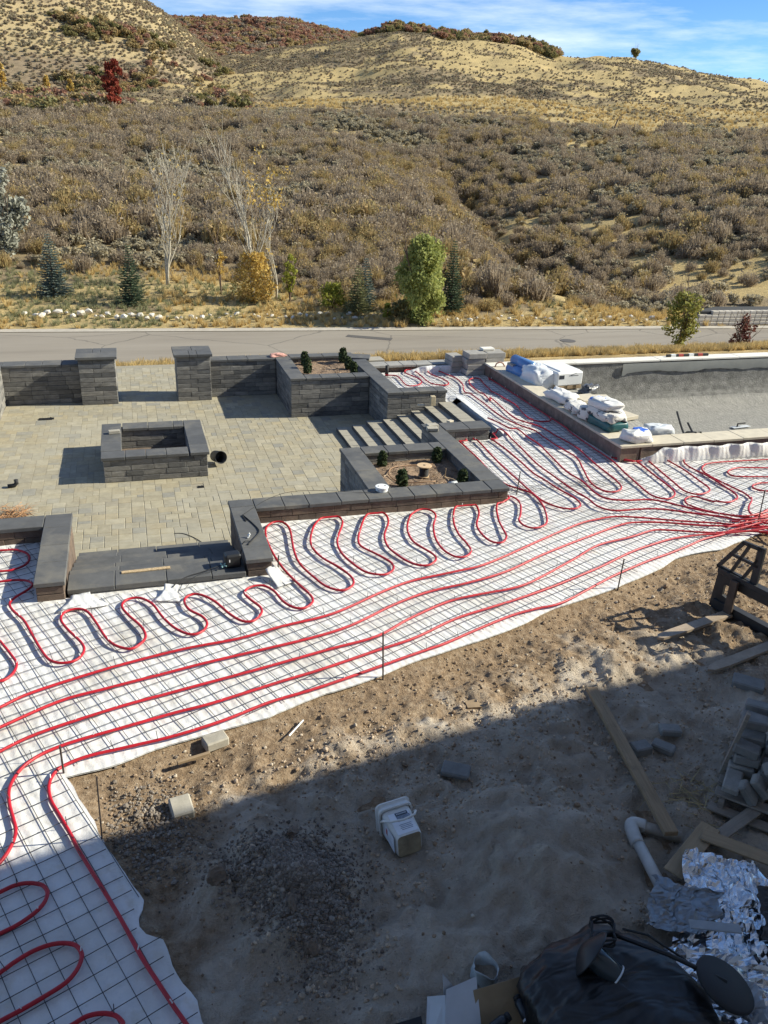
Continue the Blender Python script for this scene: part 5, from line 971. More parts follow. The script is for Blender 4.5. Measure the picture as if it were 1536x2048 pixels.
# flight of steps on the right
t_ = thing('stone_steps', 'wide flight of eight narrow stone steps between the planters', 'steps')
for i in range(8):
    x0 = 3.87 + .297 * i; z = ZP + .0775 * (i + 1); ya, yb = (12.48, 15.72) if x0 < 4.6 else (13.47, 15.51); ya = 12.48 if x0 < 4.6 else 13.47
    if i == 0: yb = 15.85
    blocks(t_, 'y', ya, yb, x0, x0 + .31, z - .0775, 1, M['lit_step'], .0775, (.28, .34, .42), name='step_block', core=False, bev=.006)
    if i: MB().box((x0 + .16, (ya + yb) / 2, (z - .08 + ZP - .05) / 2), (.3, yb - ya - .02, z - .08 - ZP + .05)).build('fill', M['core'], t_)
tag(MB().box((6.33, 14.48, -.33), (.4, 2.1, .1)).build('trench', M['dirt'], None), kind='structure')
# fire pit
t_ = thing('fire_pit', 'rectangular stone fire pit on the patio', 'fire pit'); x0, x1, y0, y1 = -.66, 1.075, 13.81, 15.64; d_ = .29
blocks(t_, 'x', x0, x1, y0, y0 + d_, ZP, 4, M['block']); blocks(t_, 'x', x0, x1, y1 - d_, y1, ZP, 4, M['block']); blocks(t_, 'y', y0 + d_, y1 - d_, x0, x0 + d_, ZP, 4, M['block']); blocks(t_, 'y', y0 + d_, y1 - d_, x1 - d_, x1, ZP, 4, M['block'])
zt = ZP + .46; caps(t_, 'x', -.695, .76, 13.785, 14.13, zt); caps(t_, 'x', -.33, .78, 15.32, 15.67, zt); caps(t_, 'y', 14.135, 15.67, -.695, -.35, zt, L=(.5, .55)); caps(t_, 'y', 13.785, 15.67, .785, 1.11, zt, L=(.44, .48))
MB().box((.2, 14.72, ZP + .03), (1.2, 1.3, .06)).build('ash_bed', simple('pit_dirt', (.16, .12, .09), .95, .4, 12, .6, .02), t_)
# low wall at the back of the blanket
t_ = thing('garden_wall', 'low capped stone wall behind the far blanket', 'wall'); blocks(t_, 'x', 5.2, 7.5, 18.06, 18.36, -.3, 4, M['block_dusty']); caps(t_, 'x', 5.18, 7.5, 18.02, 18.42, .16, simple('pale_cap', (.30, .29, .27), .75, .15, 5))
put('cap_stone', block_mesh(.55, .36, .12, .008, M['step']), t_, (5.42, 18.75, .1), .05)
# planter soil
M['mulch'] = pieces('bark_mulch', [(.36, .25, .16), (.22, .15, .1), (.45, .35, .25), (.16, .11, .08)], .9); M['soil'] = simple('planter_soil', (.26, .18, .12), .97, .45, 9, .9, .03, bscale=45)
for par, (x0, x1, y0, y1), z in ((pl1, (3.44, 4.86, 17.2, 18.8), .1), (pl2, (3.42, 4.87, 10.62, 12.15), .05)):
    nx, ny = 30, 32; X, Y = np.meshgrid(np.linspace(x0, x1, nx), np.linspace(y0, y1, ny), indexing='ij'); Z = z + (fbm(X, Y, 2, 4, 141) - .5) * .14; i = np.arange(nx - 1)[:, None] * ny + np.arange(ny - 1)[None]
    np_mesh('soil', np.stack([X, Y, Z], -1), np.stack([i, i + ny, i + ny + 1, i + 1], -1).reshape(-1, 4), M['soil'], par, True); r9 = np.random.default_rng(int(x0 * 10)); n9 = 420; Pm = np.stack([r9.uniform(x0 + .05, x1 - .05, n9), r9.uniform(y0 + .05, y1 - .05, n9), np.full(n9, z)], 1); Pm[:, 2] += (fbm(Pm[:, 0], Pm[:, 1], 2, 4, 141) - .5) * .14 + .012; tag(np_mesh('mulch', *spikes(Pm, Pm + r9.normal(size=(n9, 3)) * [.05, .05, .012], np.full(n9, .007), r9), M['mulch'], par), kind='stuff')

# ================================================================ pool shell
pool = thing('swimming_pool', 'unfinished concrete swimming pool with pale coping', 'pool')
def plaster():
    m, t, b = nt('scratch_coat'); vec = geo_pos(t); mpn = t.nodes.new('ShaderNodeMapping'); mpn.inputs['Scale'].default_value = (3, 1, .8); t.links.new(vec, mpn.inputs[0])
    n1 = noise_n(t, 6, 6, .75, mpn.outputs[0]); n2 = noise_n(t, 1.3, 5, .6, vec); n3 = noise_n(t, 30, 4, .8, vec)
    c = ramp(t, n1.outputs[0], [(.3, (.19, .185, .17)), (.6, (.32, .31, .285)), (.78, (.46, .44, .39))]).outputs[0]; c = mixc(t, mrange(t, n2.outputs[0], .4, .7, 0, .4), c, (.36, .345, .31))
    t.links.new(c, b.inputs['Base Color']); b.inputs['Roughness'].default_value = .95; bump(t, b, n3.outputs[0], .6, .02, bump(t, b, n1.outputs[0], .8, .06)); return m
M['plaster'] = plaster(); M['scratch'] = simple('dark_scratch_coat', (.22, .215, .2), .95, .4, 6, .9, .06)
prof = [(17.12, .24), (17.12, .0), (17.1, -.3), (17.04, -.52), (16.9, -.68), (16.65, -.78), (16.3, -.83), (15.0, -.85), (13.5, -.83), (12.4, -.75), (12.1, -.55), (11.96, -.3), (11.93, .22)]
nx = 70; xs = np.linspace(9.2, 18.0, nx); V = []
fine = []
for (ya, za), (yb, zb) in zip(prof[:-1], prof[1:]):
    for k in range(6): fine.append((ya + (yb - ya) * k / 6, za + (zb - za) * k / 6))
fine.append(prof[-1]); npf = len(fine)
for x_ in xs:
    for (y_, z_) in fine: V.append((x_, y_ + .02 * (float(fbm(x_, z_ * 3 + y_, 2, 3, 151)) - .5), z_ + .05 * (float(fbm(x_, y_, 1.2, 3, 152)) - .5) * (z_ < -.4)))
i = np.arange(nx - 1)[:, None] * npf + np.arange(npf - 1)[None]; np_mesh('shell', V, np.stack([i, i + 1, i + npf + 1, i + npf], -1).reshape(-1, 4), [M['plaster'], M['scratch']], pool, True, mi=[1 if (f % (npf - 1)) < 22 else 0 for f in range((nx - 1) * (npf - 1))])
# shallow shelf along the left side, rounded down to the floor
prof2 = [(8.17, .24), (8.19, .215), (8.25, .2), (9.15, .17), (9.3, .08), (9.5, -.3), (9.8, -.68), (10.4, -.84)]; ys = np.linspace(11.95, 17.13, 50); V = []
for y_ in ys:
    for (x_, z_) in prof2: V.append((x_ + .04 * (float(fbm(y_, z_, 2, 3, 153)) - .5), y_, z_))
i = np.arange(49)[:, None] * 8 + np.arange(7)[None]; np_mesh('shelf', V, np.stack([i, i + 8, i + 9, i + 1], -1).reshape(-1, 4), M['plaster'], pool, True)
# smooth skim coat band near the top of the far wall, lower edge ragged
xs = np.linspace(11.25, 18, 90); V = []
for x_ in xs:
    zb = .02 + .16 * (float(fbm(x_, 0, 1.1, 4, 154)) - .5) + .05 * (float(fbm(x_, 0, 6, 2, 155)) - .5) - (.05 if x_ < 11.4 else 0)
    V += [(x_, 17.095, .235), (x_, 17.085, (zb + .235) / 2), (x_, 17.095, zb)]
i = np.arange(89)[:, None] * 3 + np.arange(2)[None]; np_mesh('skim_coat', V, np.stack([i, i + 1, i + 4, i + 3], -1).reshape(-1, 4), simple('skim_plaster', (.29, .293, .27), .85, .1, 2, .2, .01), pool, True)
caps(pool, 'y', 11.93, 17.1, 7.78, 8.19, .30, M['coping'], .045, (.9, 1.05), 'coping_stone', .004); caps(pool, 'x', 7.78, 18, 11.5, 11.93, .30, M['coping'], .045, (.62, .66), 'coping_stone', .004)
M['coping_white'] = simple('white_coping', (.72, .69, .62), .7, .06, 4)
caps(pool, 'x', 7.78, 18, 17.1, 17.46, .30, M['coping_white'], .04, (1.1, 1.2), 'coping_stone', .004)
wm = simple('pool_wall_block', (.2, .15, .115), .9, .35, 7, .5, .01)
for c, d, nm in (((7.99, 14.48, .06), (.36, 5.9, .38), 'wall'), ((13.2, 11.71, .06), (10.0, .38, .38), 'wall'), ((12.9, 17.29, -.2), (10.2, .32, .9), 'wall')): MB().box(c, d).build(nm, wm, pool)
# ================================================================ things on the patio, planters and pool
rs = random.Random(33)
def sack(name, label, cat, loc, size, rz, mat, seed, group=None, n=(22, 16), fold=.16, sq=.55, rx=0.0, sub=None):
    r = np.random.default_rng(seed); nu, nv = n; V = []; sx, sy, sz = size
    for i in range(nv + 1):
        ph = -math.pi / 2 + math.pi * i / nv
        for j in range(nu):
            th = 2 * math.pi * j / nu; f = lambda c: math.copysign(abs(c) ** sq, c)
            d = np.array([f(math.cos(ph)) * f(math.cos(th)), f(math.cos(ph)) * f(math.sin(th)), f(math.sin(ph))])
            k = 1 + fold * (float(fbm(d[0] * 2.2 + d[2], d[1] * 2.2 - d[2] * .7, 1.3, 3, seed)) - .5) * 2 + fold * .6 * (float(fbm(d[0] * 7 + d[2] * 3, d[1] * 7, 1, 2, seed + 1)) - .5)
            V.append((d[0] * sx / 2 * k, d[1] * sy / 2 * k, max(0.0, sz / 2 + d[2] * sz / 2 * k)))
    F = [(i * nu + j, i * nu + (j + 1) % nu, (i + 1) * nu + (j + 1) % nu, (i + 1) * nu + j) for i in range(nv) for j in range(nu)]
    o = np_mesh(name, V, F, mat, None, True); o.location = loc; o.rotation_euler = (rx, 0, rz); tag(o, label, cat, group); return o
def bush_small(label, x, y, z, h, seed, par=None):
    r = np.random.default_rng(seed); t = thing('boxwood_shrub', label, 'shrub', (x, y, z)); MB().tube([(0, 0, -.03), (0, 0, h * .6)], .008, 5).build('stem', M['bark'], t); n = 420
    zc = r.uniform(.05, 1, n); a = r.uniform(0, 6.283, n); rad = h * .3 * np.sqrt(np.clip(1 - (zc * 1.05 - .4) ** 2 / .5, .03, 1)) * r.uniform(.55, 1, n); P = np.stack([np.cos(a) * rad, np.sin(a) * rad, zc * h], 1)
    V, F = leaf_quads(P, .022, .1, .6, r); np_mesh('crown', V, F, M['boxwood'], t)
M['boxwood'] = leaf_mat('boxwood', [(.05, .075, .03), (.075, .1, .04), (.04, .055, .028)], .1)
for k, (x, y, h, lb) in enumerate(((3.76, 18.55, .3, 'small evergreen at the back left corner of the rear planter'), (3.66, 17.75, .33, 'small evergreen at the front left corner of the rear planter'), (4.68, 18.6, .34, 'tallest evergreen at the back right of the rear planter'), (4.66, 18.0, .28, 'evergreen with white tag at the right of the rear planter'), (4.66, 17.5, .28, 'small evergreen at the front right corner of the rear planter'))): bush_small(lb, x, y, .12, h, 200 + k)
for k, (x, y, h, lb) in enumerate(((3.70, 11.98, .26, 'small evergreen at the back left corner of the front planter'), (4.64, 11.98, .26, 'small evergreen at the back right corner of the front planter'), (3.74, 11.05, .3, 'small evergreen at the front left of the front planter'), (4.70, 10.98, .25, 'small evergreen at the front right of the front planter'))): bush_small(lb, x, y, .05, h, 210 + k)
M['spoolwood'] = simple('spool_plywood', (.56, .4, .24), .7, .15, 12)
t_ = thing('wire_spool', 'black wire spool with round plywood flanges in the front planter', 'spool', (4.22, 11.42, .06)); MB().lathe([(.085, 0), (.085, .012)], 24).build('flange', M['spoolwood'], t_)
MB().lathe([(.07, .012)] + [(.07 + .006 * (i % 2), .015 + .011 * i) for i in range(14)] + [(.07, .172)], 20).build('wire_coil', M['rubber'], t_); f_ = MB().lathe([(.115, .172), (.118, .176), (.118, .188), (.115, .19)], 28).build('flange', M['spoolwood'], t_); MB().lathe([(.02, .19), (.02, .192)], 12).build('hole', M['black'], f_)
hz = [(4.2 + .47 * math.cos(a) * 1.1, 11.5 + .42 * math.sin(a), .085 + .02 * math.sin(a * 3)) for a in np.linspace(.9, 4.9, 30)]
tag(MB().tube(hz, .009, 6).build('drip_hose', simple('tan_hose', (.3, .18, .1), .6), None, True), 'tan drip hose curled round the spool in the front planter', 'hose')
tag(MB().tube([(4.42, 10.95, .09), (4.52, 11.1, .1), (4.48, 11.2, .12), (4.6, 11.12, .1), (4.66, 10.95, .1), (4.58, 10.88, .12)], .008, 5).build('root', M['spoolwood'], None, True), 'pale twisted root lying at the front of the front planter', 'root')
o = MB().lathe([(.045, 0), (.045, .13)], 14).build('clear_bottle', simple('clear_plastic', (.5, .52, .54), .25), None, True); o.location = (4.42, 10.82, .14); o.rotation_euler = (0, R(90), .2); tag(o, 'clear plastic bottle lying by the right front evergreen', 'bottle')
o = MB().tube([(0, 0, -.05), (.01, 0, .16)], .008, 6).build('wooden_peg', M['wood'], None); o.location = (4.53, 11.3, .06); tag(o, 'short wooden peg standing in the front planter', 'peg')
t_ = thing('junction_lid', 'white round junction box on the corner of the planter wall', 'junction box', (3.27, 10.56, ZT + .002)); MB().lathe([(.085, 0), (.088, .005), (.088, .05), (.098, .052), (.098, .068), (.094, .072)], 28).build('body', M['white_plastic'], t_)
for s in (-1, 1): MB().lathe([(.012, .072), (.012, .0745)], 10, M=Mx((s * .05, .01, 0))).build('screw', M['wire'], t_)
# loose blocks on the walls and steps
for (x, y, z, l, d, h, rz, lb) in ((4.98, 13.2, ZT + .04, .2, .14, .07, .1, 'grey block lying on the wall end beside the steps'), (4.93, 13.05, ZT + .035, .2, .14, .06, -.15, 'pale block lying in front of the grey block on the wall end')):
    o = bpy.data.objects.new('loose_block', block_mesh(l, d, h, .008, M['step'])); COL.objects.link(o); o.location = (x, y, z); o.rotation_euler = (0, 0, rz); tag(o, lb, 'block', 'loose blocks')
o = bpy.data.objects.new('stone_offcut', block_mesh(.1, .09, .2, .006, simple('tan_stone', (.5, .42, .28), .8))); COL.objects.link(o); o.location = (5.75, 15.3, .1); tag(o, 'tan stone offcut standing upright at the top of the steps', 'block')
o = bpy.data.objects.new('stone_chip', block_mesh(.14, .1, .04, .006, M['coping'])); COL.objects.link(o); o.location = (5.52, 15.35, .0); tag(o, 'pale stone chip on the upper step beside the tan offcut', 'stone')
o = bpy.data.objects.new('stone_chip', block_mesh(.12, .09, .04, .006, M['coping'])); COL.objects.link(o); o.location = (5.72, 14.2, .01); o.rotation_euler = (0, 0, .5); tag(o, 'pale stone chip in the middle of the upper steps', 'stone')
# box and wires on the front step
t_ = thing('transformer_box', 'black plastic box standing on the right end of the front step', 'box', (.93, 9.0, .088), .12); MB().box((0, 0, .085), (.19, .15, .17), b=.02).build('body', M['black'], t_); MB().box((-.05, -.0755, .1), (.012, .003, .035)).build('label_plate', M['white_plastic'], t_)
def cable(name, label, P, r=.004, mat=None): return tag(MB().tube([tuple(p) for p in catmull(P, 5)], r, 5).build(name, mat or M['rubber'], None, True, fix=False), label, 'cable')
cable('cable', 'bundle of thin black wires spreading left from the box on the step', [(.85, 8.98, .13), (.7, 8.92, .12), (.55, 8.88, .1), (.4, 8.82, .1), (.28, 8.74, .09), (.2, 8.66, .06)], .006)
cable('cable', 'thin wire fanning out lowest from the box on the step', [(.84, 8.97, .12), (.66, 8.86, .11), (.5, 8.82, .1), (.42, 8.72, .08), (.33, 8.6, .05)], .003)
cable('cable', 'black cable hanging over the front wall down to the patio', [(1.2, 9.3, ZT + .005), (1.1, 9.25, ZT + .02), (1.05, 9.22, .1), (1.0, 9.3, -.1), (.95, 9.42, -.18)], .006)
cable('cable', 'black wires lying along the top of the right front wall', [(1.22, 9.9, ZT + .005), (1.2, 10.1, ZT + .01), (1.3, 9.8, ZT + .006), (1.34, 9.55, ZT + .01), (1.24, 9.35, ZT + .01), (1.15, 9.2, ZT + .01)], .008)
cable('cable', 'thin black cable strung along the long wall to the white lid', [(1.2, 10.1, ZT + .006), (1.6, 10.55, ZT + .01), (2.0, 10.72, ZT + .03), (2.5, 10.62, ZT + .04), (3.0, 10.5, ZT + .02), (3.25, 10.5, ZT + .03)], .003)
cable('cable', 'thin black wire trailing across the patio pavers', [(1.0, 9.9, -.2), (.9, 10.6, -.58), (.7, 11.2, ZP + .01), (.5, 11.5, ZP + .006), (.35, 11.55, ZP + .006)], .005)
for k, (x, y, z) in enumerate(((.79, 8.95, .115), (1.22, 9.42, ZT + .02))):
    t_ = thing('wire_connector', ('teal wire connectors beside the black box', 'white wire connectors on the right front wall')[k], 'connector', (x, y, z))
    for s in range(5): MB().tube([(0, 0, 0), (.03, 0, 0)], .009, 6, M=Mx((rs.uniform(-.04, .04), rs.uniform(-.03, .03), rs.uniform(0, .02)), (rs.uniform(-1, 1), rs.uniform(-1, 1), rs.uniform(0, 6)))).build('connector', (simple('teal_plastic', (.25, .42, .42), .5), M['white_plastic'])[k], t_)
o = MB().box((0, 0, 0), (.56, .055, .014), b=.002).build('osb_strip', M['osb'], None); o.location = (-.08, 9.09, .093); o.rotation_euler = (0, 0, .02); tag(o, 'narrow strip of tan strand board lying on the front steps', 'board')
# patio bits
o = MB().lathe([(.085, 0), (.1, .01), (.112, .26), (.118, .26), (.118, .275), (.108, .275), (.1, .03), (.02, .025)], 24).build('plastic_pot', M['black'], None, True); o.location = (1.26, 14.48, ZP + .125); o.rotation_euler = (R(78), 0, R(18)); tag(o, 'black plastic pot lying on its side against the fire pit', 'pot')
for (x, y, w, l, lb) in ((-1.86, 17.68, .3, .14, 'dark drain opening in the pavers near the left pillar'), (.9, 13.33, .11, .1, 'small square drain opening in front of the fire pit')):
    t_ = thing('floor_drain', lb, 'drain', (x, y, ZP)); MB().box((0, 0, -.008), (w, l, .02)).build('well', M['black'], t_)
    for s in range(4): MB().box((w * (-.35 + .23 * s), 0, .004), (w * .07, l * .95, .008), M=Mx((0, 0, 0), (0, 0, .3 * (s % 2)))).build('slat', M['rubber'], t_)
o = MB().tube([(0, 0, 0), (.1, .02, .0), (.14, .02, .04), (.14, .02, .1)], .035, 10).build('pipe_elbow', M['rubber'], None, True); o.location = (-2.2, 13.9, ZP + .03); tag(o, 'black pipe elbow at the left picture edge on the patio', 'pipe')
r_ = np.random.default_rng(5); n_ = 260; P = np.stack([r_.normal(-2.0, .14, n_), r_.normal(12.65, .14, n_), ZP + .01 + np.abs(r_.normal(0, .05, n_))], 1); V, F = spikes(P, P + r_.normal(size=(n_, 3)) * [.12, .12, .04], np.full(n_, .006), r_); tag(np_mesh('dry_brush_pile', V, F, simple('dry_needles', (.36, .2, .1), .9), None), 'small pile of dry brown twigs at the left edge of the patio', 'twigs')
o = bpy.data.objects.new('loose_block', block_mesh(.2, .1, .06, .006, M['step'])); COL.objects.link(o); o.location = (-.47, 15.08, ZP + .46 + .033); o.rotation_euler = (0, 0, .12); tag(o, 'loose grey block on the back left corner of the fire pit', 'block', 'loose blocks')
for k, (x, y) in enumerate(((-.2, 14.35), (.1, 14.6), (.35, 14.3), (-.1, 14.8), (.05, 14.25))):
    o = MB().box((0, 0, 0), (.16, .05, .02), b=.004).build('wood_scrap', M['wood'], None); o.location = (x, y, ZP + .09); o.rotation_euler = (.2, .15, k * 1.3); tag(o, 'wood scrap lying inside the fire pit', 'wood', 'wood scraps in the fire pit')
M['rag'] = simple('pink_rag', (.62, .33, .27), .85, .35, 14)
sack('rag', 'crumpled pink and white rag on the back wall corner', 'rag', (3.2, 18.93, ZT), (.32, .18, .06), .1, M['rag'], 3, fold=.7)
o = MB().lathe([(.035, 0), (.038, .0), (.038, .24), (.03, .24), (.03, .1)], 16).build('pipe_stub', M['rubber'], None, True); o.location = (5.5, 17.72, .0); tag(o, 'short black pipe stub standing beside the rear planter', 'pipe')
# pallet-less stack of blocks at the pool corner
M['paleblock'] = pieces('pale_stack_block', [(.3, .285, .26), (.36, .34, .31), (.26, .245, .225)], .85, 6, .25, .4, .005)
t_ = thing('block_stack', 'neat stack of large grey blocks at the far corner of the pool', 'block stack')
for c in range(4):
    for k in range(2 if c < 3 else 2): put('block', block_mesh(.46, .4, .125, .01, M['paleblock']), t_, (7.56 + .475 * k + (.03 if c % 2 else 0), 17.62 + rs.uniform(-.02, .02), .065 + .13 * c), rs.uniform(-.04, .04))
for c in range(3): put('block', block_mesh(.3, .4, .125, .01, M['paleblock']), t_, (7.22, 17.95, .065 + .13 * c), .1)
put('block', block_mesh(.3, .2, .05, .006, M['coping_white']), t_, (7.95, 17.75, .55), .05)
o = bpy.data.objects.new('loose_block', block_mesh(.2, .24, .19, .008, M['paleblock'])); COL.objects.link(o); o.location = (8.09, 16.55, .397); o.rotation_euler = (0, 0, .12); tag(o, 'single grey block standing on the left pool coping', 'block', 'loose blocks')
o = MB().tube([(0, 0, 0), (.2, .1, .06)], .05, 10).build('pipe_offcut', M['rebar'], None, True); o.location = (8.3, 17.9, .2); tag(o, 'brown pipe offcut behind the block stack', 'pipe')
o = MB().tube([(-.12, 0, 0), (-.08, .02, .07), (0, .02, .1), (.08, .02, .07), (.12, 0, 0)], .016, 7).build('bucket_handle', simple('brown_plastic', (.3, .14, .1), .6), None, True); o.location = (7.97, 17.0, .305); tag(o, 'brown curved handle lying on the pool coping corner', 'handle')
# pool shelf: foam boxes, roll, bags, slabs
def print_mat(name, base, ink, sc, thr=.58):
    m, t, b = nt(name); v = geo_pos(t); n1 = noise_n(t, sc, 3, .5, v, .5); n2 = noise_n(t, 22, 4, .7, v); c = ramp(t, n1.outputs[0], [(thr, base), (thr + .03, ink)]).outputs[0]; t.links.new(c, b.inputs['Base Color']); b.inputs['Roughness'].default_value = .5; bump(t, b, n2.outputs[0], .5, .02); return m
M['foam'] = simple('white_wrap', (.78, .78, .77), .4, .05, 5, .2, .01)
t_ = thing('wrapped_carton', 'white shrink wrapped carton on the pool shelf with dark lettering', 'carton', (8.78, 15.7, .2), .12); MB().box((0, 0, .23), (.66, .82, .3), b=.03).build('upper_wrap', M['foam'], t_); MB().box((0, .02, .04), (.62, .78, .09), b=.01).build('pallet_base', M['osb'], t_); MB().box((.02, 0, .385), (.52, .7, .04), b=.015).build('top_sheet', M['foam'], t_)
for k in range(3): MB().box((-.2 + .22 * k, -.395, .05), (.14, .02, .07), b=.006).build('wood_block', M['wood'], t_)
def text(parent, s, loc, rot, size, mat, name='lettering', ext=.0008):
    c = bpy.data.curves.new(name, 'FONT'); c.body = s; c.size = size; c.extrude = ext; c.align_x = 'CENTER'; c.align_y = 'CENTER'; q = bpy.data.objects.new(name, c); COL.objects.link(q); bpy.context.view_layer.update(); me = bpy.data.meshes.new_from_object(q); bpy.data.objects.remove(q); me.materials.clear(); o = link(name, me, mat, parent); o.location = loc; o.rotation_euler = rot; return o
M['ink'] = simple('dark_ink', (.03, .035, .05), .6)
MB().box((.08, -.412, .3), (.24, .002, .012), M=Mx((0, 0, 0), (0, 0, 0))).build('printed_band', M['ink'], t_); MB().tube([(.0, -.412, .31), (.08, -.412, .33), (.16, -.412, .36)], .006, 4).build('printed_swoosh', M['ink'], t_); MB().box((-.22, -.412, .28), (.13, .002, .08)).build('printed_label', M['ink'], t_)
M['bluefilm'] = simple('blue_film', (.10, .23, .5), .25, .1, 6); M['clearfilm'] = simple('milky_film', (.66, .69, .72), .25, .06, 5, .3, .01)
t_ = thing('film_roll', 'blue rolled sheet half wrapped in milky film on the pool edge', 'roll', (8.25, 16.05, .24), .15)
for k, (dx, dz) in enumerate(((-.1, .12), (.1, .12), (0, .3))): MB().tube([(dx, -.1, dz), (dx, .62, dz)], .12, 14).build('sheet_roll', M['bluefilm'], t_, True)
fw = sack('film_wrap', None, None, (.02, -.3, -.12), (.62, .8, .5), 0, M['clearfilm'], 41, n=(30, 20), fold=.22, sq=.6); fw.parent = t_
M['sackwhite'] = print_mat('white_sack', (.7, .69, .67), (.2, .2, .21), 4, .66); M['sackprint'] = print_mat('printed_sack', (.66, .64, .6), (.1, .1, .11), 7); M['sackgreen'] = simple('green_sack', (.02, .10, .11), .4, .2, 5, .2, .01); M['sackblue'] = simple('blue_print', (.03, .13, .6), .4, .3, 12)
sack('mortar_bag', 'white crumpled bag rolled at the end on the pool coping', 'bag', (8.05, 14.2, .3), (.36, .7, .2), .15, M['sackwhite'], 11, 'bags on the pool coping', fold=.4)
sack('mortar_bag', 'second crumpled white bag lying behind the green bag', 'bag', (8.03, 13.45, .3), (.38, .6, .17), -.1, M['sackprint'], 12, 'bags on the pool coping', fold=.4)
sack('mortar_bag', 'small brown white bag standing left of the green bag', 'bag', (7.98, 13.0, .3), (.36, .3, .26), .3, M['sackprint'], 13, 'bags on the pool coping', fold=.2)
sack('mortar_bag', 'dark green bag at the bottom of the bag pile', 'bag', (8.12, 12.55, .3), (.46, .72, .17), .1, M['sackgreen'], 14, 'bags on the pool coping', fold=.1, sq=.35)
sack('mortar_bag', 'white printed bag piled on the dark green bag', 'bag', (8.1, 12.58, .45), (.44, .7, .17), .06, M['sackprint'], 15, 'bags on the pool coping', fold=.3, sq=.42)
sack('mortar_bag', 'topmost white bag with a blue print on the pile', 'bag', (8.1, 12.68, .6), (.42, .62, .16), .12, M['sackwhite'], 16, 'bags on the pool coping', fold=.34, sq=.45)
sack('blue_patch_bag', 'bright blue printed end of the topmost bag', 'bag', (8.05, 12.86, .7), (.26, .22, .06), .12, M['sackblue'], 17, fold=.1, sq=.4)
sack('mortar_bag', 'white bag with blue print on the front pool corner', 'bag', (8.2, 11.72, .3), (.52, .34, .19), .05, M['sackwhite'], 18, 'bags on the pool coping', fold=.38, sq=.5)
sack('blue_patch_bag', 'blue crumpled sheet lying on the front corner bag', 'bag', (8.28, 11.78, .45), (.24, .2, .05), .3, M['sackblue'], 19, fold=.4)
sack('mortar_bag', 'grey bag behind the front pool coping', 'bag', (8.95, 12.15, .2), (.5, .3, .2), -.1, M['clearfilm'], 20, 'bags on the pool coping', fold=.4)
sack('black_bag', 'black and silver crumpled bag on the pool floor edge', 'bag', (9.12, 14.95, .18), (.46, .26, .2), .6, simple('black_silver', (.10, .10, .105), .3, .9, 14), 21, fold=.7)
for k, (x, y, z, l, d, rz, lb) in enumerate(((8.5, 14.3, .24, .6, .5, .1, 'lower cream stone slab in the stack on the pool shelf'), (8.66, 14.25, .31, .46, .42, .12, 'upper cream stone slab in the stack on the pool shelf'), (9.08, 14.45, .235, .42, .36, -.15, 'cream slab with a notched end right of the slab stack'), (8.72, 13.75, .235, .5, .4, .2, 'cream slab lying in front of the slab stack'), (8.88, 13.25, .235, .5, .36, .3, 'cream slab lying nearest the pool floor'))):
    o = bpy.data.objects.new('stone_slab', block_mesh(l, d, .07, .005, M['coping'])); COL.objects.link(o); o.location = (x, y, z); o.rotation_euler = (0, 0, rz); tag(o, lb, 'slab', 'cream stone slabs')
tag(MB().tube([tuple(p) for p in catmull([(9.9, 13.0, .35), (9.75, 12.5, .1), (9.6, 12.2, .22), (9.55, 11.9, .31)], 6)], .02, 7).build('black_hose', M['rubber'], None, True), 'longer dark hose rising out of the pool at the front', 'hose')
tag(MB().tube([tuple(p) for p in catmull([(10.0, 12.75, .2), (9.9, 12.4, .1), (9.75, 12.15, .2), (9.65, 11.9, .31)], 6)], .02, 7).build('black_hose', M['rubber'], None, True), 'shorter dark hose beside the longer one at the pool front', 'hose')
t_ = thing('trowel', 'plastering trowel lying on the pool floor', 'trowel', (13.3, 15.1, -.83), .1); MB().box((0, 0, .01), (.5, .13, .006)).build('blade', M['clearfilm'], t_); MB().tube([(-.1, 0, .02), (-.1, 0, .09), (.12, 0, .09)], .018, 7).build('handle', M['rubber'], t_)
t_ = thing('spirit_level', 'red and black spirit level lying on the far pool coping', 'spirit level', (13.2, 17.34, .332)); MB().box((0, 0, 0), (1.2, .06, .06), b=.004).build('body', M['rubber'], t_)
for k, xk in enumerate((-.42, -.2, .1, .36)): MB().box((xk, -.0, .001), (.14, .064, .064), b=.003).build('panel', (simple('red_paint', (.4, .05, .035), .5) if k % 2 else M['white_plastic']), t_)
# ================================================================ foreground: dirt, tools and rubbish in the shade of the house
rs = random.Random(44)
def dz(x, y): return float(dirt_z(np.array([x]), np.array([y]))[0])
def wood_mat(name, c1, c2):
    m, t, b = nt(name); v = t.nodes.new('ShaderNodeTexCoord').outputs['Object']; mpn = t.nodes.new('ShaderNodeMapping'); mpn.inputs['Scale'].default_value = (1.2, 22, 22); t.links.new(v, mpn.inputs[0])
    n1 = noise_n(t, 2.0, 6, .65, mpn.outputs[0], .6); n2 = noise_n(t, 7, 5, .7, v); c = ramp(t, n1.outputs[0], [(.3, c1), (.7, c2)]).outputs[0]; c = mixc(t, mrange(t, n2.outputs[0], .55, .75, 0, .5), c, tuple(q * .45 for q in c1))
    t.links.new(c, b.inputs['Base Color']); b.inputs['Roughness'].default_value = .8; bump(t, b, n1.outputs[0], .3, .003); return m
M['plank'] = wood_mat('worn_plank', (.2, .135, .075), (.34, .24, .14)); M['ply'] = wood_mat('plywood', (.27, .19, .11), (.38, .28, .17)); M['greywood'] = wood_mat('grey_pallet_wood', (.2, .17, .14), (.31, .27, .22))
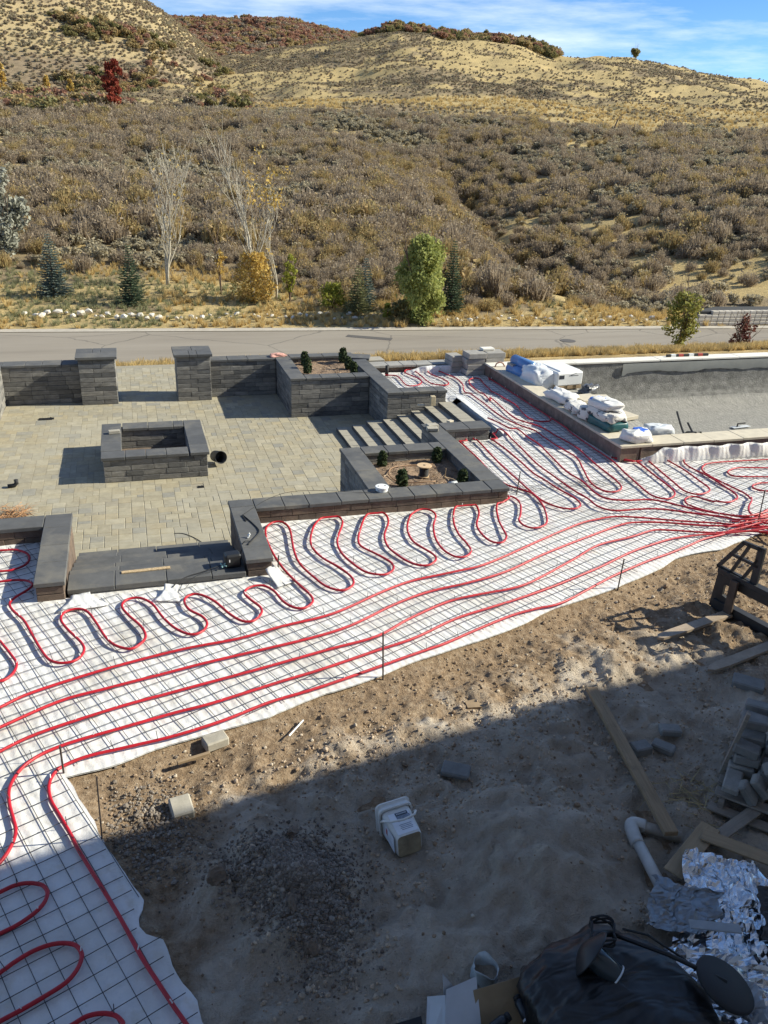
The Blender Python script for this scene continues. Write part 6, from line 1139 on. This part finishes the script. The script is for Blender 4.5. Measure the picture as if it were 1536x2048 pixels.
def bar_between(name, label, cat, a, b, w, h, mat, group=None, bev=.004, zoff=0.0, roll=0.0):
    a = Vector(a); b = Vector(b); d = b - a; o = MB().box((0, 0, 0), (d.length, w, h), b=bev).build(name, mat, None); o.location = (a + b) / 2 + Vector((0, 0, zoff)); o.rotation_euler = (roll, -math.asin(d.z / d.length), math.atan2(d.y, d.x)); tag(o, label, cat, group); return o
bar_between('lumber_board', 'long narrow lumber board lying across the sand', 'board', (4.03, 5.80, max(dz(4.03, 5.8), -.05) + .06), (3.66, 3.93, max(dz(3.66, 3.93), -.03) + .07), .11, .045, M['plank'])
bar_between('wood_stick', 'short wooden stick on the brown dirt at the left', 'stick', (.06, 5.74, -.03), (.34, 5.8, -.03), .03, .03, M['wood'])
bar_between('metal_rod', 'thin grey rod lying on the sunlit dirt', 'rod', (1.04, 5.87, -.04), (1.21, 6.06, -.04), .014, .014, M['clearfilm'])
# white drain pipe with elbow
P = [(3.33, 3.47, dz(3.33, 3.47) + .05), (3.44, 4.08, dz(3.44, 4.08) + .06)]; t_ = thing('drain_pipe', 'white plastic drain pipe with elbow joint lying on the sand', 'pipe'); M['pvc'] = simple('dirty_pvc', (.5, .49, .46), .5, .15, 6)
MB().tube(P, .045, 16).build('long_pipe', M['pvc'], t_, True); E0 = Vector(P[1]); MB().tube(catmull([(3.415, 3.98, P[1][2]), (3.455, 4.13, P[1][2]), (3.5, 4.185, P[1][2]), (3.58, 4.14, P[1][2] - .005)], 5), .054, 16).build('elbow', M['pvc'], t_, True); MB().tube([(3.52, 4.17, P[1][2]), (3.80, 3.98, P[1][2] - .02)], .045, 16).build('short_pipe', simple('stained_pvc', (.34, .3, .25), .6, .25, 8), t_, True)
# loose pavers lying about
for (x, y, l, d, h, rz, rx, lb, mt) in ((.40, 5.95, .21, .14, .09, .3, 0, 'tan block lying at the edge of the white blanket', 'step'), (.06, 5.25, .17, .2, .09, .15, .12, 'pale grey block tilted in the sunlit dirt at the left', 'step'), (2.33, 5.08, .24, .16, .05, -.55, .05, 'flat grey slab half buried in the shaded sand', 'paver_grey'), (4.05, 4.95, .18, .13, .09, .05, 0, 'leftmost of three dark bricks beside the long board', 'paver_grey'), (4.28, 4.93, .2, .11, .07, -.9, .1, 'middle brick beside the long board, lying flat', 'paver_grey'), (4.42, 5.06, .19, .12, .07, -.35, 0, 'rightmost of three dark bricks beside the long board', 'paver_grey'), (5.68, 5.55, .3, .2, .08, -.75, 0, 'grey block under the nearer fork tine', 'paver_grey')):
    o = bpy.data.objects.new('loose_paver', block_mesh(l, d, h, .012, M[mt])); COL.objects.link(o); o.location = (x, y, dz(x, y) + h * .42); o.rotation_euler = (rx, 0, rz); tag(o, lb, 'paver', 'loose pavers on the dirt')
# square pail lying on its side
M['pail'] = simple('white_pail', (.68, .67, .63), .5, .12, 9); M['pail_bottom'] = simple('stained_pail', (.34, .29, .2), .7, .4, 7); M['label_white'] = simple('paper_label', (.74, .76, .8), .55, .05, 5); M['label_dark'] = simple('label_print', (.035, .05, .07), .5, .2, 30); M['label_grey'] = simple('label_photo', (.18, .21, .26), .5, .6, 35)
t_ = thing('plastic_pail', 'square white plastic pail lying on its side in the sand', 'pail', (1.69, 4.36, dz(1.69, 4.4) - .0)); t_.rotation_euler = (R(-4), R(-4), R(5))
def rsq(w, h, r, n=5): return [(sx * (w / 2 - r) + r * math.cos(a), sz * (h / 2 - r) + r * math.sin(a)) for sx, sz, a0 in ((1, 1, 0), (-1, 1, math.pi / 2), (-1, -1, math.pi), (1, -1, 3 * math.pi / 2)) for a in np.linspace(a0, a0 + math.pi / 2, n)]
rings = [(0, .188, .19, .03), (.01, .2, .2, .035), (.3, .238, .238, .04)]; V = []; zc = .12
for (y, w, h, r) in rings: V += [(x, y, z + zc) for x, z in rsq(w, h, r)]
n_ = 20; F = [(i * n_ + k, i * n_ + (k + 1) % n_, (i + 1) * n_ + (k + 1) % n_, (i + 1) * n_ + k) for i in range(2) for k in range(n_)]; np_mesh('body', V, F, M['pail'], t_, True)
mb = MB(); q = rsq(.188, .19, .03); mb.add([(x, .0, z + zc) for x, z in q], [tuple(range(n_))]); mb.add([(x * .8, -.004, z * .8 + zc) for x, z in q], [tuple(range(n_))]); mb.build('bottom', M['pail_bottom'], t_)
V = []
for (y, w, h) in ((.27, .25, .25), (.27, .275, .275), (.285, .28, .28), (.29, .262, .262), (.325, .262, .262), (.33, .285, .285), (.345, .285, .285), (.35, .24, .24)): V += [(x, y, z + zc) for x, z in rsq(w, h, .045)]
np_mesh('rim', V, [(i * n_ + k, i * n_ + (k + 1) % n_, (i + 1) * n_ + (k + 1) % n_, (i + 1) * n_ + k) for i in range(7) for k in range(n_)], M['pail'], t_, True); mb = MB(); mb.add([(x, .347, z + zc) for x, z in rsq(.24, .24, .045)], [tuple(range(n_))[::-1]]); mb.build('lid', M['pail'], t_)
tb = .012 / .3; MB().box((.0, .135, .2275), (.165, .215, .002), M=Matrix.Identity(4)).build('label_sheet', M['label_white'], t_).rotation_euler = (R(3.6), 0, 0)
lab = [c for c in t_.children if c.name.startswith('label_sheet')][0]; lab.location = (0, 0, -.006)
b1 = MB().box((.02, .222, .2295), (.1, .032, .002)).build('label_banner', M['label_dark'], lab); b2 = MB().box((.024, .176, .2295), (.11, .055, .002)).build('label_picture', M['label_grey'], lab); text(b1, 'EZSAND', (.02, .222, .2312), (0, 0, 0), .022, M['label_white'], ext=.0004)
for k in range(4): MB().box((.01, .115 - .016 * k, .2292), (.1 - .01 * (k % 2), .004, .0012)).build('label_line', M['label_grey'], lab)
lf = MB().box((-.1135, .13, .12), (.002, .2, .14)).build('side_label', M['label_white'], t_); MB().box((-.1145, .18, .13), (.002, .03, .05)).build('side_print', simple('red_print', (.45, .1, .1), .6), lf)
MB().tube([(-.13, .26, .16), (-.14, .2, .225), (-.1, .125, .265), (0, .1, .272), (.1, .125, .265), (.14, .2, .225), (.13, .26, .16)], .009, 8).build('handle', M['pail'], t_, True)
# gravel pile, stones and clods
M['gravel'] = pieces('gravel', [(.15, .122, .1), (.2, .168, .138), (.115, .093, .075), (.3, .262, .22), (.165, .132, .106)], .9, 20, .3, .4, .003); M['gravel2'] = pieces('tan_pebble', [(.4, .33, .25), (.5, .43, .34), (.33, .27, .2)], .9, 20, .2, .3, .003); M['clod'] = pieces('dirt_clod', [(.24, .165, .105), (.32, .23, .15), (.19, .13, .085)], .97, 15, .4, .7, .006)
_bm0 = bush_mesh
def bush_mesh(kind, seed): return rock_mesh(seed, 1) if kind == 'pebble' else _bm0(kind, seed)
r_ = np.random.default_rng(77); n_ = 13000; a = r_.uniform(0, 6.283, n_); q = np.abs(r_.normal(0, .55, n_)); q = q * (.85 + .2 * np.sin(3 * a)); x = .8 + np.cos(a) * q * .48 - .1 * np.sin(a) * q; y = 4.2 + np.sin(a) * q * .66
x2 = r_.normal(-.2, .18, 1500); y2 = r_.normal(5.1, .28, 1500); x = np.concatenate([x, x2]); y = np.concatenate([y, y2]); k = ~in_fab(x + .0, y) & (x > xr(y) + .03); x, y = x[k], y[k]; s = np.abs(r_.normal(.005, .005, len(x))) + .0035
scatter('gravel', 'grey gravel heap and spill beside the left blanket', 'pebble', [M['gravel']], np.stack([x, y, dirt_z(x, y) + s * .4], 1), s, 4)
n_ = 14000; x = r_.uniform(-.6, 8.6, n_); y = r_.uniform(3.2, 8.8, n_); e = ylow(x) - y; k = (e > .03) & (x > xr(y) + .05) & (r_.uniform(0, 1, n_) < np.clip(1.25 - e * .45, .12, 1)); x, y = x[k], y[k]; s = np.abs(r_.normal(.0, .0075, len(x))) + .003
scatter('soil_clods', 'brown soil clods and pebbles strewn over the dirt', 'pebble', [M['clod'], M['clod'], M['clod'], M['gravel2']], np.stack([x, y, dirt_z(x, y) + s * .3], 1), s, 2)
M['darkclod'] = pieces('dark_clod', [(.15, .115, .085), (.2, .15, .11), (.12, .092, .07)], .97, 15, .4, .7, .006); me = rock_mesh(5, 3); me.materials.append(M['darkclod'])
for v_ in me.vertices: v_.co *= .55 + .9 * float(fbm(v_.co.x * 2.5 + v_.co.z, v_.co.y * 2.5 - v_.co.z, 1.6, 5, 9, .65))
for (x, y, sc_, lb) in ((.25, 4.36, (.085, .085, .07), 'large brown clod of earth left of the gravel heap'), (.86, 4.72, (.06, .05, .04), 'brown clod at the top of the gravel heap'), (.8, 3.72, (.065, .055, .045), 'brown clod at the bottom of the gravel heap'), (.72, 4.0, (.035, .065, .035), 'long brown clod in the middle of the gravel heap')):
    o = bpy.data.objects.new('earth_clod', me); COL.objects.link(o); o.location = (x, y, dz(x, y) + sc_[2] * .6); o.scale = sc_; o.rotation_euler = (rs.uniform(0, 3), .3, rs.uniform(0, 6)); tag(o, lb, 'clod', 'clods of earth')
o = MB().prism([(-.08, -.05), (.06, -.07), (.09, .0), (.03, .06), (-.07, .05)], 0, .02).build('bark_chip', M['wood'], None); o.location = (2.85, 5.95, dz(2.85, 5.95) + .005); tag(o, 'flat tan wood chip on the sunlit dirt', 'chip')
# ---- pallet fork attachment
M['blacksteel'] = simple('black_steel', (.02, .02, .021), .55, .4, 6, .2, .002); M['worn_steel'] = simple('worn_fork_steel', (.33, .26, .19), .55, .25, 7, .15, .002); M['rust_steel'] = simple('rusty_brown_steel', (.075, .05, .035), .7, .35, 9)
fk = thing('pallet_forks', 'black steel pallet fork attachment with two fork tines on the ground', 'fork attachment', (6.381, 7.10, -.08), math.atan2(-.968, .25)); Wf = 1.24
# local x runs along the frame, local y points back away from the tines, z up
for x0, x1, sg in ((0.0, .48, 1), (Wf, Wf - .48, -1)):
    mb = MB(); pan = [(x0, .52), (x0 + sg * .25, .93), (x1, .94), (x1, .5)]
    def bar(a, b, w=.035): A = Vector((a[0], .0, a[1])); Bv = Vector((b[0], .0, b[1])); d = Bv - A; mb.box((0, 0, 0), (d.length + w * .6, .03, w), M=Matrix.Translation((A + Bv) / 2) @ Matrix.Rotation(-math.atan2(d.z, d.x), 4, 'Y'))
    for i in range(4): bar(pan[i], pan[(i + 1) % 4], .045 if i != 2 else .09)
    bar((x0 + sg * .12, .735), (x1, .73)); bar((x0 + sg * .17, .5), (x0 + sg * .33, .93)); bar((x0 + sg * .33, .5), (x1 - sg * .02, .8)); mb.build('guard', M['blacksteel'], fk)
mb = MB()
for x0, x1, sg in ((0.0, .2, 1), (Wf, Wf - .2, -1)):
    for a, b in (((x0 + sg * .02, .0), (x0 + sg * .06, .54)),): pass
    P_ = [(x0, .0), (x0 + sg * .03, .54), (x0 + sg * .24, .44), (x0 + sg * .24, .36), (x0 + sg * .14, .34), (x0 + sg * .14, .2), (x0 + sg * .22, .18), (x0 + sg * .22, .0)]
    mb.add([(x, -.02, z) for x, z in P_] + [(x, .02, z) for x, z in P_], [tuple(range(8)), tuple(range(8, 16))[::-1]] + [(i, 8 + i, 8 + (i + 1) % 8, (i + 1) % 8) for i in range(8)])
mb.build('side_plate', M['blacksteel'], fk); MB().box((Wf / 2, .0, .49), (Wf - .06, .1, .06), b=.004).build('top_rail', M['blacksteel'], fk); MB().box((Wf / 2, .0, .39), (Wf - .1, .03, .1)).build('back_plate', M['blacksteel'], fk); MB().box((Wf / 2, .0, .06), (Wf - .1, .1, .12), b=.004).build('lower_rail', M['blacksteel'], fk)
for xf in (.3, .98):
    MB().box((xf, -.08, .23), (.1, .04, .5), b=.006).build('fork_shank', M['rust_steel'], fk); L_ = 1.2; w_ = .06
    mb = MB(); top = [(-w_, -.06), (w_, -.06), (w_, -1.0), (w_ * .75, -1.2), (0, -1.26), (-w_ * .75, -1.2), (-w_, -1.0)]; n7 = len(top)
    zb = lambda y: .015 + max(0, (-.9 - y)) * .02
    mb.add([(xf + x, y, .055 + .02 * (-y) * 0 + .015 * (-y)) for x, y in top] + [(xf + x, y, .02 + .02 * (-y)) for x, y in top], [tuple(range(n7)), tuple(range(n7, 2 * n7))[::-1]] + [(i, n7 + i, n7 + (i + 1) % n7, (i + 1) % n7) for i in range(n7)]); mb.build('fork_tine', M['worn_steel'], fk)
# ---- pavers on a pallet at the right edge
c0 = Vector((4.26, 4.18, -.06)); rzp = math.atan2(-.73, .68); t_ = thing('paver_pallet', 'wooden pallet loaded with a loose heap of grey pavers', 'pallet', c0, rzp)
for k in range(6): MB().box((.5, .08 + .17 * k, .105), (1.05, .11, .018), b=.003).build('deck_board', M['greywood'], t_)
for k in range(3): MB().box((.04 + .46 * k, .5, .05), (.045, 1.05, .09), b=.003).build('stringer', M['greywood'], t_)
MB().box((.5, -.03, .02), (1.1, .1, .02), b=.003).build('deck_board', M['greywood'], t_)
put('slat', block_mesh(.03, .05, .72, .003, M['greywood']), t_, (.02, .3, .45), .1, .12, .12); put('slat', block_mesh(.03, .07, .85, .003, M['greywood']), t_, (.40, .1, .5), .0, .15, .2); put('slat', block_mesh(.025, .05, .6, .003, M['greywood']), t_, (.56, .25, .45), .0, .1, .15)
Mi = Matrix.Translation(c0) @ Matrix.Rotation(rzp, 4, 'Z'); cnt = 0
PVS = [('lowest dark paver standing on end at the pallet corner', .08, .1, .23, .13, .24, .07, .0, .0, .1), ('paver leaning diagonally at the pallet front', .21, .07, .2, .2, .11, .07, .2, .9, .3), ('second paver leaning diagonally behind the first', .29, .14, .25, .2, .11, .07, .2, .8, .35), ('paver tipped forward in the middle of the pallet heap', .36, .22, .42, .2, .12, .08, .3, -.7, .2)]
for (lb, x, y, z, l, d, h, rz, ry, rx) in PVS:
    o = bpy.data.objects.new('pallet_paver', block_mesh(l, d, h, .012, M['paver_grey'])); COL.objects.link(o); o.matrix_world = Mi @ Mx((x, y, z), (rx, ry, rz)); tag(o, lb, 'paver', 'pavers heaped on the pallet')
for c in range(6):
    for i in range(4):
        for j in range(4):
            if (c >= 4 and i < 2 and j == 0) or rs.random() < .08 + .05 * (c > 3): continue
            o = bpy.data.objects.new('pallet_paver', block_mesh(.2, .13, .085, .012, M['paver_grey'])); COL.objects.link(o)
            o.matrix_world = Mi @ Mx((.12 + .235 * i + rs.uniform(-.02, .02), .3 + .165 * j + rs.uniform(-.02, .02), .16 + .092 * c), (rs.uniform(-.12, .12) * (c > 2), rs.uniform(-.12, .12) * (c > 2), rs.uniform(-.18, .18))); tag(o, 'grey paver stacked in layers on the pallet at the right edge', 'paver', 'pavers heaped on the pallet')
# straw beside the pallet
n_ = 90; P = np.stack([r_.normal(4.15, .16, n_), r_.normal(4.35, .14, n_), np.full(n_, -.02)], 1); P[:, 2] = dirt_z(P[:, 0], P[:, 1]) + .02; V, F = spikes(P, P + r_.normal(size=(n_, 3)) * [.14, .12, .02], np.full(n_, .004), r_); tag(np_mesh('straw', V, F, simple('dry_straw', (.42, .33, .17), .8), None), 'loose straw in the shade left of the pallet', kind='stuff')
# plywood scraps and battens
bar_between('plywood_strip', 'plywood strip pointing towards the foil sheet', 'board', (3.45, 3.60, .03), (4.02, 3.93, .03), .15, .018, M['ply'])
bar_between('plywood_strip', 'plywood strip running behind the foil to the right edge', 'board', (3.88, 3.86, .055), (4.35, 3.38, .055), .13, .018, M['ply'])
bar_between('plywood_strip', 'grey batten crossing between plywood strip and pallet', 'board', (3.9, 3.8, .0), (4.5, 4.0, .02), .1, .018, M['greywood'])
# ---- crumpled foil insulation
def foil_mat(name, tint, rough):
    m, t, b = nt(name); v = geo_pos(t); n1 = noise_n(t, 26, 5, .7, v, .8); b.inputs['Base Color'].default_value = (*tint, 1); b.inputs['Metallic'].default_value = 1.0; b.inputs['Roughness'].default_value = rough
    vv = t.nodes.new('ShaderNodeTexVoronoi'); vv.inputs['Scale'].default_value = 16; t.links.new(v, vv.inputs['Vector']); p = bump(t, b, vv.outputs['Distance'], .35, .012); bump(t, b, n1.outputs[0], .35, .005, p); return m
M['foil'] = foil_mat('crinkled_foil', (.62, .63, .65), .17); M['foil_dark'] = foil_mat('dark_foil_mesh', (.22, .23, .24), .38)
def crumple(name, label, quad, z0, amp, mat, seed, n=44, cat='foil sheet', ridges=0.0, curl=0.0):
    A, Bq, Cq, Dq = [np.array(q_, float) for q_ in quad]; u = np.linspace(0, 1, n); U, Vv = np.meshgrid(u, u, indexing='ij'); P = (A * (1 - U)[..., None] * (1 - Vv)[..., None] + Bq * U[..., None] * (1 - Vv)[..., None] + Cq * U[..., None] * Vv[..., None] + Dq * (1 - U)[..., None] * Vv[..., None])
    P = P + (np.stack([fbm(U, Vv, 4, 3, seed), fbm(U, Vv, 4, 3, seed + 1)], -1) - .5) * .12
    f1 = np.abs(fbm(U, Vv, 5, 2, seed + 2) - .5) * 2; Z = z0 + amp * (f1 - .3) + amp * .9 * np.abs(fbm(U, Vv, 11, 2, seed + 3) - .5) + amp * .5 * np.abs(fbm(U, Vv, 24, 1, seed + 5) - .5) + ridges * np.abs(np.sin(U * 21 + 1.5 * fbm(U, Vv, 2, 2, seed))) + curl * (2 * U - 1) ** 2
    i = np.arange(n - 1)[:, None] * n + np.arange(n - 1)[None]; o = np_mesh(name, np.concatenate([P, Z[..., None]], -1), np.stack([i, i + n, i + n + 1, i + 1], -1).reshape(-1, 4), mat, None, False); md = o.modifiers.new('thick', 'SOLIDIFY'); md.thickness = .004; return tag(o, label, cat)
crumple('foil_sheet', 'large crumpled silver foil insulation sheet on the ground', ((3.1, 3.05), (3.95, 2.6), (4.1, 3.5), (3.62, 3.72)), .06, .06, M['foil'], 1, 34, ridges=.018)
crumple('foil_sheet', 'darker folded foil piece at the left of the silver sheet', ((2.95, 3.18), (3.3, 3.0), (3.62, 3.3), (3.2, 3.5)), .14, .03, M['foil_dark'], 2, 22, ridges=.008)
crumple('foil_sheet', 'bright crumpled foil piece between trash bag and lamp base', ((2.75, 2.75), (3.5, 2.2), (3.7, 2.75), (3.05, 3.1)), .1, .07, M['foil'], 3, 24)
crumple('foil_sheet', 'clear plastic scrap hanging over the foil near the bag', ((2.95, 2.6), (3.25, 2.3), (3.3, 2.62), (3.02, 2.8)), .2, .1, simple('clear_scrap', (.4, .42, .45), .2, .2, 8), 4, 24, 'plastic scrap')
crumple('dark_felt', 'dark grey felt piece lying over the foil at the right edge', ((3.55, 2.85), (3.8, 2.5), (4.2, 3.0), (3.84, 3.24)), .23, .03, simple('dark_felt', (.05, .046, .043), .95, .2, 40), 5, 24, 'felt')
bar_between('foam_strip', 'grey foam strip lying across the foil', 'strip', (3.12, 3.02, .3), (3.42, 2.9, .3), .07, .012, simple('grey_foam', (.3, .32, .34), .7))
# ---- black rubbish bag
def bag_mat():
    m, t, b = nt('black_bag_film'); v = geo_pos(t); b.inputs['Base Color'].default_value = (.012, .012, .014, 1); b.inputs['Roughness'].default_value = .42; mpn = t.nodes.new('ShaderNodeMapping'); mpn.inputs['Scale'].default_value = (1, 2.4, 1); mpn.inputs['Rotation'].default_value = (0, 0, .6); t.links.new(v, mpn.inputs[0])
    n1 = noise_n(t, 3.2, 2, .5, mpn.outputs[0], .7); n2 = noise_n(t, 3, 5, .7, v); t.links.new(ramp(t, n2.outputs[0], [(.4, (.007, .007, .008)), (.75, (.013, .013, .013))]).outputs[0], b.inputs['Base Color']); bump(t, b, n1.outputs[0], .8, .06); return m
bag = sack('rubbish_bag', 'large full black rubbish bag at the bottom edge', 'bag', (2.42, 2.66, -.06), (1.0, 1.1, .46), .3, bag_mat(), 31, n=(64, 44), fold=.11, sq=.75)
# ---- work lamp thrown on the bag
t_ = thing('work_lamp', 'black work lamp with round base thrown on the rubbish bag', 'lamp', (0, 0, -.045)); D_ = Vector((3.03, 2.56, .42)); H_ = Vector((2.5, 2.98, .5)); Ml = Matrix.Translation(D_) @ Vector((.35, -.1, .93)).to_track_quat('Z', 'Y').to_matrix().to_4x4()
base_ = MB().lathe([(.02, -.03), (.175, -.03), (.182, -.02), (.182, -.005), (.17, .005), (.02, .012)], 36, M=Ml).build('base_disc', M['rubber'], t_, True); MB().tube([D_ + Vector((0, 0, .01)), (D_ + H_) / 2 + Vector((0, 0, .03)), H_], .014, 8).build('pole', M['black'], t_, True)
Mh = Matrix.Translation((2.3, 2.9, .5)) @ Vector((-.55, .62, .38)).to_track_quat('Z', 'Y').to_matrix().to_4x4()
MB().lathe([(.035, .05), (.06, .04), (.15, -.005), (.156, -.014), (.145, -.017), (.07, .0)], 28, M=Mh).build('shade', M['black'], t_, True); g_ = MB().lathe([(.07, -.01), (.074, -.02), (.074, -.19), (.068, -.195)], 22, M=Mh).build('lamp_glass', simple('smoked_glass', (.03, .04, .045), .12), t_, True); MB().lathe([(.076, -.19), (.078, -.195), (.076, -.2)], 22, M=Mh).build('rim', M['clearfilm'], g_, True)
MB().tube([H_, (2.4, 2.98, .53), (2.32, 2.93, .5)], .02, 8).build('bracket', M['black'], t_, True)
cp = [Vector((2.45 + .08 * math.cos(a * 1.0) + .02 * math.sin(a * 3), 3.0 + .09 * math.sin(a), .5 + .025 * math.sin(a * 2.3) + .001 * a)) for a in np.linspace(0, 21, 110)]; MB().tube(cp, .0075, 6).build('coiled_cord', M['rubber'], t_, True); MB().tube([(2.55, 2.95, .56), (2.7, 2.9, .52), (2.85, 2.75, .46), (2.95, 2.6, .43)], .0075, 6).build('cord', M['rubber'], t_, True)
# ---- cardboard, plastic and cans at the bottom edge
M['card'] = simple('brown_cardboard', (.3, .22, .13), .85, .12, 6); M['card_white'] = simple('white_cardboard', (.5, .52, .55), .7, .08, 6); M['canprint'] = simple('black_can', (.02, .024, .03), .35, .6, 22)
def sheet(name, label, P, mat, cat, th=.006):
    c = sum((Vector(p) for p in P), Vector()) / len(P); nrm = (Vector(P[1]) - Vector(P[0])).cross(Vector(P[2]) - Vector(P[0])).normalized() * th; n = len(P)
    return tag(MB().add([tuple(Vector(p)) for p in P] + [tuple(Vector(p) + nrm) for p in P], [tuple(range(n)), tuple(range(n, 2 * n))[::-1]] + [(i, n + i, n + (i + 1) % n, (i + 1) % n) for i in range(n)]).build(name, mat, None), label, cat)
sheet('cardboard_flap', 'white cardboard flap standing up at the bottom edge', [(1.35, 2.75, -.02), (1.62, 2.8, .0), (1.68, 3.1, .2), (1.48, 3.08, .18)], M['card_white'], 'cardboard'); sheet('cardboard_flap', 'narrow white cardboard strip left of the white flap', [(1.28, 2.85, -.02), (1.38, 2.8, .0), (1.47, 3.06, .16), (1.38, 3.12, .1)], M['card_white'], 'cardboard'); sheet('cardboard_flap', 'brown torn cardboard piece between white flap and cans', [(1.62, 2.82, -.02), (1.92, 2.86, -.02), (1.95, 3.05, .17), (1.64, 3.04, .17)], M['card'], 'cardboard')
sheet('cardboard_flap', 'small white paper corner sticking up behind the white flap', [(1.47, 3.08, .12), (1.55, 3.1, .14), (1.47, 3.13, .26)], M['card_white'], 'cardboard', .003)
for (a, b_, lb) in (((1.55, 2.78, .1), (1.80, 2.86, .13), 'black spray can lying across the cardboard'), ((1.93, 2.78, .06), (1.90, 2.97, .12), 'black patterned can beside the rubbish bag'), ((1.62, 2.66, .08), (1.86, 2.64, .1), 'dark patterned can at the bottom edge')):
    A = Vector(a); Bv = Vector(b_); d = Bv - A; t2 = thing('spray_can', lb, 'can', A, 0, 'spray cans'); Mc = d.to_track_quat('Z', 'Y').to_matrix().to_4x4(); L_ = d.length
    MB().lathe([(.02, 0), (.032, .003), (.034, .01), (.034, L_ * .8), (.026, L_ * .9)], 18, M=Mc).build('body', M['canprint'], t2, True); MB().lathe([(.026, L_ * .9), (.026, L_), (.015, L_ + .004)], 14, M=Mc).build('cap', M['rubber'], t2, True); MB().lathe([(.0345, L_ * .3), (.0345, L_ * .36)], 18, M=Mc, cap=False).build('label_band', M['clearfilm'], t2, True)
V = []
for j, (r0, z0) in enumerate(((.06, 0), (.085, .06), (.075, .12), (.08, .16))): V += [(1.80 + (r0 + .018 * math.sin(a * 3 + j)) * math.cos(a), 3.22 + (r0 + .02 * math.cos(a * 2 + j)) * math.sin(a), -.06 + z0 + .03 * math.sin(a * 2)) for a in np.linspace(0, 6.283, 17)[:-1]]
o = np_mesh('torn_plastic_bag', V, [(j * 16 + k, j * 16 + (k + 1) % 16, (j + 1) * 16 + (k + 1) % 16, (j + 1) * 16 + k) for j in range(3) for k in range(16)], simple('bag_white_blue', (.42, .45, .46), .5, .3, 9), None, True); md = o.modifiers.new('t', 'SOLIDIFY'); md.thickness = .004; tag(o, 'open torn white and blue plastic bag on the sand', 'plastic bag')
sheet('black_tray', 'flat black tray corner at the bottom edge left of the cardboard', [(1.0, 2.85, -.03), (1.3, 2.9, -.03), (1.32, 3.06, .02), (1.05, 3.05, .02)], M['black'], 'tray', .02)

# ================================================================ the house behind the viewer, whose eave shades the foreground
hs = thing('house', 'two storey house with deep eaves from whose upper deck the yard is seen', 'house'); M['stucco'] = simple('house_stucco', (.78, .76, .72), .9, .06, 5, .2, .01); M['roofing'] = simple('roof_shingle', (.09, .085, .08), .9, .2, 12)
sl_ = .17; EH = 8.0
def ey(x): return 1.02 + sl_ * x
def hbox(name, x0, x1, off0, off1, z0, z1, mat):
    vs = [(x, ey(x) + o_, z) for z in (z0, z1) for (x, o_) in ((x0, off0), (x1, off0), (x1, off1), (x0, off1))]; return MB().add(vs, [(0, 3, 2, 1), (4, 5, 6, 7), (0, 1, 5, 4), (1, 2, 6, 5), (2, 3, 7, 6), (3, 0, 4, 7)]).build(name, mat, hs)
hbox('roof', -16, 30, -12, 0, EH, EH + .3, M['roofing']); hbox('wall', 3.5, 29, -11, -.75, -.2, EH, M['stucco']); hbox('wall', -15, -3.5, -11, -.75, -.2, EH, M['stucco']); hbox('wall', -3.5, 3.5, -11, -3.2, -.2, EH, M['stucco']); hbox('deck', -3.5, 3.5, -3.2, -.85, 3.0, 3.2, M['concrete']); hbox('wall', -3.5, 3.5, -3.2, -1.0, -.2, 3.0, M['stucco'])
r_ = np.random.default_rng(88); n_ = 9000; x = r_.uniform(.4, 6.5, n_); y = r_.uniform(2.6, 6.0, n_); k = (ylow(x) - y > .5) & (fbm(x, y, 1.3, 3, 161) > .5) & (np.hypot(x - 1.7, y - 4.45) > .2); x, y = x[k], y[k]; s = np.abs(r_.normal(0, .008, len(x))) + .003
M['sandclod'] = pieces('sand_clod', [(.4, .31, .225), (.48, .38, .28), (.33, .25, .18)], .97, 20, .3, .6, .005)
scatter('sand_crumbs', 'crumbs of sand and earth in the shaded foreground', 'pebble', [M['sandclod']], np.stack([x, y, dirt_z(x, y) + s * .3], 1), s, 4)
